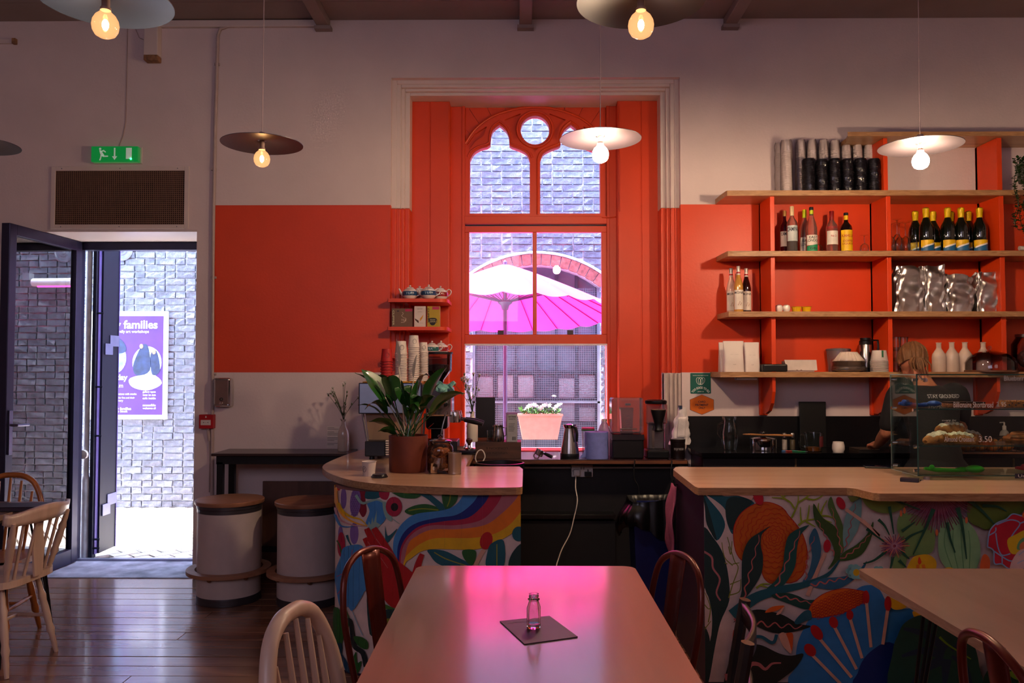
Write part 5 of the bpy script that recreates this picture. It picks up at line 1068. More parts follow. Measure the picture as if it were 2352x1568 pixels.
x, y_, z = at(2345, 4, 5.60); t = thing('storage_jar', 'large clear jar with snacks at the right edge of lowest shelf', 'jar', (x + .06, y_, z)); MB().lathe([(0, 0), (.10, 0), (.11, .03), (.11, .19), (.08, .24)], 28).build('jar_glass', thin_glass('dome_glass'), t); MB().lathe([(0, .24), (.085, .24), (.085, .26), (0, .262)], 28).build('lid', steel, t); MB().ball((0, 0, .09), .075, 12, 8, sc=(1, 1, .9)).build('contents', M('snack_brown', '#5a2c20', .8, var=.5, scale=40, bump=.6), t)
# small white label holder under the shelf
t = thing('under_shelf_light', 'slim pale holder fixed under the lowest shelf at left', 'holder', (X(1713, 5.6), 5.6, zb4)); MB().box(-.075, .075, -.02, .02, -.02, -.002).build('case', M('holder_grey', '#7a6f7c', .5), t, bevel=.003); MB().box(-.07, .07, -.021, -.019, -.016, -.006).build('front_strip', white_pl, t)
# ---- hanging plant at right edge ----
leafg = M('leaf_dark_green', '#16300f', .4, var=.3, rand=.2)
t = thing('hanging_plant', 'trailing dark green plant hanging at the right edge by the shelves', 'plant', (X(2355, 5.45), 5.45, tops[1]))
rnd = random.Random(5)
MB().lathe([(0, 0), (.07, 0), (.09, .12), (.085, .12), (.065, .01), (0, .01)], 20, (.10, .06, .05)).build('pot', M('grey_pot', '#6a6a6a', .6), t)
st = MB(); lf = MB()
for s_ in range(7):
    pts = [(.08, .04, .14)]; x, y_, z = rnd.uniform(-.06, .10), rnd.uniform(-.06, -.03), .17
    L = rnd.uniform(.35, .62) if s_ else .62; pts.append((x * .6, y_, .19))
    for q in range(10): pts.append((x + .02 * math.sin(q * 1.3 + s_), y_ + .01 * math.cos(q), z - L * q / 9))
    st.tube(pts, .0022, 5)
    for (px_, py_, pz_) in cr(pts, 3):
        for _ in range(3):
            a, e_ = rnd.uniform(0, 6.28), rnd.uniform(-.6, .8); L2 = rnd.uniform(.02, .032); d_ = Vector((math.cos(a) * math.cos(e_), math.sin(a) * math.cos(e_), math.sin(e_))); s2 = d_.cross(Vector((0, 0, 1))).normalized() * L2 * .38; p0 = Vector((px_, py_, pz_))
            lf.add([p0, p0 + d_ * L2 * .5 + s2, p0 + d_ * L2, p0 + d_ * L2 * .5 - s2], [(0, 1, 2, 3)])
st.build('stems', leafg, t); tag(lf.build('foliage', leafg, t), kind='stuff')
# ---- stickers on the wall ----
def sticker_loc(px, py): p = P(px, py, WY); return p
p = sticker_loc(1609, 880); t = thing('green_sticker', 'square dark green food saving sticker on the white wall', 'sticker', (p.x, WY - .001, p.z)); s_ = 47 * WY / F / 2
MB().prismY(rrect(-s_, s_, -s_, s_, .006), -.0015, 0).build('backing', M('sticker_green', '#0f5a50', .45), t)
d_ = MB(); txt(d_, 'TOO GOOD TO GO', s_ * 1.95, .016, 0, (0, -.0018, -s_ * .42), arc=-.070, bold=.02); txt(d_, 'FIGHTING FOOD WASTE TOGETHER', s_ * 1.5, .006, 0, (0, -.0018, s_ * .76)); txt(d_, 'JOIN US', s_ * .6, .008, 0, (0, -.0018, -s_ * .82), bold=.02)
for cx_, rot, rx_ in ((-.014, .35, .016), (.0, .05, .017), (.013, -.4, .015)):
    d_.tube([(cx_ + rx_ * math.cos(k * PI / 12) * math.cos(rot) - .026 * math.sin(k * PI / 12) * math.sin(rot), -.003, s_ * .22 + rx_ * math.cos(k * PI / 12) * math.sin(rot) + .026 * math.sin(k * PI / 12) * math.cos(rot)) for k in range(24)], .0014, 4, closed=True)
tag(d_.build('print', inkw, t), kind='stuff')
p = sticker_loc(1612, 929); t = thing('orange_sticker', 'orange hexagon card payment sticker on the white wall', 'sticker', (p.x, WY - .001, p.z)); R = 27.5 * WY / F
hx = [(0, .84), (1, .42), (1, -.42), (0, -.84), (-1, -.42), (-1, .42)]
MB().prismY([(a * R, b_ * R) for a, b_ in hx], -.0014, 0).build('border', M('sticker_rim', '#3a3a4a', .5), t); MB().prismY([(a * R * .97, b_ * R * .97) for a, b_ in hx], -.0022, -.0014).build('backing', M('sticker_orange', '#c8600c', .45), t)
d_ = MB()
for s2, zf, wf in (('CARD', .24, .62), ('PAYMENT', -.02, 1.08), ('ONLY', -.27, .56)): txt(d_, s2, R * wf, R * .17, 0, (0, -.0024, R * zf), bold=.02)
tag(d_.build('print', ink_n, t), kind='stuff')
# ---- corner shelves left of the window, teapots and tea ----
cs = thing('corner_shelf', 'small orange three-tier corner shelf with rounded ends by the window', 'shelves', (X(955, 5.8), 5.85, Z(757, 5.72)))
ctop = []
for pt, pb in ((685, 693), (750, 758), (813, 822)):
    Yf = 5.70; zt, zb = Z(pt, Yf), Z(pb, Yf); ctop.append(zt); x0, x1 = X(890, Yf), X(1027, Yf)
    out = [(x0, JY - .001), (x0, WY - .0), (x0, Yf)] + [(x1 - .07, Yf)] + [(x1 - .07 + .07 * math.sin(k * PI / 12), Yf + .07 - .07 * math.cos(k * PI / 12)) for k in range(1, 7)] + [(x1, JY - .001)]
    out = [(x0, WY - .002), (x0, Yf)] + [(x1 - .07, Yf)] + [(x1 - .07 + .07 * math.sin(k * PI / 12), Yf + .07 - .07 * math.cos(k * PI / 12)) for k in range(1, 7)] + [(x1, JY - .001), (X(945, JY), JY - .001), (X(945, JY), WY - .002)]
    MB().prism(out, zb, zt).build('shelf_board', orange, cs, True, bevel=.003)
def teapot(label, px, k, pyt, Y, col, flip=1, rz=0, group='small patterned teapots'):
    x = X(px, Y); z = ctop[k] + .0005; H = Z(pyt, Y) - ctop[k]; t = thing('teapot', label, 'teapot', (x, Y, z), rz, group); s = H / .105
    body = [(0, 0), (.032, 0), (.036, .003), (.052, .02), (.058, .04), (.054, .06), (.040, .076), (.026, .082)]
    MB().lathe([(r * s, q * s) for r, q in body], 32).build('body', ceramic, t)
    MB().lathe([(.0555 * s, .026 * s), (.0588 * s, .04 * s), (.0552 * s, .058 * s)], 32).build('pattern_band', M('teapot_band_' + col[1:], col, .25, var=.35, scale=80, coat=.4), t)
    MB().lathe([(.028 * s, .082 * s), (.024 * s, .088 * s), (.008 * s, .093 * s), (.005 * s, .096 * s), (.009 * s, .101 * s), (.006 * s, .106 * s), (0, .107 * s)], 24).build('lid', ceramic, t)
    MB().tube([(-.048 * s * flip, 0, .03 * s), (-.066 * s * flip, 0, .045 * s), (-.074 * s * flip, 0, .066 * s), (-.083 * s * flip, 0, .080 * s)], [.013 * s, .010 * s, .007 * s, .006 * s], 12).build('spout', ceramic, t)
    MB().tube([tuple(s * v for v in q) for q in cr([(.048 * flip, 0, .068), (.070 * flip, 0, .078), (.086 * flip, 0, .062), (.076 * flip, 0, .038), (.053 * flip, 0, .026)], 4)], .0042 * s, 8).build('handle', ceramic, t)
    d_ = MB(); txt(d_, 'TEA', .05 * s, .017 * s, 0, (0, 0, .042 * s), wrapR=.0592 * s, bold=.01); d_.build('lettering', M('teapot_letter', '#9ab8cc', .4), t)
teapot('white teapot with blue band, left on top corner shelf', 941, 0, 655, 5.78, '#1c3f66')
teapot('white teapot with blue band, middle front of top corner shelf', 984, 0, 654, 5.76, '#1c4068')
teapot('white teapot with red band, right on top corner shelf', 1011, 0, 657, 5.86, '#8f1a22', 1, -.3)
teapot('white teapot behind, between the two blue ones', 963, 0, 657, 5.93, '#5a1a30')
teapot('white teapot with green band on lower corner shelf', 992, 2, 783, 5.80, '#0f5a56', 1, -.2)
teapot('white teapot with red band on lower corner shelf', 1013, 2, 783, 5.90, '#8f1a22', 1, -.2)
def teabox(label, pxl, pxr, pyt, Y, col, side, build, rz=0):
    x = X((pxl + pxr) / 2, Y); z = ctop[1] + .0005; H = Z(pyt, Y) - ctop[1]; W = (pxr - pxl) * Y / F; t = thing('tea_box', label, 'box', (x, Y, z), rz)
    MB().box(-W / 2, W / 2, 0, .06, 0, H).build('carton', M('carton_' + col[1:], col, .5, var=.05), t, bevel=.001); build(t, W, H); return t
def tb1(t, W, H):
    d_ = MB(); w2_ = M('tea_ink_pale', '#c9b4a0', .6)
    d_.tube([(x * W, -.001, z * H) for x, z in cr([(-.05, .25), (.12, .28), (.2, .45), (.06, .52), (-.02, .62), (.06, .72), (.0, .8)], 4)], .0018, 4); txt(d_, 'TEA', W * .25, H * .12, 0, (.08 * W, -.001, .38 * H)); d_.build('swan_print', w2_, t)
    MB().box(W * .15, W * .5, -.0012, 0, H * .84, H * .96).build('pink_flash', M('pink_flash', '#b01a50', .5), t); d_ = MB(); txt(d_, 'CLIPPER', H * .8, W * .09, 0, (0, 0, 0), bold=.02, T=Matrix.Translation((-W * .42, -.001, H * .5)) @ Matrix.Rotation(PI / 2, 4, 'Y')); d_.build('lettering', M('tea_ink_cream', '#c8c09a', .6), t)
    MB().ball((-.2 * W, -.001, .86 * H), .008, 8, 6, sc=(1, .1, .5)).build('leaf_print', ink_n, t)
def tb2(t, W, H):
    d_ = MB(); txt(d_, 'NEWBY', W * .5, H * .05, 0, (0, -.001, H * .87)); txt(d_, 'CHAMOMILE', W * .4, H * .03, 0, (0, -.001, H * .73)); txt(d_, 'tea bags', W * .3, H * .025, 0, (.1 * W, -.001, H * .2)); d_.build('lettering', M('ink_grey', '#5a5450', .6), t)
    MB().prismY([(0, .40 * H), (.32 * W, .60 * H), (.22 * W, .42 * H), (.02 * W, .28 * H)], -.0012, 0).build('gold_leaf_print', M('leaf_gold', '#c98e1c', .5), t); MB().prismY([(-.45 * W, .42 * H), (-.1 * W, .30 * H), (-.12 * W, .18 * H), (-.42 * W, .34 * H)], -.0012, 0).build('brown_leaf_print', M('leaf_brown', '#4a2a1c', .6), t)
def tb3(t, W, H):
    MB().prismY([(x * W, z * H) for x, z in cr([(-.36, .42), (.2, .42), (.2, .25), (.05, .1), (-.2, .1), (-.34, .25)], 4, True)], -.0012, 0).build('cup_print', ink, t); MB().tube([(.2 * W, -.001, .38 * H), (.3 * W, -.001, .34 * H), (.26 * W, -.001, .22 * H), (.16 * W, -.001, .2 * H)], .0015, 4).build('cup_handle_print', ink, t)
    d_ = MB(); txt(d_, 'ORGANIC', W * .45, H * .06, 0, (-.07 * W, -.0016, H * .35)); txt(d_, 'LEMON', W * .42, H * .07, 0, (-.07 * W, -.0016, H * .26)); d_.build('lettering', M('tea_ink_cream', '#c8c09a', .6), t)
    MB().box(-.1 * W, .45 * W, -.0012, 0, H * .84, H * .98).build('pink_flash', M('pink_flash', '#b01a50', .5), t); d_ = MB(); txt(d_, 'CLIPPER', H * .7, W * .12, 0, (0, 0, 0), bold=.02, T=Matrix.Translation((-W * .41, -.001, H * .55)) @ Matrix.Rotation(PI / 2, 4, 'Y')); d_.build('side_lettering', ink, t)
teabox('brown tea box with pale swan drawing, left', 899, 947, 708, 5.78, '#6e5340', 0, tb1, -.05)
teabox('white tea box with gold leaf, middle', 951, 977, 703, 5.76, '#cdc0ba', 0, tb2)
teabox('yellow tea box with black cup drawing, right', 981, 1010, 703, 5.76, '#a88c12', 0, tb3, .03)
# ================= OUTDOOR PARASOL AND PLANTER =================
PKL = '#e0209a'
def canopy_mat():
    m = bpy.data.materials.new('pink_canvas'); m.use_nodes = True; n = m.node_tree.nodes; l = m.node_tree.links; n.remove(n['Principled BSDF'])
    d = n.new('ShaderNodeBsdfDiffuse'); d.inputs[0].default_value = lin('#ff6ea6'); t = n.new('ShaderNodeBsdfTranslucent'); t.inputs[0].default_value = lin('#ff1480')
    x = n.new('ShaderNodeMixShader'); x.inputs[0].default_value = .38; l.new(d.outputs[0], x.inputs[1]); l.new(t.outputs[0], x.inputs[2]); l.new(x.outputs[0], n['Material Output'].inputs[0]); return m
cx_, cy_ = X(1160, 7.55), 7.55
ps = thing('parasol', 'large pink parasol outside the church window', 'parasol', (cx_, cy_, 0))
ps.location.z = 0
N_ = 24; R_p = 1.08; zr_, za_ = 2.02, 2.50
TL = Matrix.Translation((0, 0, zr_)) @ Matrix.Rotation(math.radians(-5.5), 4, 'X') @ Matrix.Translation((0, 0, -zr_))
def can(u, v):
    a = 2 * PI * u; seg_ = abs(math.sin(a * N_ / 2)); r = v * R_p * (1 - .012 * seg_ * v)
    return (r * math.cos(a), r * math.sin(a), za_ - (za_ - zr_) * (v ** 1.12) + .0 - .022 * seg_ * v * v)
MB().grid(can, N_ * 6, 12, closed=True, T=TL).build('canopy', canopy_mat(), ps)
pm_ = M('parasol_rib', '#a01878', .5); pw_ = M('parasol_pole', '#57406a', .4)
for k in range(N_):
    a = 2 * PI * k / N_; MB().tube([(v * R_p * math.cos(a), v * R_p * math.sin(a), za_ - (za_ - zr_) * (v ** 1.12) - .012) for v in (.02, .25, .5, .75, .985)], .006, 6, T=TL).build('rib', pm_, ps)
    if k % 1 == 0: MB().tube([(.03 * math.cos(a), .03 * math.sin(a), 2.13), (.48 * R_p * math.cos(a), .48 * R_p * math.sin(a), za_ - (za_ - zr_) * (.48 ** 1.12) - .016)], .0055, 6, T=TL).build('strut', pw_, ps)
MB().lathe([(0, 2.16), (.03, 2.16), (.065, 2.14), (.07, 2.125), (.04, 2.10), (.03, 2.06), (0, 2.06)], 24, T=TL).build('hub', pw_, ps)
MB().lathe([(0, .06), (.02, .06), (.02, 1.80), (.024, 1.80), (.024, 1.84), (.02, 1.84), (.02, za_ + .01), (0, za_ + .03)], 16).build('pole', pw_, ps)
MB().lathe([(0, 0), (.26, 0), (.27, .03), (.24, .06), (.03, .08), (0, .08)], 28).build('base', M('parasol_base', '#4a4850', .7), ps)
# planter hooked on the grille
px_c = P(1240, 975, OY - .1); PY_ = OY - .10
t = thing('flower_planter', 'salmon pink trough planter with white flowers hung on the wire grille', 'planter', (px_c.x, PY_, Z(1008, PY_)))
w0, w1_ = 40 * PY_ / F, 51 * PY_ / F; H = Z(950, PY_) - Z(1008, PY_)
b = MB(); n_ = 0
vs = [(-w0, -.06, 0), (w0, -.06, 0), (w0, .06, 0), (-w0, .06, 0), (-w1_, -.085, H), (w1_, -.085, H), (w1_, .085, H), (-w1_, .085, H), (-w1_ + .012, -.073, H), (w1_ - .012, -.073, H), (w1_ - .012, .073, H), (-w1_ + .012, .073, H), (-w0, -.05, H * .7), (w0, -.05, H * .7), (w0, .05, H * .7), (-w0, .05, H * .7)]
b.add(vs, [(3, 2, 1, 0), (0, 1, 5, 4), (1, 2, 6, 5), (2, 3, 7, 6), (3, 0, 4, 7), (4, 5, 9, 8), (5, 6, 10, 9), (6, 7, 11, 10), (7, 4, 8, 11), (8, 9, 13, 12), (9, 10, 14, 13), (10, 11, 15, 14), (11, 8, 12, 15), (12, 13, 14, 15)])
b.build('trough', M('salmon_plastic', '#cc8070', .5), t, bevel=.004); MB().box(-w1_ - .006, w1_ + .006, -.092, -.078, H - .02, H + .003).box(-.15, -.14, .08, .13, H * .2, H + .02).box(.14, .15, .08, .13, H * .2, H + .02).build('rim', MATS['salmon_plastic'], t)
rnd = random.Random(11); fo = MB(); fw_ = MB()
for k in range(260):
    c = Vector((rnd.uniform(-w1_ + .02, w1_ - .02), rnd.uniform(-.08, .07), H - .02 + rnd.uniform(0, .07))); a, e_ = rnd.uniform(0, 6.3), rnd.uniform(-.3, 1.2); d_ = Vector((math.cos(a) * math.cos(e_), math.sin(a) * math.cos(e_), math.sin(e_))); s2 = d_.cross(Vector((.1, .2, 1))).normalized() * .012
    fo.add([c, c + d_ * .02 + s2, c + d_ * .045, c + d_ * .02 - s2], [(0, 1, 2, 3)])
tag(fo.build('foliage', M('planter_leaf', '#4a7a3a', .5, var=.3), t), kind='stuff')
for k in range(34):
    hx_ = rnd.choice((-.19, -.14, -.10, .0, .03, .06, .17, .2, .12, -.05)) + rnd.uniform(-.03, .03); hh = .05 + .05 * abs(math.sin(hx_ * 21)) + (.14 if hx_ > .13 and rnd.random() < .3 else 0)
    fl1 = MB(); 
    for q in range(6): a = q * PI / 3; fl1.add([(0, 0, 0), (.016 * math.cos(a - .4), .016 * math.sin(a - .4), .006), (.03 * math.cos(a), .03 * math.sin(a), .002), (.016 * math.cos(a + .4), .016 * math.sin(a + .4), .006)], [(0, 1, 2, 3)])
    fl1.ball((0, 0, .004), .006, 8, 4); o = fl1.build('flower', M('white_petal', '#dcd8d2', .6), t); o.location = (hx_, rnd.uniform(-.1, .04), H + hh); o.rotation_euler = (rnd.uniform(.4, 1.5), rnd.uniform(-.5, .5), rnd.uniform(-.6, .6))
# ================= LEFT WALL FITTINGS =================
def wq(px, py, Y=WY): return P(px, py, Y)
# exit sign
a_, b_ = wq(217, 339), wq(328, 377); t = thing('exit_sign', 'green emergency exit sign with running man above the doorway vent', 'sign', ((a_.x + b_.x) / 2, WY, b_.z)); w_, h_ = b_.x - a_.x, a_.z - b_.z
MB().box(-w_ / 2, w_ / 2, -.012, 0, 0, h_).build('back_plate', white_pl, t, bevel=.004); MB().box(-w_ / 2 + .004, w_ / 2 - .012, -.055, -.012, .004, h_ - .004).build('diffuser', M('sign_green', '#0a6a2a', .18, coat=.5, emit=.35, ecol='#0a8a3c'), t, bevel=.006)
d_ = MB(); yy = -.0566; s_ = h_
def sg(pts, mi=0): d_.prismY([(x * s_, z * s_) for x, z in pts], yy, -.0552, mi)
sg([(x + .05, z) for x, z in [(-.92 + .07 * math.cos(k * PI / 6), .80 + .07 * math.sin(k * PI / 6)) for k in range(12)]]); sg([(-.92, .72), (-.80, .70), (-.62, .42), (-.70, .36), (-.86, .50)]); sg([(-.86, .66), (-.66, .74), (-.52, .62), (-.56, .58), (-.68, .66), (-.82, .60)]); sg([(-.72, .46), (-.64, .40), (-.40, .40), (-.40, .33), (-.68, .32), (-.78, .38)]); sg([(-.84, .48), (-.76, .42), (-.80, .28), (-.84, .12), (-.92, .12), (-.86, .30)])
sg([(-.055, .86), (.03, .86), (.03, .36), (.14, .36), (-.0125, .14), (-.165, .36), (-.055, .36)]); sg([(.66, .86), (1.0, .86), (1.0, .2), (.66, .2)])
tag(d_.build('pictogram', M('sign_white', '#cfe6d4', .5, emit=.12), t), kind='stuff')
MB().ball((w_ * .33, -.056, h_ * .2), .006, 10, 6).build('indicator_light', M('led_green', '#30ff90', .4, emit=14, ecol='#22ff88'), t)
o = MB().tube([wq(272, 340), wq(283, 312), wq(289, 280), wq(291, 200), wq(293, 72), wq(294, 44)], .0045, 6).build('sign_cable', M('cable_white2', '#a8928e', .5)); tag(o, 'thin white cable running up the wall from the exit sign', 'cable')
# vent
a_, b_ = wq(120, 383), wq(434, 526); t = thing('ventilation_grille', 'large white framed vent grille with brown mesh above the doorway', 'vent', ((a_.x + b_.x) / 2, WY, b_.z)); w_, h_ = b_.x - a_.x, a_.z - b_.z; fr_ = .033
MB().box(-w_ / 2, -w_ / 2 + fr_, -.014, 0, 0, h_).box(w_ / 2 - fr_, w_ / 2, -.014, 0, 0, h_).box(-w_ / 2 + fr_, w_ / 2 - fr_, -.014, 0, 0, fr_).box(-w_ / 2 + fr_, w_ / 2 - fr_, -.014, 0, h_ - fr_, h_).build('frame', white_trim, t, bevel=.003)
MB().box(-w_ / 2 + fr_, w_ / 2 - fr_, -.002, 0, fr_, h_ - fr_).build('backing', M('vent_dark', '#2c1c16', .8, var=.2, scale=2), t); MB().box(-.03, .24, -.0035, -.002, fr_ + .05, h_ - .12).build('dark_opening', M('vent_black', '#0c0706', .9), t)
b = MB(); n_ = 66; iw, ih = w_ - 2 * fr_, h_ - 2 * fr_
for k in range(n_ + 1): x = -iw / 2 + iw * k / n_; b.box(x - .0022, x + .0022, -.009, -.005, fr_, h_ - fr_)
for k in range(28): z = fr_ + ih * k / 27; b.box(-iw / 2, iw / 2, -.0085, -.0045, z - .0022, z + .0022)
tag(b.build('mesh', M('vent_mesh', '#7a5a48', .5), t), kind='stuff')
for px in (142, 276, 408):
    for zz in (fr_ / 2, h_ - fr_ / 2): MB().lathe([(0, 0), (.004, 0), (.003, .003), (0, .003)], 8, T=Matrix.Translation((wq(px, 500).x - t.location.x, -.014, zz)) @ Matrix.Rotation(PI / 2, 4, 'X')).build('screw', iron, t)
# conduits
cm_ = M('conduit_white', '#b09c98', .45)
o = MB().tube([wq(486, 1320, WY - .015), wq(487, 1100, WY - .015), wq(488, 850, WY - .015), wq(490, 500, WY - .015), wq(494, 300, WY - .015), wq(500, 80, WY - .015), wq(506, 66, WY - .015), wq(525, 60, WY - .015), wq(742, 55, WY - .015)], .011, 8).build('wall_conduit', cm_); tag(o, 'white painted conduit running up the wall beside the orange square', 'conduit')
b = MB()
for py in (147, 388, 637, 858): q = wq(490 if py > 300 else 498, py, WY - .016); b.box(q.x - .018, q.x + .018, WY - .02, WY, q.z - .008, q.z + .008)
o2 = b.build('clip', cm_); o2.parent = o; o2['kind'] = 'stuff'
a_ = wq(341, 20); b_ = wq(371, 146); t = thing('wall_corbel', 'narrow white box corbel with brown stained foot high on the left wall', 'corbel', ((a_.x + b_.x) / 2, WY, b_.z)); w_ = b_.x - a_.x
MB().box(-w_ / 2, w_ / 2, -.07, 0, .04, CEIL - b_.z).build('box', white_trim, t, bevel=.005); MB().box(-w_ / 2, w_ / 2, -.07, 0, 0, .04).build('stained_end', M('stain', '#8a6244', .7, var=.3, scale=30), t, bevel=.005)
MB().tube([(-.015 - w_ / 2, -.01, .17), (-w_ / 2 - .06, -.01, .19), (-w_ / 2 - .10, -.01, .28), (-w_ / 2 - .10, -.01, CEIL - b_.z)], .003, 5).build('loose_wire', cm_, t)
q = wq(20, 97); t = thing('wall_bracket', 'small white horizontal bracket high on the wall at left edge', 'bracket', (q.x, WY, q.z)); MB().box(-.25, .055, -.02, 0, -.015, .015).build('rail', white_trim, t); MB().box(.04, .065, -.03, 0, -.02, .02).build('end_cap', M('stain'), t)
# fire call point
a_, b_ = wq(463, 951), wq(495, 983); t = thing('fire_call_point', 'red fire alarm call point box beside the doorway', 'alarm', ((a_.x + b_.x) / 2, WY, b_.z)); w_, h_ = b_.x - a_.x, a_.z - b_.z
MB().box(-w_ / 2, w_ / 2, -.05, 0, 0, h_).build('box', M('alarm_red', '#a80c14', .35), t, bevel=.004); MB().box(-w_ * .36, w_ * .34, -.0515, -.05, h_ * .25, h_ * .62).build('window', white_pl, t)
d_ = MB(); txt(d_, '> - <', w_ * .4, h_ * .09, 0, (0, -.052, h_ * .44), bold=.02); d_.build('mark', ink, t); MB().prismY([(-.006, h_ * .78), (.006, h_ * .78), (.004, h_ * .9), (-.003, h_ * .9)], -.0515, -.05).build('flame_mark', white_pl, t)
o = MB().tube([wq(478, 983, WY - .02), wq(481, 1012, WY - .012)], .012, 8).tube([wq(481, 1012, WY - .012), wq(482, 1060, WY - .01), wq(480, 1130, WY - .01)], .005, 6).build('alarm_cable', cm_); tag(o, 'white cable dropping from the red fire call point', 'cable')
# soap dispenser
a_, b_ = wq(497, 867), wq(536, 933); t = thing('paper_dispenser', 'polished chrome dispenser on the wall below the orange square', 'dispenser', ((a_.x + b_.x) / 2, WY, b_.z)); w_, h_ = b_.x - a_.x, a_.z - b_.z
MB().box(-w_ / 2, w_ / 2, -.07, 0, 0, h_).build('body', chrome, t, bevel=.018, seg=4); MB().lathe([(0, 0), (.012, 0), (.010, .006), (0, .007)], 16, T=Matrix.Translation((0, -.07, h_ * .12)) @ Matrix.Rotation(PI / 2, 4, 'X')).build('button', chrome, t); MB().lathe([(.008, 0), (.012, .004), (.008, .006)], 16, T=Matrix.Translation((0, -.07, h_ * .26)) @ Matrix.Rotation(PI / 2, 4, 'X')).build('sight_window', ink, t)
# notice
a_, b_ = wq(751, 979), wq(779, 1028); t = thing('paper_notice', 'small printed paper notice on wall behind the white vase', 'notice', ((a_.x + b_.x) / 2, WY, b_.z)); w_, h_ = b_.x - a_.x, a_.z - b_.z
MB().box(-w_ / 2, w_ / 2, -.002, 0, 0, h_).build('sheet', paper, t); d_ = MB()
for k in range(13):
    if k in (2, 6, 10): continue
    d_.box(-w_ * .45, w_ * (.45 if k % 3 else .1), -.0026, -.002, h_ * (.93 - k * .066), h_ * (.945 - k * .066))
tag(d_.build('print', ink, t), kind='stuff')
# ================= VASES =================
def vase(label, px, pyb, pyt, wpx, Y, z, pyf, seed, mat_, sprd=.10, group='white vases with carnations'):
    x = X(px, Y); H = Z(pyt, Y) - z; R = wpx / 2 * Y / F; t = thing('flower_vase', label, 'vase', (x, Y, z), 0, group)
    MB().lathe([(r * R, q * H) for r, q in [(0, 0), (.9, 0), (1, .03), (1, .50), (.92, .62), (.6, .76), (.36, .84), (.32, .92), (.38, .97), (.38, 1), (.28, 1), (.26, .85)]], 28).build('vase_body', mat_, t)
    rnd = random.Random(seed); top = Z(pyf, Y) - z; stem = MB(); lf = MB(); fls = []
    for k in range(11):
        a = rnd.uniform(0, 6.28); r = rnd.uniform(.25, 1) * sprd; hh = top * rnd.uniform(.80, 1) - (.02 if r > sprd * .7 else 0); pts = cr([(0, 0, H * .5), (.003 * math.cos(a), .003 * math.sin(a), H), (r * .35 * math.cos(a), r * .35 * math.sin(a), H + (hh - H) * .45), (r * math.cos(a), r * math.sin(a), hh)], 4); stem.tube(pts, .0016, 5)
        if k % 2: m_ = pts[len(pts) * 2 // 3]; a2 = a + rnd.uniform(-1, 1); e2 = (m_[0] + .03 * math.cos(a2), m_[1] + .03 * math.sin(a2), m_[2] + .04); stem.tube([m_, e2], .0012, 4); fls.append((e2, .5))
        fls.append((pts[-1], rnd.choice((1, 1, .6))))
        for q in range(3): m_ = Vector(pts[min(len(pts) - 1, 3 + q * 2)]); d_ = Vector((math.cos(a + q * 2), math.sin(a + q * 2), 1.2)).normalized() * .045; s2 = d_.cross(Vector((0, 0, 1))).normalized() * .003; lf.add([m_, m_ + d_ * .5 + s2, m_ + d_, m_ + d_ * .5 - s2], [(0, 1, 2, 3)])
    stem.build('stems', M('stem_green', '#3c4a2c', .6), t); tag(lf.build('leaves', M('stem_green'), t), kind='stuff')
    for c, s in fls:
        b = MB()
        if s > .55:
            for q in range(12): a, e_ = q * 2.4, .15 + .1 * q; d_ = Vector((math.cos(a) * math.cos(e_), math.sin(a) * math.cos(e_), math.sin(e_))) * .014 * s * 1.2; s2 = d_.cross(Vector((0, 0, 1))).normalized() * .006 * s; b.add([(0, 0, 0), d_ * .7 + s2, d_ * 1.1, d_ * .7 - s2], [(0, 1, 2, 3)])
            b.lathe([(0, -.012), (.004, -.010), (.006, 0), (0, .001)], 8, mi=1)
        else: b.lathe([(0, -.012), (.005, -.006), (.004, .004), (0, .008)], 8, mi=1); b.ball((0, 0, .008), .003, 6, 4)
        o = b.build('flower', [M('white_petal'), M('bud_green', '#5a6640', .6)], t); o.location = c
vase('white bottle vase with carnations on the high table', 790, 1034, 963, 26, 5.63, .9305, 880, 3, stone, .12)
CRZ = LZ + .085 + .055
# crate on window counter
cx0, cx1 = X(1092, 5.52), X(1197, 5.52); cz1 = Z(1015, 5.52); t = thing('wooden_crate', 'shallow dark wooden crate with faint lettering left of the window counter', 'crate', ((cx0 + cx1) / 2, 5.62, LZ)); ch = cz1 - LZ; w_ = (cx1 - cx0) / 2
cwd = wood('crate_wood', '#3a2018', '#5a3524', .6, 'x', 6)
MB().box(-w_, w_, -.10, -.09, 0, ch).build('front_board', cwd, t, bevel=.001); MB().box(-w_, -w_ + .01, -.09, .09, 0, ch).box(w_ - .01, w_, -.09, .09, 0, ch).build('end_boards', cwd, t); MB().box(-w_ + .01, w_ - .01, -.09, .09, ch - .012, ch - .002).build('top_board', cwd, t); MB().box(-w_, w_, .09, .10, 0, ch).build('back_board', cwd, t)
d_ = MB(); txt(d_, 'LONDON E', w_ * .95, .014, 0, (0, 0, 0), T=Matrix.Translation((-.01, -.1006, ch * .62)) @ Matrix.Rotation(PI, 4, 'Y'), bold=.01); txt(d_, 'UNION ST', w_ * .9, .012, 0, (0, 0, 0), T=Matrix.Translation((-.01, -.1006, ch * .32)) @ Matrix.Rotation(PI, 4, 'Y')); d_.build('lettering', M('crate_ink', '#1c100c', .7), t)
cz = LZ + ch + .0005 - .002
vase('white bottle vase with carnations standing before the window', 1085, 1012, 945, 26, 5.57, cz, 857, 8, ceramic, .14)
x0, x1 = X(1093, 5.68), X(1137, 5.68); t = thing('black_board', 'upright black board leaning in the window behind the vase', 'board', ((x0 + x1) / 2, 5.68, cz)); MB().box(-(x1 - x0) / 2, (x1 - x0) / 2, 0, .012, 0.02, Z(912, 5.68) - cz).build('board', M('black_board', '#0d0812', .5), t, bevel=.002); MB().box(-(x1 - x0) / 2, (x1 - x0) / 2, -.02, .02, 0, .02).build('wooden_foot', wood('foot_wood', '#6a2c14', '#8a4420', .5), t)
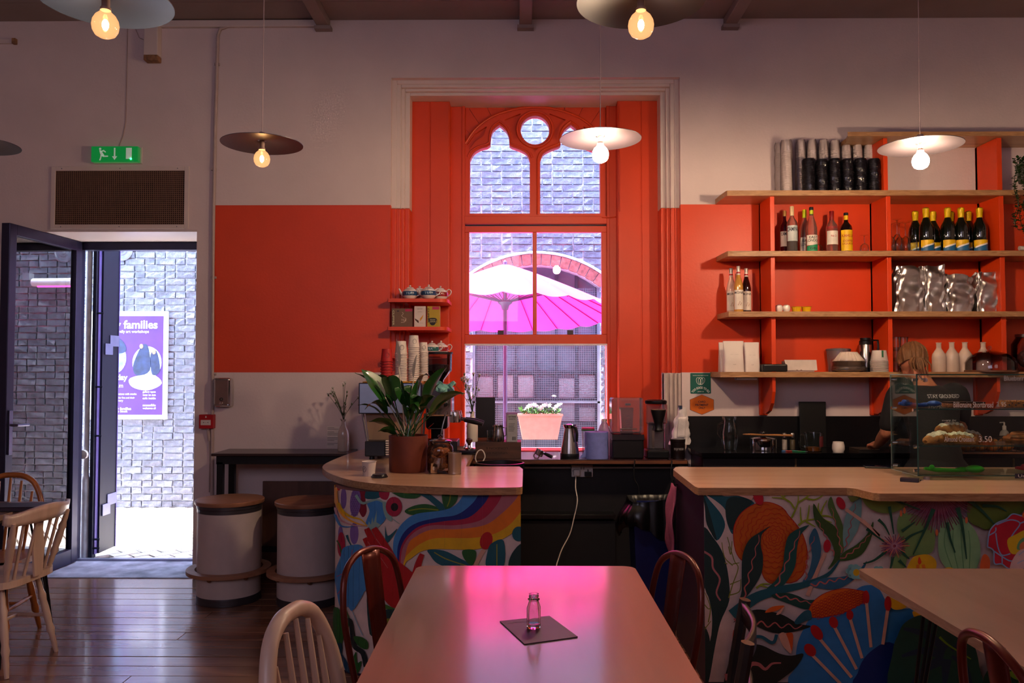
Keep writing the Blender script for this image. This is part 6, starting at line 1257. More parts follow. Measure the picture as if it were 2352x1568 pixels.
x = X(1125, 5.55); 
for k, lb in enumerate(('lower', 'upper')):
    t = thing('shot_glass', '%s small clear glass stacked beside the milk pitcher' % lb, 'glass', (x, 5.56, cz + k * .034)); MB().lathe([(0, 0), (.019, 0), (.021, .045), (.0195, .045), (.018, .008), (0, .008)], 16).build('glass_body', glassc, t); MB().lathe([(.0195, .001), (.0205, .004), (.0195, .008)], 16).build('glass_base', glassc, t)
def pitcher(name, label, px, Y, z, pyt, wpx, mat_, hd=1):
    x = X(px, Y); H = Z(pyt, Y) - z; R = wpx / 2 * Y / F; t = thing(name, label, 'pitcher', (x, Y, z))
    MB().lathe([(r * R, q * H) for r, q in [(0, 0), (.95, 0), (1, .04), (1, .45), (.84, .72), (.80, .9), (.86, 1), (.82, 1), (.76, .9)]], 28).build('body', mat_, t)
    MB().tube([(hd * R * .80, 0, H * .86), (hd * R * 1.35, 0, H * .84), (hd * R * 1.35, 0, H * .40), (hd * R * .98, 0, H * .34)], .0045, 8).build('handle', mat_, t)
    MB().prism([(-R * .5, -.006), (-R * .5, .006), (-R * 1.05, 0)], H * .88, H * .99).build('spout', mat_, t)
pitcher('milk_pitcher', 'small steel milk pitcher on the wooden crate', 1145, 5.56, cz, 976, 26, steel)
x0, x1 = X(1162, 5.56), X(1188, 5.56); t = thing('drink_carton', 'grey and white drink carton at the right end of the crate', 'carton', ((x0 + x1) / 2, 5.58, cz), .12); w_ = (x1 - x0) / 2 * .92; H = Z(947, 5.56) - cz
MB().box(-w_, w_, -w_, w_, 0, H * .94).build('carton_body', M('carton_grey', '#8f8d94', .45), t, bevel=.002); MB().prismX([(-w_, H * .94), (w_, H * .94), (.004, H), (-.004, H)], -w_, w_).build('gable_top', M('carton_dark', '#4a4a56', .45), t)
d_ = MB(); txt(d_, 'OAT DRINK', w_ * 1.5, H * .05, 0, (0, -w_ - .0004, H * .86), bold=.02); txt(d_, 'BARISTA', w_ * 1.2, H * .04, 0, (0, -w_ - .0004, H * .78))
for k in range(6): d_.box(-w_ * .7, w_ * (.5 - .1 * (k % 3)), -w_ - .0008, -w_, H * (.62 - k * .05), H * (.63 - k * .05))
for k in range(9): d_.box(w_ * (.0 + k * .085), w_ * (.04 + k * .085), -w_ - .0008, -w_, H * .06, H * .18)
tag(d_.build('print', ink, t), kind='stuff'); 
# portafilter on the ledge
t = thing('portafilter', 'coffee portafilter with dark handle lying on the window counter', 'portafilter', (X(1232, 5.52), 5.52, LZ)); MB().lathe([(0, .012), (.026, .012), (.030, .016), (.030, .045), (.034, .046), (.034, .052), (.028, .052), (.026, .02), (0, .02)], 24, T=Matrix.Rotation(.5, 4, 'Y') @ Matrix.Translation((0, 0, .012))).build('basket', chrome, t)
MB().tube([(.02, -.01, .045), (.045, -.02, .04), (.055, -.03, .036)], .008, 10).build('neck', chrome, t); MB().tube([(.055, -.03, .036), (.08, -.045, .026), (.105, -.055, .014)], [.010, .013, .012], 12).build('handle', blackm, t)
MB().tube([(.0 + .018 * math.cos(k * PI / 8), -.005, .018 + .018 * math.sin(k * PI / 8)) for k in range(16)], .004, 6, closed=True).build('spout_ring', chrome, t)
# carafe
x = X(1308, 5.54); H = Z(973, 5.54) - LZ; t = thing('insulated_carafe', 'tall tapered steel carafe with black handle on the window counter', 'carafe', (x, 5.54, LZ)); R = 21.5 * 5.54 / F
MB().lathe([(r * R, q * H) for r, q in [(0, .15), (1, .15), (.93, .30), (.72, .62), (.55, .86), (.55, .88), (0, .88)]], 32).build('body', steel, t); MB().lathe([(r * R, q * H) for r, q in [(0, 0), (1.0, 0), (1.02, .02), (1.02, .14), (1, .15), (0, .15)]], 32).build('base', blackm, t)
MB().lathe([(r * R, q * H) for r, q in [(0, .88), (.55, .88), (.6, .90), (.72, .97), (.70, .985), (.3, .99), (.2, 1), (0, 1)]], 28).build('lid', chrome, t); MB().tube([(.2 * R, -.4 * R, H * .92), (.6 * R, -.75 * R, H * .90), (.72 * R, -.85 * R, H * .72), (.70 * R, -.78 * R, H * .5)], [.008, .011, .010, .008], 10).build('handle', blackm, t)
# paper roll
x = X(1368, 5.60); H = Z(991, 5.56) - LZ; R = 27 * 5.58 / F; t = thing('paper_roll', 'large blue paper towel roll standing on the window counter', 'paper roll', (x, 5.56, LZ)); bp_ = M('blue_paper', '#6f78c0', .8, bump=.2, scale=30)
MB().lathe([(.018, 0), (R, 0), (R, H), (.018, H), (.018, 0)], 40).build('roll', bp_, t); MB().lathe([(.016, .001), (.018, .001), (.018, H - .001), (.016, H - .001)], 20).build('core', M('card_core', '#7a5a46', .7), t)
MB().grid(lambda u, v: (-R * .9 - .075 * u ** 1.2, -R * .45 - .01 * u, .002 + (H * .55 - H * .5 * min(1, u * 1.4)) * v * (1 - u)), 10, 4).build('loose_sheet', M('blue_paper'), t, thick=.001)
# tub and milk jug behind
x = X(1350, 5.76); t = thing('sugar_tub', 'small tub with pink and green lid behind the paper roll', 'tub', (x, 5.76, LZ)); H = Z(981, 5.76) - LZ; MB().lathe([(0, 0), (.04, 0), (.045, H * .88), (0, H * .88)], 20).build('tub_body', glassc, t); MB().lathe([(0, H * .88), (.048, H * .88), (.048, H * .94), (0, H * .94)], 20).build('green_band', M('tub_green', '#2f6a3c', .5), t); MB().lathe([(0, H * .94), (.047, H * .94), (.045, H), (0, H)], 20).build('pink_lid', M('tub_pink', '#c03a6c', .4), t)
x = X(1386, 5.78); H = Z(961, 5.78) - LZ; t = thing('milk_bottle', 'translucent plastic milk bottle with white cap between roll and blender', 'bottle', (x, 5.74, LZ)); MB().lathe([(0, 0), (.045, 0), (.048, .01), (.048, H * .60), (.034, H * .80), (.016, H * .92), (.016, H * .94), (0, H * .94)], 24).build('bottle_body', M('milk_plastic', '#c9a8cc', .3, trans=.3), t); MB().lathe([(0, H * .93), (.019, H * .93), (.019, H), (0, H)], 16).build('cap', white_pl, t); MB().tube([(.030, -.03, H * .80), (.045, -.045, H * .66), (.045, -.04, H * .5)], .007, 8).build('handle', M('milk_plastic'), t)
# blender in sound hood
x = X(1438, 5.58); t = thing('blender', 'commercial blender with clear sound hood at the right of window counter', 'blender', (x, 5.58, LZ)); w_ = 36 * 5.58 / F; zb_ = Z(998, 5.50) - LZ; H = Z(913, 5.50) - LZ
MB().box(-w_ * .98, w_ * .98, -.09, .09, 0, zb_ - .02).build('base', M('blender_black', '#121014', .35), t, bevel=.012, seg=3); MB().prismX([(-.10, zb_ - .035), (.09, zb_ - .035), (.09, zb_ + .002), (-.085, zb_ + .002)], -w_, w_).build('control_panel', M('panel_chrome', '#3a3440', .15, .7), t, bevel=.003)
MB().box(-w_, w_, -.085, .085, zb_ + .003, H).build('sound_hood', thin_glass('hood_glass', '#ece4ec', 1.4, .05, film=.22, fcol='#b094a4'), t, bevel=.018, seg=4)
MB().lathe([(0, .03), (.045, .03), (.052, .05), (.062, .20), (.060, .20), (.05, .055), (0, .05)], 4, (0, 0, zb_ - .02), T=Matrix.Rotation(PI / 4, 4, 'Z')).build('jug', thin_glass('hood_glass'), t)
MB().box(-.04, .04, -.03, .03, zb_ + .003, zb_ + .02).build('jug_seat', blackm, t); MB().box(-w_ * .5, w_ * .55, -.089, -.0855, zb_ + .035, zb_ + .044).build('hood_handle', steel, t, bevel=.002)
d_ = MB().prismY(rrect(-.020, .020, -.0075, .0075, .007), -.088, -.0858); d_.build('badge', M('badge_silver', '#8a8690', .3, .8), t).location = (0, 0, H - .045); d_ = MB(); txt(d_, 'vitamix', .03, .006, 0, (0, -.0885, H - .045)); d_.build('lettering', ink, t)
d_ = MB()
for k in range(7): d_.box(-.012, .012 + .006 * (k % 2), -.0868, -.0862, H * .50 + k * .014, H * .50 + k * .014 + .0012)
tag(d_.build('scale_marks', M('scale_grey', '#7a6070', .5), t), kind='stuff')
# grinder
x = X(1506, 5.60); t = thing('coffee_grinder', 'tall filter coffee grinder with black funnel right of the blender', 'grinder', (x, 5.60, LZ)); H = Z(918, 5.56) - LZ
MB().box(-.075, .075, -.09, .08, 0, .055).build('base', blackm, t, bevel=.01, seg=3); MB().box(-.052, .052, .0, .07, .055, H * .60).build('body', M('grinder_silver', '#77727a', .3, .8), t, bevel=.008); MB().box(-.030, -.012, -.004, .0, .06, H * .55).build('groove', steel, t)
MB().box(-.07, .075, -.03, .075, H * .58, H * .93).build('hopper', thin_glass('hood_glass'), t, bevel=.01); MB().lathe([(0, H * .93), (.072, H * .93), (.076, H * .95), (.074, H * .985), (.06, H), (0, H)], 28).build('hopper_lid', blackm, t)
MB().lathe([(0, H * .46), (.030, H * .46), (.034, H * .48), (.028, H * .52), (.030, H * .60), (.052, H * .80), (.052, H * .83), (0, H * .83)], 24, (.01, -.045, 0)).build('funnel', M('funnel_black', '#070609', .4), t); MB().lathe([(.010, H * .83), (.050, H * .83), (.050, H * .835), (.010, H * .835)], 20, (.01, -.045, 0)).build('basket_ring', M('card_core'), t)
# hanging white bag / cloth
t = thing('hanging_bag', 'crumpled white bag hanging from a blue peg beside the grinder', 'bag', (X(1560, 5.72), 5.72, Z(1020, 5.72))); H = Z(935, 5.72) - Z(1020, 5.72)
MB().grid(lambda u, v: ((.070 - .048 * v ** 1.5) * math.cos(2 * PI * u) * (1 + .08 * math.sin(9 * v + 4 * u)) + .020 * v + .006 * math.sin(20 * v + 9 * u), (.040 - .028 * v) * math.sin(2 * PI * u) * (1 + .2 * math.sin(12 * u + 6 * v)), H * v), 30, 20, closed=True).build('bag_body', M('crumpled_white', '#d6cecf', .42, bump=.3, scale=12), t)
MB().box(-.004, .016, -.02, .03, H - .01, H + .012).build('peg', M('peg_blue', '#1c2c48', .5), t); MB().grid(lambda u, v: (-.028 + .06 * u + .01 * v, -.036 + .006 * math.sin(5 * v), H * (.20 + .55 * v)), 6, 8).build('fold', M('crumpled_white'), t, thick=.002)
t = thing('coffee_tin', 'dark tin with white lettering under the hanging bag', 'tin', (X(1556, 5.56), 5.57, LZ)); MB().lathe([(0, 0), (.048, 0), (.050, .11), (.052, .112), (.052, .128), (0, .13)], 28).build('tin_body', M('dark_tin', '#1a1012', .3, .3), t); d_ = MB(); txt(d_, 'espresso', .07, .02, 0, (0, 0, .06), wrapR=.0505); d_.build('lettering', M('chalk', '#9a9498', .7), t)
# cables and socket
SOY = 5.66
a_, b_ = P(1312, 1066, SOY), P(1361, 1094, SOY); t = thing('double_socket', 'white double wall socket with two plugs under the window counter', 'socket', ((a_.x + b_.x) / 2, SOY, b_.z)); w_, h_ = b_.x - a_.x, a_.z - b_.z
MB().box(-w_ / 2, w_ / 2, -.03, 0, 0, h_).build('plate', M('socket_white', '#efe6e0', .35), t, bevel=.004); MB().box(-.012, -.002, -.034, -.03, h_ * .62, h_ * .82).box(.006, .016, -.034, -.03, h_ * .62, h_ * .82).build('switches', M('switch_grey', '#a8a09c', .5), t, bevel=.001)
MB().box(-w_ * .42, -w_ * .12, -.075, -.03, h_ * .12, h_ * .66).build('white_plug', M('plug_white', '#e6dcd6', .4), t, bevel=.008, seg=3); MB().box(w_ * .10, w_ * .42, -.07, -.03, h_ * .10, h_ * .46).box(w_ * .24, w_ * .27, -.06, -.03, h_ * .46, h_ * .66).build('black_plug', M('plug_black', '#08080a', .4), t, bevel=.006, seg=3)
for k in (-1, 1): MB().tube([(k * w_ * .44, -.031, h_ * .5), (k * w_ * .44, -.0335, h_ * .5)], .003, 8).build('screw', iron, t)
o = MB().tube([P(px, py, Y) for px, py, Y in cr([(1323, 1090, 5.56), (1322, 1120, 5.53), (1326, 1150, 5.51), (1318, 1190, 5.50), (1309, 1225, 5.49), (1291, 1260, 5.47), (1282, 1285, 5.46), (1278, 1300, 5.4), (1275, 1330, 5.3)], 6)], .0038, 8).build('power_cable', M('cable_offwhite', '#d2c6be', .5)); tag(o, 'white power cable hanging from the double socket', 'cable')
o = MB().tube([P(1196, 1073, SOY - .012), P(1311, 1073, SOY - .012)], .008, 8).tube([P(1362, 1073, SOY - .012), P(1580, 1073, SOY - .012)], .008, 8).build('socket_conduit', M('cable_offwhite')); tag(o, 'horizontal pale conduit either side of the double socket', 'conduit'); o['kind'] = 'thing'
o = MB().tube([P(px, py, Y) for px, py, Y in cr([(1458, 1054, 5.5), (1458, 1060, 5.43), (1456, 1080, 5.42), (1457, 1100, 5.42), (1466, 1118, 5.42), (1469, 1150, 5.42)], 5)], .0045, 8).build('blender_cable', M('cable_black', '#070608', .5)); tag(o, 'black cable hanging over the counter edge below the blender', 'cable')
o = MB().tube([P(px, py, Y) for px, py, Y in cr([(1543, 1054, 5.5), (1543, 1062, 5.43), (1541, 1090, 5.42), (1544, 1110, 5.42), (1548, 1140, 5.42)], 5)], .0045, 8).build('grinder_cable', M('cable_black')); tag(o, 'black cable hanging over the counter edge below the grinder', 'cable')
# bin with black bag
bx, by_ = X(1497, 5.0), 5.02; t = thing('waste_bin', 'blue waste bin with black liner between the two counters', 'bin', (bx, by_, 0)); bz = Z(1158, 5.0)
MB().lathe([(0, 0), (.15, 0), (.19, bz), (.182, bz), (.145, .01), (0, .01)], 4, T=Matrix.Rotation(PI / 4, 4, 'Z')).build('bin_body', M('bin_blue', '#08124a', .4), t, bevel=.02, seg=3)
def bag(u, v):
    a = 2 * PI * u; c, s = math.cos(a), math.sin(a); sq = 1 + (1 / max(abs(c), abs(s)) - 1) * .62; f = abs(math.sin(a * 9 + 1.3 * math.sin(a * 2)))
    if v < .62: w_ = v / .62; r = .150 + .016 * (1 - w_) + .014 * f * (1 - .6 * w_) + .055 * math.sin(PI * min(1, w_ + .15)) * max(0, -c) ** 2; z = bz - (.15 + .05 * math.sin(a * 2.5 + 1) + .012 * f) * (1 - w_) + (.035 + .025 * max(0, math.sin(a + 2))) * w_
    else: w_ = (v - .62) / .38; r = .150 - .045 * min(1, w_ * 1.6) + .006 * f; z = bz + (.035 + .025 * max(0, math.sin(a + 2))) * (1 - w_) + .012 * math.sin(PI * w_) - .22 * w_ ** 1.3
    return (r * sq * c, r * sq * s, z)
MB().grid(bag, 144, 26, closed=True).build('bin_liner', M('black_bag', '#060608', .27, spec=.5, bump=0, scale=16), t)
t = thing('pink_towel', 'pink towel hanging at the left end of the right counter', 'towel', (.885, 4.55, 0)); z1, z0 = Z(1115, 4.5), Z(1300, 4.5)
MB().grid(lambda u, v: (-.02 - .04 * math.sin(PI * v) * (.6 + .4 * math.sin(u * 9)) - .006 * math.sin(v * 13 + u * 5), -.10 + .16 * u + .012 * math.sin(v * 8), z0 + (z1 - z0) * v), 10, 20).build('cloth', M('pink_cloth', '#a0506c', .9, bump=.3, scale=60), t, thick=.006); MB().tube([(.012, -.02, z1 - .0), (-.02, -.02, z1 + .005), (-.025, -.02, z1 + .03)], .004, 6).build('hook', blackm, t)
# ================= KITCHEN COUNTER ITEMS =================
def kp(px, Y=5.55): return X(px, Y)
x = kp(1674, 5.58); t = thing('glass_pitcher', 'tall clear glass pitcher on the black worktop', 'pitcher', (x, 5.58, KZ)); H = Z(957, 5.58) - KZ; R = 19 * 5.58 / F
MB().lathe([(r * R, q * H) for r, q in [(0, 0), (.75, 0), (.80, .03), (1, .30), (1, .55), (.78, .80), (.70, .88), (.82, .96), (.85, 1), (.80, 1), (.66, .9), (.74, .8), (.95, .5), (.75, .04), (0, .03)]], 28).build('pitcher_body', glassc, t); MB().tube([(-.7 * R, 0, H * .84), (-1.3 * R, 0, H * .78), (-1.35 * R, 0, H * .5), (-.97 * R, 0, H * .36)], .007, 8).build('handle', glassc, t)
x = kp(1752); t = thing('saucepan', 'steel saucepan with black knobbed lid and wooden spoon across', 'saucepan', (x, 5.56, KZ)); R = .085
MB().lathe([(0, 0), (R, 0), (R * 1.03, .01), (R * 1.03, .08), (R, .082)], 32).build('pan', chrome, t); MB().lathe([(R * 1.04, .082), (R * .9, .088), (.02, .098), (0, .098)], 32).build('lid', chrome, t); MB().lathe([(0, .098), (.012, .098), (.01, .108), (.024, .118), (.02, .128), (0, .13)], 20).build('knob', blackm, t); MB().tube([(-R * .5, -R * .95, .062), (-R * .7, -R * 1.4, .062), (-R * .7, -R * 1.9, .045)], [.012, .016, .012], 10).build('handle', M('plug_black'), t)
t = thing('wooden_spoon', 'wooden spoon lying across the saucepan lid', 'spoon', (x, 5.50, KZ + .108)); MB().tube([(-.12, 0, .006), (.0, 0, .003), (.18, 0, -.002)], [.007, .006, .0085], 8).build('spoon_handle', wood('spoon_wood', '#8a5a30', '#a8784a', .5), t); MB().ball((-.13, 0, .006), .022, 14, 8, sc=(1.2, .8, .25)).build('spoon_bowl', wood('spoon_wood', '#8a5a30', '#a8784a'), t)
for px, lb, c_ in ((1800, 'salt', '#c8b8b0'), (1818, 'pepper', '#6a5a44')):
    x = kp(px, 5.66); t = thing('spice_grinder', 'small glass %s shaker behind the saucepan' % lb, 'shaker', (x, 5.66, KZ)); MB().lathe([(0, 0), (.018, 0), (.018, .065), (0, .065)], 20).build('fill', M('fill_' + lb, c_, .7), t); MB().lathe([(.019, 0), (.0195, .07), (.014, .08)], 20).build('glass', glassc, t); MB().lathe([(0, .08), (.015, .08), (.016, .105), (.012, .112), (0, .112)], 16).build('cap', steel, t)
x = kp(1812, 5.48)
for k, c_, nm in ((0, '#1c5c9a', 'blue'), (1, '#9a1c1c', 'red'), (2, '#1c7a4c', 'green')):
    t = thing('pen', '%s pen lying on the black worktop' % nm, 'pen', (x + .02 * k, 5.47 - .01 * k, KZ), (.1, -.12, -.35)[k]); MB().tube([(-.06, 0, .005), (.05, 0, .005)], .0042, 8).build('barrel', M('pen_' + nm, c_, .4), t); MB().tube([(.05, 0, .005), (.065, 0, .005)], [.004, .001], 8).build('tip', iron, t)
x = kp(1866, 5.5); t = thing('measuring_jug', 'clear plastic measuring jug with orange drink on black worktop', 'jug', (x, 5.5, KZ)); MB().lathe([(0, 0), (.052, 0), (.066, .125), (.064, .127), (.05, .004), (0, .004)], 28).build('jug_body', glassc, t); MB().lathe([(0, .005), (.050, .005), (.0525, .028), (0, .028)], 24).build('drink', M('orange_drink', '#8a4a18', .3), t); MB().tube([(-.062, 0, .115), (-.095, 0, .11), (-.092, 0, .05), (-.056, 0, .03)], .007, 8).build('handle', glassc, t)
d_ = MB().box(.015, .055, -.0, .001, .03, .11); t2 = MB().grid(lambda u, v: (.064 * math.sin(.3 + .7 * u), -.0645 * math.cos(.3 + .7 * u), .035 + .07 * v), 8, 4).build('red_scale', M('red_print', '#7a1c20', .5, alpha=.6), t)
x = kp(1923, 5.46); t = thing('white_cup', 'small round white cup on the black worktop', 'cup', (x, 5.46, KZ)); MB().lathe([(0, 0), (.034, 0), (.041, .02), (.040, .045), (.034, .068), (.032, .068), (.037, .04), (.03, .006), (0, .006)], 28).build('cup_body', ceramic, t); MB().lathe([(.034, .066), (.0348, .069), (.032, .069)], 28).build('rim', ceramic, t)
a_, b_ = P(1834, 922, 5.79), P(1895, 1000, 5.79); t = thing('slate_board', 'plain black square slate standing against the splashback', 'panel', ((a_.x + b_.x) / 2, 5.78, KZ)); MB().box(-(b_.x - a_.x) / 2, (b_.x - a_.x) / 2, -.015, .012, 0, a_.z - KZ).build('panel', M('panel_black', '#030304', .5), t, bevel=.003)
x = kp(1985, 5.52); t = thing('metal_tray', 'shallow metal tray in front of the barista', 'tray', (x, 5.52, KZ)); MB().box(-.07, .12, -.08, .08, 0, .006).box(-.075, -.07, -.08, .08, 0, .02).box(-.075, .12, .08, .085, 0, .02).build('tray_base', M('tray_metal', '#6a5a50', .4, .8), t); MB().box(-.075, .12, -.085, -.08, 0, .018).build('rim', steel, t)
# ================= LEFT COUNTER ITEMS =================
def gp(px, py): v = G(px, py, CT); return v.x, v.y
x, y_ = gp(932, 1087); y_ += .10; R = 44.5 * y_ / F; t = thing('potted_peace_lily', 'peace lily with broad glossy leaves in a terracotta pot', 'plant', (x, y_, CT)); H = Z(999, y_) - CT
terra = M('terracotta', '#622a1a', .6, var=.12, scale=10, bump=.1)
MB().lathe([(0, 0), (R * .93, 0), (R * .97, .01), (R, H * .5), (R, H), (R * .93, H), (R * .92, H * .85), (0, H * .85)], 44).build('pot', terra, t); MB().lathe([(0, H * .86), (R * .92, H * .86)], 28).build('soil', M('soil', '#1a100a', .95, bump=.6, scale=40), t)
leafm = M('lily_leaf', '#163c12', .32, var=.25, scale=8, rand=.5, coat=.3)
def leaf(name, mat_, base, tip, width, arch=.05, droop=0, roll=0, stem=.35, fold=.25):
    b0, tp = Vector(base), Vector(tip); d = tp - b0; mid = b0 + d * stem + Vector((0, 0, arch)); side = d.cross(Vector((0, 0, 1)));
    side = side.normalized() if side.length > 1e-4 else Vector((1, 0, 0))
    side = (side * math.cos(roll) + d.normalized().cross(side) * math.sin(roll)).normalized(); up = side.cross(d.normalized())
    b = MB(); b.tube(cr([tuple(b0), tuple(b0 + (mid - b0) * .5 + Vector((0, 0, .01))), tuple(mid)], 4), .0028, 6)
    def fn(u, v):
        p = mid.lerp(tp, v) + Vector((0, 0, arch * math.sin(PI * v) * .8 - droop * v * v)); w_ = width * (math.sin(PI * v ** .75) ** .8) * .5 if 0 < v < 1 else 0; s_ = (u - .5) * 2
        return tuple(p + side * w_ * s_ + up * (abs(s_) * w_ * fold) * (1 if up.z > 0 else -1) + Vector((0, 0, .002 * math.sin(14 * v + 3 * s_))))
    b.grid(fn, 6, 14); return b.build(name, mat_, t)
def LP(px, py, dy): v = P(px, py, y_ + dy); return (v.x - x, dy, v.z - CT)
lv = [((905, 985), (830, 848), -.02, .11), ((915, 985), (815, 851), .08, .045), ((900, 985), (882, 858), -.05, .085), ((930, 985), (1026, 842), .02, .17), ((935, 985), (1068, 898), -.03, .06), ((920, 985), (838, 930), -.06, .06), ((925, 985), (960, 872), -.08, .09), ((930, 985), (1000, 905), -.06, .07), ((915, 985), (945, 905), -.1, .10), ((905, 985), (848, 968), -.07, .075), ((940, 985), (868, 855), .06, .07), ((950, 985), (985, 852), .06, .10), ((915, 985), (885, 905), -.09, .08), ((910, 990), (822, 925), .03, .03), ((930, 985), (905, 870), .05, .09), ((940, 990), (1010, 880), .05, .08), ((925, 990), (935, 935), -.10, .07), ((935, 990), (965, 930), -.09, .06), ((905, 990), (868, 990), -.08, .04), ((935, 985), (990, 935), .0, .06), ((920, 985), (915, 885), .0, .10), ((945, 990), (1045, 905), .05, .07)]
for k, (bp_2, tp_, dy, wd) in enumerate(lv):
    bs = (random.uniform(-.04, .04), random.uniform(-.04, .04), H * .85); leaf('leaf', leafm, bs, LP(tp_[0], tp_[1], dy), wd * 1.22, arch=.02 + .02 * (k % 3), droop=.012 * (k % 3), roll=(-.7, .5, .9, -.3)[k % 4], stem=.42 if wd > .05 else .3)
for k, (tx_, ty_, dy) in enumerate(((910, 776, -.02), (958, 812, .02), (865, 872, -.04))):
    bs = (random.uniform(-.02, .02), 0, H * .85); leaf('flower_spathe', M('spathe_white', '#c8c0a8', .5), bs, LP(tx_, ty_, dy), .035, arch=.0, roll=.3, stem=.72, fold=.5)
# small paper cup, lid
x, y_ = gp(845, 1094); y_ += .03; t = thing('paper_cup', 'small white paper cup on the curved counter', 'cup', (x, y_, CT)); H = Z(1059, y_) - CT; R = 17 * y_ / F
MB().lathe([(0, 0), (R * .76, 0), (R * .96, H * .97), (R, H * .97), (R, H), (R * .93, H), (R * .72, .004), (0, .004)], 28).build('cup_body', M('cup_white', '#c8bcb8', .6), t); MB().lathe([(R * .96, H * .96), (R * 1.02, H * .975), (R * .98, H * .995)], 28).build('rolled_rim', M('cup_white'), t)
d_ = MB(); a0 = -.6
d_.tube([(math.sin(a0 + .32 * math.cos(q)) * (R * .90), -math.cos(a0 + .32 * math.cos(q)) * (R * .90), H * (.5 + .2 * math.sin(q))) for q in [k * PI / 8 for k in range(16)]], .0009, 4, closed=True); d_.tube([(math.sin(a0 - .15 + .06 * k) * R * .89, -math.cos(a0 - .15 + .06 * k) * R * .89, H * (.42 + .05 * k)) for k in range(5)], .0009, 4); d_.build('logo', ink_n, t)
x, y_ = gp(870, 1097); t = thing('black_cup_lid', 'black plastic cup lid lying beside the paper cup', 'lid', (x, y_ + .02, CT)); MB().lathe([(0, 0), (.041, 0), (.043, .005), (.040, .009), (.036, .017), (.030, .019), (.0, .015)], 28).build('lid', lidm, t); MB().lathe([(.041, .0), (.0445, .002), (.0445, .006), (.041, .008)], 28).build('rim', lidm, t)
# biscuit jar and tin
x, y_ = gp(1008, 1089); y_ += .08; t = thing('cookie_jar', 'clear glass jar of biscuits with a knob lid', 'jar', (x, y_, CT)); R = 30 * y_ / F; H = Z(1016, y_) - CT
MB().lathe([(0, .002), (R * .9, .002), (R, .015), (R, H * .72), (R * .96, H * .86), (R * .8, H * .95), (R * .82, H)], 36).build('jar_glass', thin_glass('jar_glass', '#e8dcdc', 1.6), t)
MB().lathe([(R * .86, H), (R * .9, H + .004), (R * .86, H + .012), (R * .5, H + .02), (.012, H + .022), (.008, H + .026), (.016, H + .034), (.012, H + .042), (0, H + .044)], 32).build('glass_lid', thin_glass('jar_glass'), t)
rnd = random.Random(4); bm_ = M('biscuit', '#a8682e', .8, var=.3, scale=60, bump=.4); 
for k in range(26):
    a, r = rnd.uniform(0, 6.28), R * rnd.uniform(.2, .70); zz = .02 + rnd.uniform(0, 1) * H * .62; T = Matrix.Translation((r * math.cos(a), r * math.sin(a), zz)) @ Euler((rnd.uniform(-1, 1), rnd.uniform(-1, 1), a)).to_matrix().to_4x4()
    MB().lathe([(0, -.006), (.022, -.006), (.025, 0), (.022, .006), (0, .007)], 12, T=T).build('biscuit', bm_, t)
for dx, dz, rz_ in ((-.028, .03, .05), (-.012, .062, .25)):
    T = Matrix.Translation((dx, -R * .86, dz)) @ Matrix.Rotation(rz_, 4, 'Y'); MB().box(-.017, .017, -.004, .0, -.026, .026, 0, T).build('wafer_packet', M('packet_tan', '#a87c54', .5), t); MB().prismY([(.008 * math.cos(q * PI / 5), .011 * math.sin(q * PI / 5)) for q in range(10)], -.0048, -.004, 0, T).build('packet_emblem', M('packet_cream', '#c8b49c', .5), t)
x, y_ = gp(1043, 1090.5); y_ += .04; t = thing('tin_can', 'ribbed bare tin can beside the biscuit jar', 'can', (x, y_, CT)); R = 15.5 * y_ / F; H = Z(1040, y_) - CT; pr = [(0, .002), (R * .97, .0), (R, .003), (R, .006), (R * .97, .009)]
for k in range(10): z = .02 + (H - .04) * k / 10; pr += [(R * .965, z), (R * .985, z + (H - .04) / 20)]
pr += [(R * .97, H - .01), (R, H - .005), (R, H), (R * .94, H), (R * .94, .01)]
MB().lathe(pr, 36).build('can_body', M('tin_warm', '#a08878', .35, .75), t); MB().lathe([(R * .95, H - .002), (R * 1.02, H - .001), (R * 1.0, H + .002), (R * .94, H)], 36).build('rim', M('tin_warm'), t)
# ================= ESPRESSO MACHINE =================
ey = 5.22; ex0, ex1 = X(824, 5.12), X(1010, 5.12); t = em = thing('espresso_machine', 'large espresso machine with pale steel back behind the peace lily', 'coffee machine', ((ex0 + ex1) / 2 + .05, 5.3, CT)); ox = em.location.x
z0_, z1_ = Z(950, 5.10) - CT, Z(879, 5.10) - CT; xl, xr = X(824, 5.10) - ox, X(968, 5.10) - ox
MB().box(xl, xr, -.20, -.17, z0_, z1_).build('back_frame', M('navy_edge', '#15142c', .4), t, bevel=.003); MB().box(xl + .008, xr - .006, -.2025, -.20, z0_ + .006, z1_ - .006).build('back_plate', M('pale_steel_back', '#8f9fc0', .32, .55, var=.04), t)
MB().box(xl + .03, xr + .14, -.17, .08, z0_ + .03, z1_ - .01).build('body', M('machine_steel', '#6c6468', .28, .9), t, bevel=.008)
MB().prismY([(X(838, 5.12) - ox, z0_), (X(968, 5.12) - ox, z0_), (X(966, 5.12) - ox, .05), (X(850, 5.12) - ox, .05)], -.15, -.14).build('lower_panel', wood('machine_wood', '#7a5f48', '#93765a', .5, 'z', 2), t)
for px_a, px_b in ((833, 848), (976, 970)): MB().tube([(X(px_a, 5.12) - ox, -.17, z0_), (X(px_b, 5.12) - ox, -.17, .05)], .008, 8).build('side_strut', steel, t)
bx0, bx1 = X(841, 5.08) - ox, X(1012, 5.08) - ox; zb1 = Z(1012, 5.08) - CT
MB().box(bx0, bx0 + .13, -.25, .08, .02, zb1).box(bx0 + .13, bx1 + .1, -.15, .08, .02, zb1 - .01).build('base', M('machine_black', '#0c0b12', .35), t, bevel=.006)
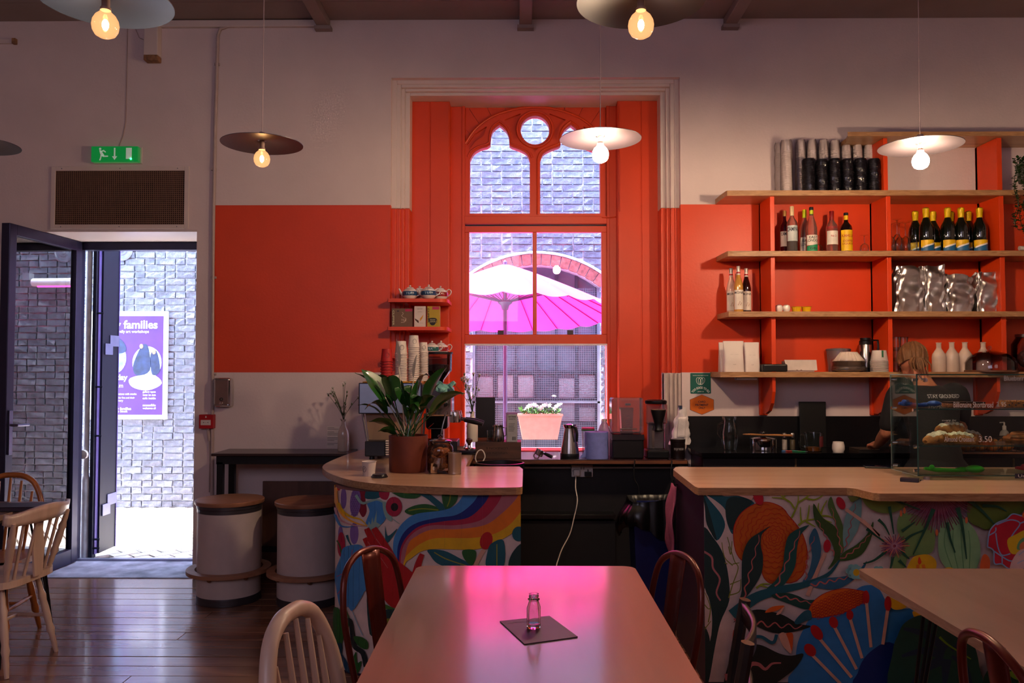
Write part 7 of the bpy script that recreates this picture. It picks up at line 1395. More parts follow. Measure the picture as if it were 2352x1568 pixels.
for dx, dy in ((bx0 + .04, -.22), (bx1 + .06, -.12), (bx0 + .04, .06), (bx1 + .06, .06)): MB().lathe([(0, 0), (.018, 0), (.015, .02), (0, .02)], 14, (dx, dy, 0)).build('foot', blackm, t)
for k in range(7): MB().box(bx0 + .131, bx0 + .150, -.252, -.245, .03 + k * .014, .038 + k * .014).build('vent_fin', white_pl, t)
gx = X(1010, 5.2) - ox
MB().box(gx - .08, gx + .08, -.14, .08, z0_ - .02, z1_ - .03).build('front_panel', chrome, t, bevel=.01)
for dy in (-.10, .04):
    MB().lathe([(0, -.05), (.035, -.05), (.037, -.01), (.030, .02), (0, .02)], 24, (gx + .10, dy, z0_ - .01)).build('group_head', chrome, t); MB().tube([(gx + .12, dy, z0_ - .04), (gx + .17, dy - .01, z0_ - .045)], .007, 8).build('portafilter_neck', chrome, t); MB().tube([(gx + .16, dy - .01, z0_ - .045), (gx + .22, dy - .02, z0_ - .055), (gx + .28, dy - .03, z0_ - .07)], [.012, .016, .013], 12).build('portafilter_handle', blackm, t)
MB().tube([(gx + .05, -.16, z0_ + .01), (gx + .03, -.19, z0_ - .07), (gx + .02, -.19, z0_ - .13)], .005, 8).build('steam_wand', steel, t)
for k in range(3): MB().lathe([(0, 0), (.018, 0), (.018, .02), (.012, .024), (0, .024)], 14, T=Matrix.Translation((gx + .04 - .02 * k, -.14, z0_ + .06 + .03 * k)) @ Matrix.Rotation(PI / 2, 4, 'X')).build('knob', blackm, t)
MB().box(gx + .05, gx + .16, -.14, .08, .05, .075).build('drip_tray', chrome, t)
# grinder hopper behind
t = thing('espresso_grinder', 'espresso grinder with clear cone hopper of beans behind the plant', 'grinder', (X(1006, 5.55), 5.55, CT)); hz1, hz0 = Z(812, 5.40) - CT, Z(872, 5.40) - CT; R = 33 * 5.4 / F
MB().lathe([(.03, hz0 - .04), (.045, hz0), (R * .98, hz0 + .06), (R, hz1)], 32).build('hopper', thin_glass('hopper_glass', '#d8cbd2', 1.5), t); MB().lathe([(0, hz1), (R * 1.06, hz1), (R * 1.06, hz1 + .014), (0, hz1 + .018)], 32).build('hopper_lid', blackm, t)
MB().lathe([(.0, hz0 - .03), (.035, hz0), (R * .85, hz0 + .05), (R * .88, hz0 + .10), (0, hz0 + .11)], 28).build('beans', M('coffee_beans', '#1c0c08', .5, bump=.8, scale=60, bscale=120), t); MB().box(-.075, .075, -.09, .10, .16, hz0 - .03).build('body', M('grinder_dark', '#141216', .3, .5), t, bevel=.02, seg=3); MB().box(-.09, .09, -.12, .12, 0, .04).build('base', blackm, t, bevel=.01); MB().box(-.04, .04, -.05, .08, .04, .16).build('neck', M('grinder_dark'), t); MB().tube([(-.02, -.10, .2), (-.05, -.16, .17), (.04, -.16, .17), (.02, -.10, .2)], .005, 6).build('fork', steel, t)
t = thing('tea_towel', 'pale mint cloth draped over the coffee machine edge', 'cloth', (gx + ox + .04, 5.12, CT + z1_ - .03)); MB().grid(lambda u, v: (-.06 + .12 * u + .01 * math.sin(v * 9), -.01 - .02 * v + .012 * math.sin(u * 11), .03 - .05 * v + .012 * math.sin(u * 8 + v * 3)), 14, 8).build('cloth', M('mint_cloth', '#6fa7a0', .9), t, thick=.004); MB().grid(lambda u, v: (-.03 + .05 * u, -.034, .0 - .03 * v), 3, 3).build('cloth_fold', M('mint_cloth'), t, thick=.003)
# things on top of the machine
tz = z1_ - .01 + CT
t = thing('cup_tray', 'orange tray on top of the coffee machine', 'tray', (X(900, 5.25), 5.28, tz)); MB().prism(rrect(-.17, .20, -.14, .14, .03), 0, .012).build('tray_base', M('tray_orange', '#c88a2c', .4), t, bevel=.003); MB().tube([(p[0], p[1], .012) for p in rrect(-.17, .20, -.14, .14, .03)], .006, 6, closed=True).build('rim', M('tray_orange'), t)
tz += .0185
def cups(label, px, pyt, Y, wpx, col, n, grp, topn=1, invert=True):
    x = X(px, Y); t = thing('cup_stack', label, 'cups', (x, Y, tz), 0, grp); R = wpx / 2 * Y / F; H = Z(pyt, Y) - tz; ch = R * 2.0; p = (H - ch * topn) / n
    for k in range(n): MB().lathe([(R * .86, k * p), (R, k * p + p * .1), (R, k * p + p * .5), (R * .88, k * p + p * .55), (R * .86, k * p + p)], 24).build('cup_rim', M('cup_' + col[1:], col, .55), t)
    z = n * p; MB().lathe([(R * .92, z), (R, z), (R, z + .004), (R * .93, z + .006), (R * .74, z + ch * topn), (R * .70, z + ch * topn), (R * .70, z + ch * topn - .004), (0, z + ch * topn - .004)], 28).build('top_cup', M('cup_' + col[1:]), t)
    d_ = MB(); zc_ = z + ch * .5; r_ = R * .86 + .001
    d_.tube([(r_ * math.sin(.3 + .35 * math.cos(q)), -r_ * math.cos(.3 + .35 * math.cos(q)), zc_ + R * .38 * math.sin(q)) for q in [k * PI / 8 for k in range(16)]], .0009, 4, closed=True); d_.build('logo', ink_n, t)
cups('stack of red paper cups with white rims on the coffee machine', 888, 801, 5.12, 29, '#a81414', 7, 'paper cup stacks')
cups('left stack of white paper cups on the coffee machine', 921, 783, 5.2, 30, '#cbc0b8', 17, 'paper cup stacks')
cups('tallest stack of white paper cups, in the middle', 950, 770, 5.25, 28, '#cdc2ba', 18, 'paper cup stacks')
cups('right stack of white paper cups by the green teapot', 972, 786, 5.33, 24, '#c8bcb4', 17, 'paper cup stacks')
for dx, lb in ((-.06, 'left'), (.0, 'right')):
    t = thing('espresso_cup', '%s small white espresso cup in front of the cup stacks' % lb, 'cup', (X(905, 5.16) + dx, 5.165, tz)); MB().lathe([(0, 0), (.018, 0), (.03, .018), (.032, .04), (.030, .04), (.026, .018), (0, .006)], 20).build('cup_body', ceramic, t); MB().tube([(.030, 0, .032), (.044, 0, .028), (.042, 0, .014), (.028, 0, .012)], .003, 6).build('handle', ceramic, t)
# tamper, black bowl etc. right of the machine
t = thing('tamping_mat', 'dark tamping stand at the inner corner of the curved counter', 'stand', (X(1080, 5.5), 5.42, CT)); MB().box(-.09, .05, -.06, .06, .0, .010).box(-.085, .045, -.055, .055, .010, .028).build('mat', M('mat_black', '#0e0b10', .35), t, bevel=.004); MB().box(-.08, .04, -.056, -.054, .014, .022).build('front_strip', M('panel_chrome'), t)
t = thing('tamper', 'coffee tamper with brown knob standing on the stand', 'tamper', (X(1078, 5.42), 5.42, CT + .0285)); MB().lathe([(0, 0), (.029, 0), (.029, .008), (.012, .014), (.009, .03), (0, .03)], 24).build('base', chrome, t); MB().lathe([(0, .028), (.010, .028), (.012, .04), (.022, .055), (.022, .066), (.012, .074), (0, .076)], 20).build('knob', wood('knob_wood', '#3a1c10', '#5a3018', .3), t)
t = thing('knock_box', 'black curved knock box standing low beside the wooden crate', 'box', (X(1142, 5.1), 5.12, .58)); t.location.z = 0
MB().lathe([(0, .02), (.13, .02), (.15, .60), (.155, .91), (.145, .912), (.12, .62), (0, .60)], 32, squash=.8, rf=lambda a, k: 1 + (.12 * math.cos(a) if k in (3, 4) else 0)).build('bin', M('knock_black', '#0b0c14', .3), t); MB().lathe([(0, 0), (.14, 0), (.14, .02), (0, .02)], 28, squash=.8).build('foot', blackm, t); MB().tube([(-.10, 0, .88), (.10, 0, .88)], .012, 10).build('knock_bar', M('mat_black'), t)
o = MB().tube([P(px, py, Y) for px, py, Y in cr([(1098, 1068, 5.3), (1092, 1052, 5.3), (1098, 1036, 5.3), (1108, 1034, 5.3), (1114, 1048, 5.3), (1108, 1062, 5.3), (1104, 1075, 5.3)], 5)], .004, 8).build('white_cable_loop', M('cable_offwhite')); tag(o, 'loop of white cable at the inner edge of curved counter', 'cable')
# ================= CHAIRS =================
cop = M('copper_brown_metal', '#5c1a10', .36, .45, var=.1, coat=.15); copk = M('black_chair_metal', '#0c0809', .3, .5, coat=.2)
def rzn(nx, ny): return math.atan2(-nx, ny)
def metal_chair(label, mid, nrm, m_, group=None, seat=True):
    L = math.hypot(*nrm); nx, ny = nrm[0] / L, nrm[1] / L
    t = thing('metal_chair', label, 'chair', (mid[0] + nx * .20, mid[1] + ny * .20, 0), rzn(nx, ny), group)
    MB().prism(rrect(-.18, .18, -.17, .18, .05), .438, .452).build('seat', m_, t, bevel=.005)
    lp = cr([(-.155, -.165, .44), (-.168, -.185, .56), (-.172, -.205, .68), (-.145, -.222, .79), (-.08, -.235, .838), (0, -.238, .852), (.08, -.235, .838), (.145, -.222, .79), (.172, -.205, .68), (.168, -.185, .56), (.155, -.165, .44)], 5)
    MB().tube(lp, .0115, 10).build('back_loop', m_, t)
    MB().grid(lambda u, v: ((u - .5) * (.105 - .02 * v), -.232 + .062 * v - .018 * math.cos((u - .5) * 3) + .014, .845 - .40 * v), 6, 14).build('splat', m_, t, thick=.003)
    for sx in (-1, 1):
        MB().tube([(sx * .150, .150, .44), (sx * .185, .185, .22), (sx * .205, .205, 0)], [.020, .014, .011], 8, flat=.6).build('leg', m_, t)
        MB().tube([(sx * .150, -.150, .44), (sx * .185, -.190, .22), (sx * .205, -.225, 0)], [.020, .014, .011], 8, flat=.6).build('leg', m_, t)
    MB().tube([(-.17, .17, .26), (.17, -.18, .26)], .006, 6).tube([(.17, .17, .26), (-.17, -.18, .26)], .006, 6).build('cross_brace', m_, t)
    return t
metal_chair('copper-brown metal chair on the left of the centre table', (-.515, 2.90), (.88, -.42), cop)
metal_chair('copper-brown metal chair on the right of the centre table', (.535, 2.83), (-.95, -.30), cop)
metal_chair('copper-brown metal chair at the right-hand table, cut by frame', (1.165, 1.98), (1, -.04), cop)
pinkp = wood('cream_painted_wood', '#b89a8a', '#cdb0a0', .4, 'z', 3, coat=.1); pine = wood('pine_wood', '#c0a292', '#d8bcac', .4, 'z', 4, coat=.2); orw = wood('orange_wood', '#8a4a1c', '#a8622c', .35, 'z', 4, coat=.3); dkc = wood('near_black_wood', '#0c0809', '#181012', .3, 'z', 4, coat=.3)
def turned(b, a, c, r, seg=10):
    a, c = Vector(a), Vector(c); n = 14; pts = []; rs = []
    for i in range(n + 1): f = i / n; pts.append(a.lerp(c, f)); rs.append(r * (.62 + .5 * math.sin(PI * f) + (.22 if i in (4, 10) else -.1 if i in (3, 5, 9, 11) else 0)))
    return b.tube(pts, rs, seg)
def wood_chair(label, mid, nrm, m_, hoop=True, zt=.88, hw=.19, name='spindle_chair', nsp=5, rimr=.016, flat=.6):
    L = math.hypot(*nrm); nx, ny = nrm[0] / L, nrm[1] / L
    t = thing(name, label, 'chair', (mid[0] + nx * .22, mid[1] + ny * .22, 0), rzn(nx, ny))
    MB().prism(cr([(-.19, -.17), (0, -.20), (.19, -.17), (.21, .05), (.17, .20), (0, .215), (-.17, .20), (-.21, .05)], 5, True), .425, .458).build('seat', m_, t, bevel=.010, seg=3)
    for sx in (-1, 1):
        for sy in (-1, 1): turned(MB(), (sx * .13, sy * .12, .43), (sx * .19, sy * .20, 0), .017).build('leg', m_, t)
        turned(MB(), (sx * .163, -.165, .20), (sx * .163, .165, .20), .011).build('side_stretcher', m_, t)
    turned(MB(), (-.163, 0, .20), (.163, 0, .20), .011).build('cross_stretcher', m_, t)
    if hoop:
        lp = cr([(-.16, -.165, .45), (-hw * 1.0, -.195, .60), (-hw * .96, -.22, .72), (-hw * .70, -.243, zt - .05), (-hw * .36, -.252, zt - .008), (0, -.255, zt), (hw * .36, -.252, zt - .008), (hw * .70, -.243, zt - .05), (hw * .96, -.22, .72), (hw, -.195, .60), (.16, -.165, .45)], 5)
        MB().tube(lp, rimr, 10).build('hoop', m_, t)
        for k in range(nsp):
            f = (k - (nsp - 1) / 2) / (nsp / 2); zt2 = zt - .015 - .13 * abs(f) ** 2.2; MB().tube([(f * .13, -.168, .45), (f * .145, -.20, .62), (f * hw * .82, -.24 + .01 * abs(f), zt2)], [.008, .0105, .007], 8).build('spindle', m_, t)
    else:
        zr2 = zt; b = MB(); b.grid(lambda u, v: (-hw * 1.3 + hw * 2.6 * u, -.265 + .06 * (2 * u - 1) ** 2 - .008 * v, zr2 - .065 + .065 * v + .016 * math.cos((u - .5) * 5) * v + (.012 if u in (0, 1) else 0)), 16, 3); b.build('crest_rail', m_, t, thick=.022)
        for sx in (-1, 1):
            turned(MB(), (sx * .165, -.165, .45), (sx * hw * 1.12, -.235, zr2 - .05), .017).build('back_post', m_, t)
            MB().tube([(sx * .115, -.17, .45), (sx * .135, -.235, zr2 - .05)], .008, 8).build('spindle', m_, t)
        for f in (-.25, .25): MB().tube([(f * .2, -.175, .45), (f * .22, -.25, zr2 - .05)], .008, 8).build('spindle', m_, t)
        MB().prismY([(-.03, .45), (.03, .45), (.045, .60), (.028, .68), (.035, zr2 - .05), (-.035, zr2 - .05), (-.028, .68), (-.045, .60)], -.222, -.212).build('splat', m_, t)
    return t
wood_chair('cream painted hoop-back spindle chair in the foreground, left of centre', (-.555, 2.085), (.985, -.19), pinkp, True, .875, .185, rimr=.021)
wood_chair('pine chair with turned legs beside the left table, seen from behind', (-2.455, 4.13), (-1, .06), pine, False, .80, .19)
wood_chair('orange-brown hoop-back chair behind the left table at frame edge', (-2.975, 4.70), (.15, -1), orw, True, .88, .185)
# dark ladder chair seen edge-on
t = thing('ladder_chair', 'dark chair seen edge-on in front of the right mural', 'chair', (.36, 2.17, 0), rzn(-.955, .25))
MB().prism(rrect(-.19, .19, -.18, .19, .03), .43, .455).build('seat', dkc, t, bevel=.006)
for sx in (-1, 1):
    MB().tube([(sx * .185, -.17, 0), (sx * .185, -.18, .45), (sx * .185, -.205, .68), (sx * .185, -.235, .855)], .0165, 8, flat=1.1).build('back_post', dkc, t); MB().tube([(sx * .17, .17, .43), (sx * .175, .18, 0)], [.018, .013], 8).build('leg', dkc, t)
for z, h_ in ((.80, .05), (.66, .045), (.54, .04)):
    MB().grid(lambda u, v: (-.185 + .37 * u, -.205 - .035 * (z - .5) * 2 - .028 * math.sin(PI * u), z + h_ * v), 12, 2).build('back_slat', dkc if z < .6 else dkc, t, thick=.012)
# ================= TABLE ITEMS =================
q = [G(px, py, TZ + .001) for px, py in ((1148, 1427), (1205, 1480), (1327, 1463), (1262, 1415))]; c_ = sum(q, Vector()) / 4
t = thing('table_card', 'dark purple card lying on the centre table under the glass bottle', 'card', (c_.x, c_.y, TZ)); MB().prism([(p.x, p.y) for p in q], TZ + .0005, TZ + .003).build('card', M('plum_card', '#3c2433', .45), t, True)
d_ = MB(); v0 = (q[3] - q[0]).normalized(); d_.add([q[0] + v0 * .01 + (q[1] - q[0]) * .12 + Vector((0, 0, .0025)), q[3] - v0 * .03 + (q[1] - q[0]) * .12 + Vector((0, 0, .0025)), q[3] - v0 * .03 + (q[1] - q[0]) * .14 + Vector((0, 0, .0025)), q[0] + v0 * .01 + (q[1] - q[0]) * .14 + Vector((0, 0, .0025))], [(0, 1, 2, 3)])
d_.build('print_line', M('card_print', '#5c4454', .5), t, True)
p = G(1226, 1441, TZ + .003); t = thing('glass_bottle', 'small empty glass bottle standing on the purple card', 'bottle', (p.x, p.y, TZ + .0035), .5); R = 19 * p.y / F; H = 76 * p.y / F
oct_ = lambda a, k: (1 / max(abs(math.cos(a)), abs(math.sin(a)), .78 * (abs(math.cos(a)) + abs(math.sin(a))))) if k < 4 or k > 20 else 1
gl2 = M('solid_glass', '#f0ecf0', .02, trans=1, ior=1.42, var=0)
MB().lathe([(0, 0), (R * .86, 0), (R * .9, .006), (R * .9, H * .60), (R * .62, H * .76), (R * .56, H * .80), (R * .72, H * .83), (R * .72, H * .85), (R * .56, H * .87), (R * .56, H * .985), (R * .60, H), (R * .50, H), (R * .46, H * .98), (R * .46, H * .8), (R * .56, H * .74), (R * .80, H * .6), (R * .80, .012), (0, .010)], 48, rf=lambda a, k: oct_(a, 0) * .93 if k < 4 or k > 14 else 1).build('bottle_glass', gl2, t)
MB().tube([(R * .57 * math.cos(k * PI / 8), R * .57 * math.sin(k * PI / 8), H * (.90 + .05 * k / 32)) for k in range(33)], .0012, 5).build('screw_thread', gl2, t)
bk = thing('black_book', 'closed black book lying on the left table', 'book', (G(50, 1168, .761).x, G(50, 1168, .761).y - .02, .7605), .08); MB().box(-.16, .17, -.07, .08, 0, .003).box(-.16, .17, -.07, .08, .021, .024).box(-.16, -.156, -.07, .08, .003, .021).build('cover', M('book_black', '#100c14', .4), bk, bevel=.001); MB().box(-.155, .165, -.066, .076, .003, .021).build('pages', M('book_pages', '#3a2c3a', .7), bk)
# ================= DISPLAY CASE =================
gx0, gy0, gy1, gz0, gz1, gx1 = 2.035, 4.15, 4.44, .955, Z(859, 4.15), 3.55
dc = thing('display_case', 'glass pastry display case with two shelves on the right counter', 'display case', ((gx0 + gx1) / 2, 4.3, CT))
cg = thin_glass('case_glass', '#f2f8f5', .45); ge_ = M('glass_edge_green', '#123c34', .2, coat=.5); ger = M('glass_edge_pale', '#8a9c9c', .2)
T5 = .006
def pane(x0, x1, y0, y1, z0, z1): MB().box(x0, x1, y0, y1, z0, z1).build('glass_pane', cg, dc, True)
pane(gx0 + T5, gx1, gy0, gy0 + T5, gz0 + T5, gz1 - T5); pane(gx0, gx0 + T5, gy0, gy1, gz0 + T5, gz1 - T5); pane(gx0, gx1, gy0, gy1, gz1 - T5, gz1); pane(gx0, gx1, gy0, gy1, gz0, gz0 + T5)
sh1, sh2 = Z(938, gy0), Z(1022, gy0)
for z in (sh1, sh2): pane(gx0 + T5 + .002, gx1 - .002, gy0 + T5 + .002, gy1 - .01, z - T5, z)
b = MB()
for z in (gz0 + .001, gz1 - .004): b.box(gx0, gx1, gy0 - .0012, gy0, z - .001, z + .005)
b.build('front_edge', ge_, dc, True); b = MB()
for z in (sh1, sh2): b.box(gx0 + T5, gx1, gy0 + T5 + .0002, gy0 + T5 + .002, z - T5, z)
b.build('shelf_edge', M('glass_edge_mid', '#2a4c4c', .25), dc, True)
MB().box(gx0 - .001, gx0 + T5, gy0 - .001, gy0 + .0005, gz0, gz1).build('corner_edge', M('glass_edge_mid'), dc, True); MB().box(gx0 - .001, gx0 + T5, gy1, gy1 + .001, gz0, gz1).box(gx0 - .0012, gx0, gy0, gy1, gz1 - T5, gz1).box(gx0 - .001, gx0, gy0, gy1, gz0, gz0 + .003).build('rear_edge', ger, dc, True)
for z in (gz1 - .03, gz0 + .025, sh1 - .008, sh2 - .008):
    for yy in (gy0 + .025, gy1 - .025): MB().lathe([(0, -.012), (.008, -.012), (.009, 0), (.008, .014), (0, .014)], 12, T=Matrix.Translation((gx0 + .004, yy, z)) @ Matrix.Rotation(PI / 2, 4, 'Y')).tube([(gx0 + .008, yy, z), (gx0 + .022, yy, z + .006)], .004, 6).build('glass_clamp', chrome, dc, True)
MB().tube([(gx0 + .01, gy0 - .003, gz1 - .004), (gx0 + .02, gy0 - .004, gz1 - .022), (gx0 + .035, gy0 - .004, gz1 - .028)], .006, 8).lathe([(0, 0), (.011, 0), (.011, .008), (0, .009)], 14, T=Matrix.Translation((gx0 + .045, gy0, gz1 - .03)) @ Matrix.Rotation(PI / 2, 4, 'X')).build('corner_bracket', chrome, dc, True)
for x in (gx0 + .06, gx0 + 1.3):
    for yy in (gy0 + .03, gy1 - .03): MB().lathe([(0, 0), (.016, 0), (.014, gz0 - CT), (0, gz0 - CT)], 14, (x, yy, CT)).build('foot', M('clear_foot', '#9a8c90', .2), dc, True)
hw_ = M('chalk_writing', '#c8c2c4', .6); yy = gy0 - .0002
def wr_(s, px0, px1, py, h): a_ = P(px0, py, gy0); b_ = P(px1, py, gy0); txt(wm, s, b_.x - a_.x, h, 0, ((a_.x + b_.x) / 2, yy, a_.z))
wm = MB(); wr_('Blueberry muffin 2.80', 2306, 2420, 870, .034); wr_('Billionaire Shortbread', 2190, 2281, 929, .030); wr_('2.95', 2289, 2311, 928, .024); wr_('Almond Croissant', 2169, 2238, 1008, .026); wr_('3.50', 2248, 2278, 1008, .030)
tag(wm.build('price_writing', hw_, dc, True), kind='stuff')
tagm = MB().box(P(2330, 1087, gy0).x, P(2410, 1087, gy0).x, gy0 - .008, gy0 - .003, Z(1098, gy0, 2330), Z(1087, gy0, 2330)); tg = tagm.build('dark_label', M('label_navy', '#1a1830', .5), dc, True); wm = MB(); txt(wm, 'Uncut loaf', .14, .015, 0, (P(2368, 1092, gy0).x, gy0 - .008, P(2368, 1092, gy0).z)); wm.build('label_writing', hw_, dc, True)
t = thing('wedge_block', 'small purple-black wedge under the corner of the display case', 'wedge', (P(2095, 1102, 4.08).x, 4.10, CT)); MB().box(-.045, .04, -.03, .03, 0, .018).build('block', M('wedge_purple', '#1c1022', .35), t, bevel=.003).rotation_euler = (0, 0, -.5); MB().lathe([(0, 0), (.009, 0), (.009, .004), (0, .004)], 12, (.05, -.015, .006)).build('bolt', chrome, t)
p = G(2008, 1074, CT); t = thing('phone', 'black phone lying flat on the counter left of the display case', 'phone', (p.x + .02, p.y, CT), -.25); MB().box(-.075, .075, -.04, .04, 0, .010).build('body', M('phone_black', '#0a0a10', .25), t, bevel=.006, seg=3); MB().box(-.068, .068, -.034, .034, .010, .0106).build('screen', M('phone_screen', '#0c1230', .08, coat=.6), t)
def tongs(label, px0, px1, Y, z, col, flip=1, heads=1):
    x0, x1 = X(px0, Y), X(px1, Y); m_ = M('tongs_' + col[1:], col, .4); t = thing('serving_tongs', label, 'tongs', ((x0 + x1) / 2, Y, z)); L = (x1 - x0) / 2
    MB().tube([(-L, 0, .022), (-L * .6, -.004, .016), (L * .35, -.006, .012)], [.008, .011, .007], 10, flat=.5).build('upper_arm', m_, t); MB().tube([(-L, .01, .020), (-L * .5, .014, .010), (L * .35, .016, .008)], [.006, .010, .007], 10, flat=.5).build('lower_arm', m_, t)
    MB().ball((L * .72, -.005, .020), .045 if L > .14 else .036, 16, 8, sc=(1.05, .7, .45)).build('spoon_head', m_, t); MB().ball((L * .42, .02, .014), .036 if L > .14 else .028, 16, 8, sc=(1.2, .7, .4)).build('spoon_head', m_, t)
    MB().ball((-L * .75, 0, .026), .012, 12, 8, sc=(1.2, 1, 1.3)).build('joint', m_, t)
    return t
tongs('blue serving tongs on the top shelf of the display case', 2064, 2156, 4.28, sh1 + .001, '#0c3a86'); tongs('green serving tongs on the bottom of the display case', 2120, 2252, 4.24, gz0 + T5 + .001, '#2c9a1c'); tongs('red serving tongs at the right edge of the display case', 2330, 2460, 4.28, gz0 + T5 + .001, '#a81828')
cake = M('shortbread', '#8a5238', .7, var=.4, scale=40, bump=.4); choc = M('chocolate_top', '#2a120e', .4, var=.2); cr_m = M('croissant_crust', '#b8763c', .5, var=.35, scale=24, bump=.3); sugar = M('icing_sugar', '#d8c8b8', .8, var=.3, scale=50, bump=.4)
for k, (px, lb) in enumerate(((2182, 'left chocolate-topped shortbread bar'), (2212, 'middle chocolate-topped shortbread bar'), (2240, 'right chocolate-topped shortbread bar'))):
    t = thing('shortbread_bar', lb + ' on the top shelf', 'cake', (X(px, 4.28), 4.28 + .01 * (k % 2), sh1 + .001), .1 * k); MB().box(-.030, .030, -.035, .035, 0, .022).build('biscuit_base', cake, t, bevel=.003); MB().box(-.030, .030, -.035, .035, .022, .030).build('chocolate_layer', choc, t, bevel=.003)
for k, px in enumerate((2318, 2350)):
    t = thing('flapjack', ('left', 'right')[k] + ' oat flapjack with berries on the top shelf', 'cake', (X(px, 4.28), 4.28, sh1 + .001)); b = MB().grid(lambda u, v: (-.04 + .08 * u, -.035 + .07 * v, .034 + .004 * math.sin(u * 30) * math.cos(v * 22)), 12, 10); b.build('top_crust', M('oat_crust', '#9a5c30', .8, var=.4, scale=60, bump=.5), t); MB().box(-.04, .04, -.035, .035, 0, .034).build('slab', M('oat_crust'), t, bevel=.004); 
    for j in range(4): MB().ball((-.025 + .017 * j, -.036 + .004 * (j % 2), .015 + .008 * (j % 2)), .005, 8, 6).build('berry', M('berry_dark', '#2a1420', .4), t)
def croissant(label, x, y_, z, rz, s=1, grp='almond croissants'):
    t = thing('croissant', label, 'croissant', (x, y_, z), rz, grp); b = MB(); n = 26; 
    def fn(u, v):
        a = (u - .5) * 2.3; f = math.cos((u - .5) * PI) ** .6; st = abs(((u * 7) % 1) - .5) * 2; r = (.010 + .030 * f * (.86 + .14 * (1 - st))) * s; c = (.085 * s * math.sin(a), .045 * s * (1 - math.cos(a)) * 1.2); q = 2 * PI * v
        return (c[0] + r * math.cos(q) * math.sin(a) * .4, c[1] + r * math.cos(q), max(0, r * .8 + r * .85 * math.sin(q)))
    b.grid(fn, 42, 14); b.build('pastry', cr_m, t)
    def fs(u, v): p = fn(.12 + .76 * u, .10 + .3 * v); return (p[0], p[1] - .0, p[2] + .0015 + .0015 * math.sin(u * 90) * math.sin(v * 40))
    MB().grid(fs, 34, 8).build('sugar_topping', sugar, t); return t
croissant('almond croissant at the left of the pile', X(2152, 4.28), 4.26, sh2 + .001, .5); croissant('almond croissant at the front centre of the pile', X(2200, 4.24), 4.235, sh2 + .001, -.55); croissant('almond croissant at the back right of the pile', X(2222, 4.33), 4.34, sh2 + .001, -.3); croissant('almond croissant resting on top of the others', X(2188, 4.29), 4.30, sh2 + .05, -.2, .95)
for k, (px, lb) in enumerate(((2332, 'dark swirled pastry at the left of the dark pastries'), (2362, 'dark swirled pastry cut by the right frame edge'))):
    t = thing('swirl_pastry', lb, 'pastry', (X(px, 4.27), 4.27 + .03 * k, sh2 + .001)); pts = []; rs = []
    for i in range(40): a = i * .42; r = .012 + .0012 * i; pts.append((r * math.cos(a), r * math.sin(a) * .8, .022 + .03 * (1 - i / 40))); rs.append(.013)
    MB().tube(pts, rs, 8).build('swirl', M('dark_pastry', '#8a4a24', .45, var=.5, scale=30, bump=.2), t); MB().lathe([(0, 0), (.055, 0), (.062, .02), (.04, .03), (0, .03)], 24, squash=.85).build('pastry_base', M('dark_pastry'), t)
t = thing('slate_tray', 'dark tray under the shortbread on the top shelf', 'tray', (X(2210, 4.28), 4.28, sh1)); t.location.z = sh1; 
bpy.data.objects.remove(t)
# things seen through the case on the kitchen counter
x = X(2262, 5.45); t = thing('bread_rack', 'row of small golden loaves in a black wire rack behind the case', 'loaves', (x, 5.46, KZ))
b = MB()
for k in range(13): xx = -.18 + .03 * k; b.tube([(xx, -.09, .01), (xx, -.09, .10), (xx, .09, .10), (xx, .09, .01)], .002, 5)
b.tube([(-.19, -.09, .10), (.19, -.09, .10)], .003, 5).tube([(-.19, -.09, .012), (.19, -.09, .012)], .003, 5).tube([(-.19, .09, .10), (.19, .09, .10)], .003, 5); b.build('wire_rack', blackm, t)
for k in range(4): MB().ball((-.135 + .09 * k, 0, .05), .05, 16, 10, sc=(.85, 1.3, .85)).build('loaf', M('golden_loaf', '#a8692c', .6, var=.3), t)
MB().box(-.22, .24, -.12, .12, 0, .008).build('tray_board', wood('tray_wood', '#7a4830', '#965c40', .5), t)
x = X(2314, 5.55); t = thing('pump_bottle', 'clear pump bottle on the kitchen counter behind the case', 'bottle', (x, 5.60, KZ)); MB().lathe([(0, 0), (.030, 0), (.031, .10), (.026, .125), (.012, .14), (0, .14)], 24).build('bottle_body', M('hazy_bottle', '#8c8684', .25), t); MB().lathe([(0, .14), (.012, .14), (.012, .165), (.005, .17), (.005, .19), (0, .19)], 16).tube([(0, 0, .19), (-.03, 0, .188)], .004, 6).build('pump', white_pl, t)
# ================= BARISTA =================
def limb(b, pts, rs, seg=14):
    q = cr([tuple(p) + (r,) for p, r in zip(pts, rs)], 4); b.tube([p[:3] for p in q], [p[3] for p in q], seg)
    for p, r in ((pts[0], rs[0]), (pts[-1], rs[-1])): b.ball(p, r * .98, seg, 8)
def loft(b, lv, seg=28):
    q = cr(lv, 4); n = len(q); o = len(b.v)
    b.grid(lambda u, v: (q[min(n - 1, round(v * (n - 1)))][0] + q[min(n - 1, round(v * (n - 1)))][3] * math.cos(2 * PI * u), q[min(n - 1, round(v * (n - 1)))][1] + q[min(n - 1, round(v * (n - 1)))][4] * math.sin(2 * PI * u), q[min(n - 1, round(v * (n - 1)))][2]), seg, n - 1, closed=True)
    b.f.append(tuple(o + i * n + n - 1 for i in range(seg))); b.f.append(tuple(reversed([o + i * n for i in range(seg)]))); b.m += [0, 0]; b.s += [True, True]
def fused(name, mb, mat_, parent, vox=.006, smooth=4):
    mb.s = [True] * len(mb.f); o = mb.build(name, mat_, parent); q = o.modifiers.new('fuse', 'REMESH'); q.mode = 'VOXEL'; q.voxel_size = vox; q.use_smooth_shade = True
    if smooth: q = o.modifiers.new('sm', 'SMOOTH'); q.factor = .5; q.iterations = smooth
    return o
bxp, byp = 2.56, 4.98
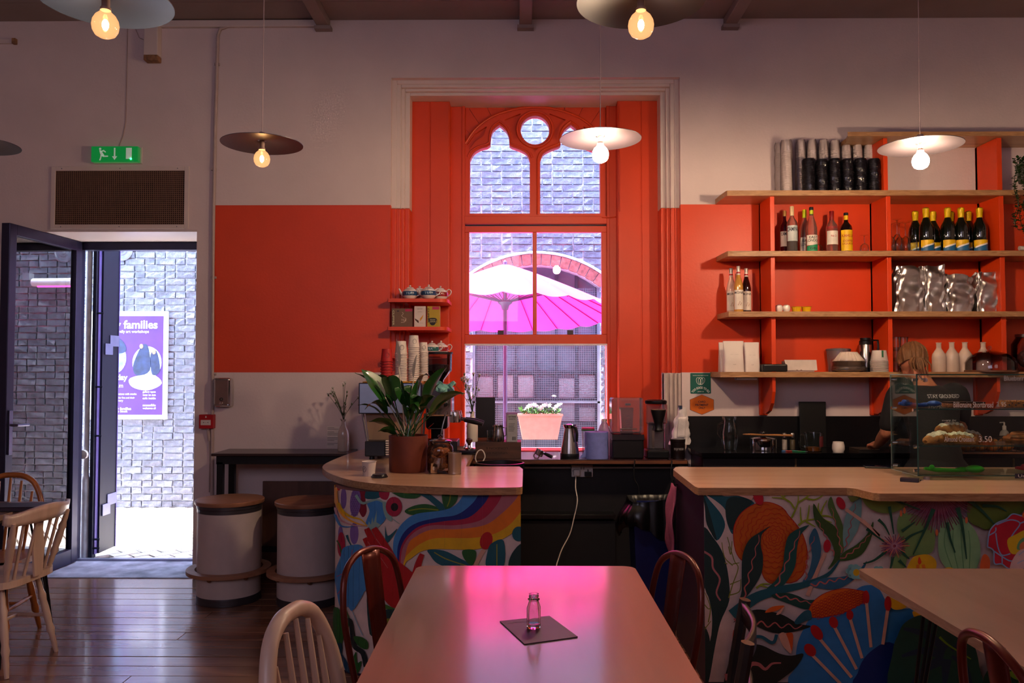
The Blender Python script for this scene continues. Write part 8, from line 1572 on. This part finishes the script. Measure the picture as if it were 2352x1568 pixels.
per = thing('person', 'person in a dark top bending at the kitchen counter, seen from behind', 'person', (bxp, byp, 0), -.05)
skinm = M('skin', '#a86a50', .5, var=.04, sss=.1); shirt = M('dark_top', '#0e0c12', .85, var=.1, bump=.15, scale=20); trous = M('dark_trousers', '#121118', .8); hairm = M('dark_blond_hair', '#6a4526', .55, var=.18, scale=6, bump=.5, stretch=(14, 14, 1.5))
ND = {'pel': ((0, 0, .92), .125), 'wst': ((0, .02, 1.06), .115), 'chs': ((0, .07, 1.22), (.145, .115)), 'upc': ((0, .11, 1.33), (.13, .10)), 'nk': ((-.01, .15, 1.42), .055), 'hb': ((-.025, .20, 1.48), .058),
      'hl': ((-.09, 0, .86), .095), 'hr': ((.09, 0, .86), .095), 'kl': ((-.10, .03, .47), .058), 'kr': ((.10, .01, .47), .058), 'al': ((-.11, -.02, .09), .038), 'ar': ((.11, -.03, .09), .038), 'tl': ((-.12, .12, .035), .034), 'tr': ((.13, .11, .035), .034),
      'sl': ((-.17, .11, 1.35), .058), 'sr': ((.17, .11, 1.35), .058), 'el': ((-.235, .16, 1.10), .042), 'er': ((.235, .20, 1.10), .042), 'wl': ((-.20, .40, 1.00), .026), 'wr': ((.02, .40, 1.02), .026), 'pl': ((-.195, .455, .995), (.030, .018)), 'pr': ((-.035, .44, 1.015), (.030, .018))}
bd = MB(); g3 = lambda k: ND[k][0]
loft(bd, [(0, 0, .84, .13, .10), (0, 0, .92, .155, .115), (0, .015, 1.04, .12, .10), (0, .05, 1.16, .135, .105), (0, .085, 1.28, .155, .11), (0, .11, 1.35, .14, .09), (-.005, .125, 1.395, .075, .065)])
limb(bd, [(0, .11, 1.36), g3('nk'), g3('hb')], [.07, .056, .056])
for k, sx in (('l', -1), ('r', 1)):
    limb(bd, [(sx * .085, 0, .88), (sx * .095, .01, .70), g3('k' + k), (sx * .105, -.005, .30), g3('a' + k)], [.10, .085, .058, .056, .038]); limb(bd, [g3('a' + k), g3('t' + k)], [.04, .032])
    limb(bd, [(sx * .13, .11, 1.34), g3('s' + k), (sx * .205, .13, 1.22), g3('e' + k)], [.055, .058, .048, .042]); limb(bd, [g3('e' + k), tuple((a + b2) / 2 for a, b2 in zip(g3('e' + k), g3('w' + k))), g3('w' + k), g3('p' + k)], [.041, .037, .025, .026])
    bd.ball(g3('p' + k), .034, 14, 8, sc=(1, 1.1, .6))
HT = Matrix.Translation((-.035, .235, 1.545)) @ Matrix.Rotation(-.50, 4, 'X') @ Matrix.Rotation(.12, 4, 'Y')
bd.ball((0, 0, .02), .092, 24, 16, T=HT, sc=(.84, 1.05, 1.12)); bd.ball((0, .035, -.045), .062, 18, 12, T=HT, sc=(.85, .85, 1.0))
bd.tube([(0, .095, .02), (0, .118, -.012), (0, .104, -.022)], [.009, .013, .012], 8, T=HT); bd.tube([(-.02, .092, -.045), (.02, .092, -.045)], .007, 8, T=HT)
for sx in (-1, 1): bd.ball((sx * .078, .0, .0), .022, 12, 8, T=HT, sc=(.4, .75, 1.2))
for (px_, py_, pz_), sgn, dr in ((ND['pl'][0], 1, (.1, 1, -.35)), (ND['pr'][0], -1, (-.9, .45, -.25))):
    d0 = Vector(dr).normalized(); sd = d0.cross(Vector((0, 0, 1))).normalized() * sgn
    for j, L in enumerate((.055, .066, .070, .062)):
        b0 = Vector((px_, py_, pz_)) + sd * (-.026 + .0175 * j) + d0 * .012; m1 = b0 + d0 * L * .5 + Vector((0, 0, .004)); m2 = b0 + d0 * L * .85 + Vector((0, 0, -.014)); bd.tube([b0, m1, m2], [.0095, .0085, .007], 8)
    b0 = Vector((px_, py_, pz_)) - d0 * .012 - sd * .02; bd.tube([b0, b0 - sd * .022 + d0 * .022, b0 - sd * .020 + d0 * .048 + Vector((0, 0, -.01))], [.012, .010, .008], 8)
fused('body', bd, skinm, per, .0055, 3)
for sx in (-1, 1): MB().ball((sx * .033, .088, .018), .012, 12, 8, T=HT).build('eye', M('eye_white', '#c8c0bc', .3), per)
sb = MB(); loft(sb, [(0, 0, .88, .165, .13), (0, .01, .98, .148, .122), (0, .03, 1.08, .145, .120), (0, .06, 1.18, .160, .124), (0, .09, 1.29, .178, .124), (0, .115, 1.36, .155, .10), (-.005, .13, 1.40, .085, .075)])
for k, sx in (('l', -1), ('r', 1)): e_ = g3('e' + k); limb(sb, [(sx * .12, .11, 1.345), (sx * .175, .11, 1.345), (sx * .208, .13, 1.24), (e_[0] * .97, e_[1] - .01, e_[2] + .05)], [.06, .070, .062, .056])
so = fused('top', sb, shirt, per, .007, 5)
tb = MB(); loft(tb, [(0, 0, .80, .15, .11), (0, 0, .90, .165, .125), (0, 0, .96, .15, .115)])
for k, sx in (('l', -1), ('r', 1)): a_ = g3('a' + k); limb(tb, [(sx * .085, 0, .86), (sx * .095, .01, .68), g3('k' + k), (sx * .105, -.005, .30), (a_[0], a_[1], .10)], [.115, .10, .075, .068, .06])
fused('trousers', tb, trous, per, .008, 4)
for sx, k in ((-1, 'l'), (1, 'r')): a_ = ND['a' + k][0]; MB().ball((a_[0], a_[1] + .06, .045), .05, 16, 10, sc=(.9, 2.5, .9)).box(a_[0] - .04, a_[0] + .04, a_[1] - .06, a_[1] + .17, 0, .02).build('shoe', M('shoe_black', '#0c0b0e', .4), per)
hb_ = MB(); rnd = random.Random(9)
def hair(u, v):
    a = 2 * PI * u; e_ = v * 2.05; n_ = 1 + .03 * math.sin(a * 17 + v * 3) + .02 * math.sin(a * 31 + 1)
    x_, y2, z_ = math.sin(e_) * math.cos(a), math.sin(e_) * math.sin(a), math.cos(e_); 
    if y2 > .35 and z_ < .35: n_ *= .86
    return tuple(HT @ Vector((x_ * .088 * n_, y2 * .106 * n_ - .006, z_ * .112 * n_ + .026)))
hb_.grid(hair, 72, 20, closed=True); hb_.build('hair', hairm, per)
b = MB().ball((0, -.075, -.045), .048, 20, 12, T=HT, sc=(1.15, .8, .9))
for k in range(16): a = rnd.uniform(-1.2, 1.2); b.tube([HT @ Vector((.05 * math.sin(a), -.10 - .01 * math.cos(a), -.03)), HT @ Vector((.065 * math.sin(a * 1.3), -.115, -.075)), HT @ Vector((.06 * math.sin(a * 1.2) + .01, -.10, -.12 - .02 * rnd.random()))], [.006, .005, .001], 5)
b.build('hair_knot', hairm, per)
sb = MB()
def tee(s_, z_, w_, h): txt(sb, s_, w_, h, 0, (0, 0, 0), T=Matrix.Translation((.05, -.0, z_)), bold=.01)
# back print sits on the cloth: fitted by casting onto the evaluated top
dgx = bpy.context.evaluated_depsgraph_get(); dgx.update(); soe = so.evaluated_get(dgx)
for s_, z_, w_, h in (('STAY GROUNDED', 1.335, .21, .024), ('DRINK COFFEE', 1.285, .20, .026), ('every day', 1.19, .10, .014)):
    vs, fs = txt_geo(s_, .02); x0 = min(v[0] for v in vs); x1 = max(v[0] for v in vs); y0 = min(v[1] for v in vs); y1 = max(v[1] for v in vs); out = []
    for v in vs:
        px_ = .055 + ((v[0] - x0) / (x1 - x0) - .5) * w_; pz_ = z_ + ((v[1] - y0) / (y1 - y0) - .5) * h
        ok, loc, nr, _ = soe.ray_cast(Vector((px_, -.6, pz_)), Vector((0, 1, 0))); out.append((px_, (loc.y if ok else -.08) - .0025, pz_))
    sb.add(out, fs)
tag(sb.build('back_print', M('print_white', '#a8a2a8', .8), per), kind='stuff')
# ================= sub-parts go under the part they belong to =================
SUB = {'lettering': ('label', 'body', 'backing', 'carton', 'bag_body', 'tin_body', 'box', 'poster_print', 'print', 'front_board'), 'label_green': ('label',), 'script_stripe': ('label',), 'liquid': ('glass',), 'foil_band': ('foil_cap',), 'flower': ('stems', 'foliage'), 'filament': ('bulb',), 'bulb': ('socket',),
       'pictogram': ('diffuser',), 'indicator_light': ('diffuser',), 'price_writing': ('glass_pane',), 'label_writing': ('dark_label',), 'badge': ('sound_hood',), 'hood_handle': ('sound_hood',), 'scale_marks': ('jug',), 'loaf': ('wire_rack',), 'bolt': ('plate',),
       'glowing_bar': ('reflector',), 'back_print': ('top',), 'hair_knot': ('hair',), 'portafilter_handle': ('portafilter_neck',), 'logo': ('top_cup', 'cup_body'), 'rim': ('tray_base', 'body', 'can_body', 'lid', 'pan'), 'knob': ('lid', 'dome'), 'photo_print': ('print',), 'sugar_topping': ('pastry',),
       'green_line': ('top_tub',), 'switches': ('plate',), 'pages': (), 'neck_stripe': ('neck_label',), 'dark_opening': ('backing',), 'flame_mark': ('box',), 'mark': ('window',), 'hub': ('pole',), 'screen': ('body',), 'hopper_lid': ('hopper',), 'beans': ('hopper',), 'basket_ring': ('funnel',), 'screw_thread': ('bottle_glass',)}
for o in list(COL.objects):
    p = o.parent
    if not p or p.type != 'EMPTY' or p.parent or 'label' not in p: continue
    for want in SUB.get(o.name.split('.')[0], ()):
        q = next((k for k in p.children if k.name.split('.')[0] == want and k.type == 'MESH' and k is not o), None)
        if q:
            o.parent = q; o.location = o.location - q.location; break
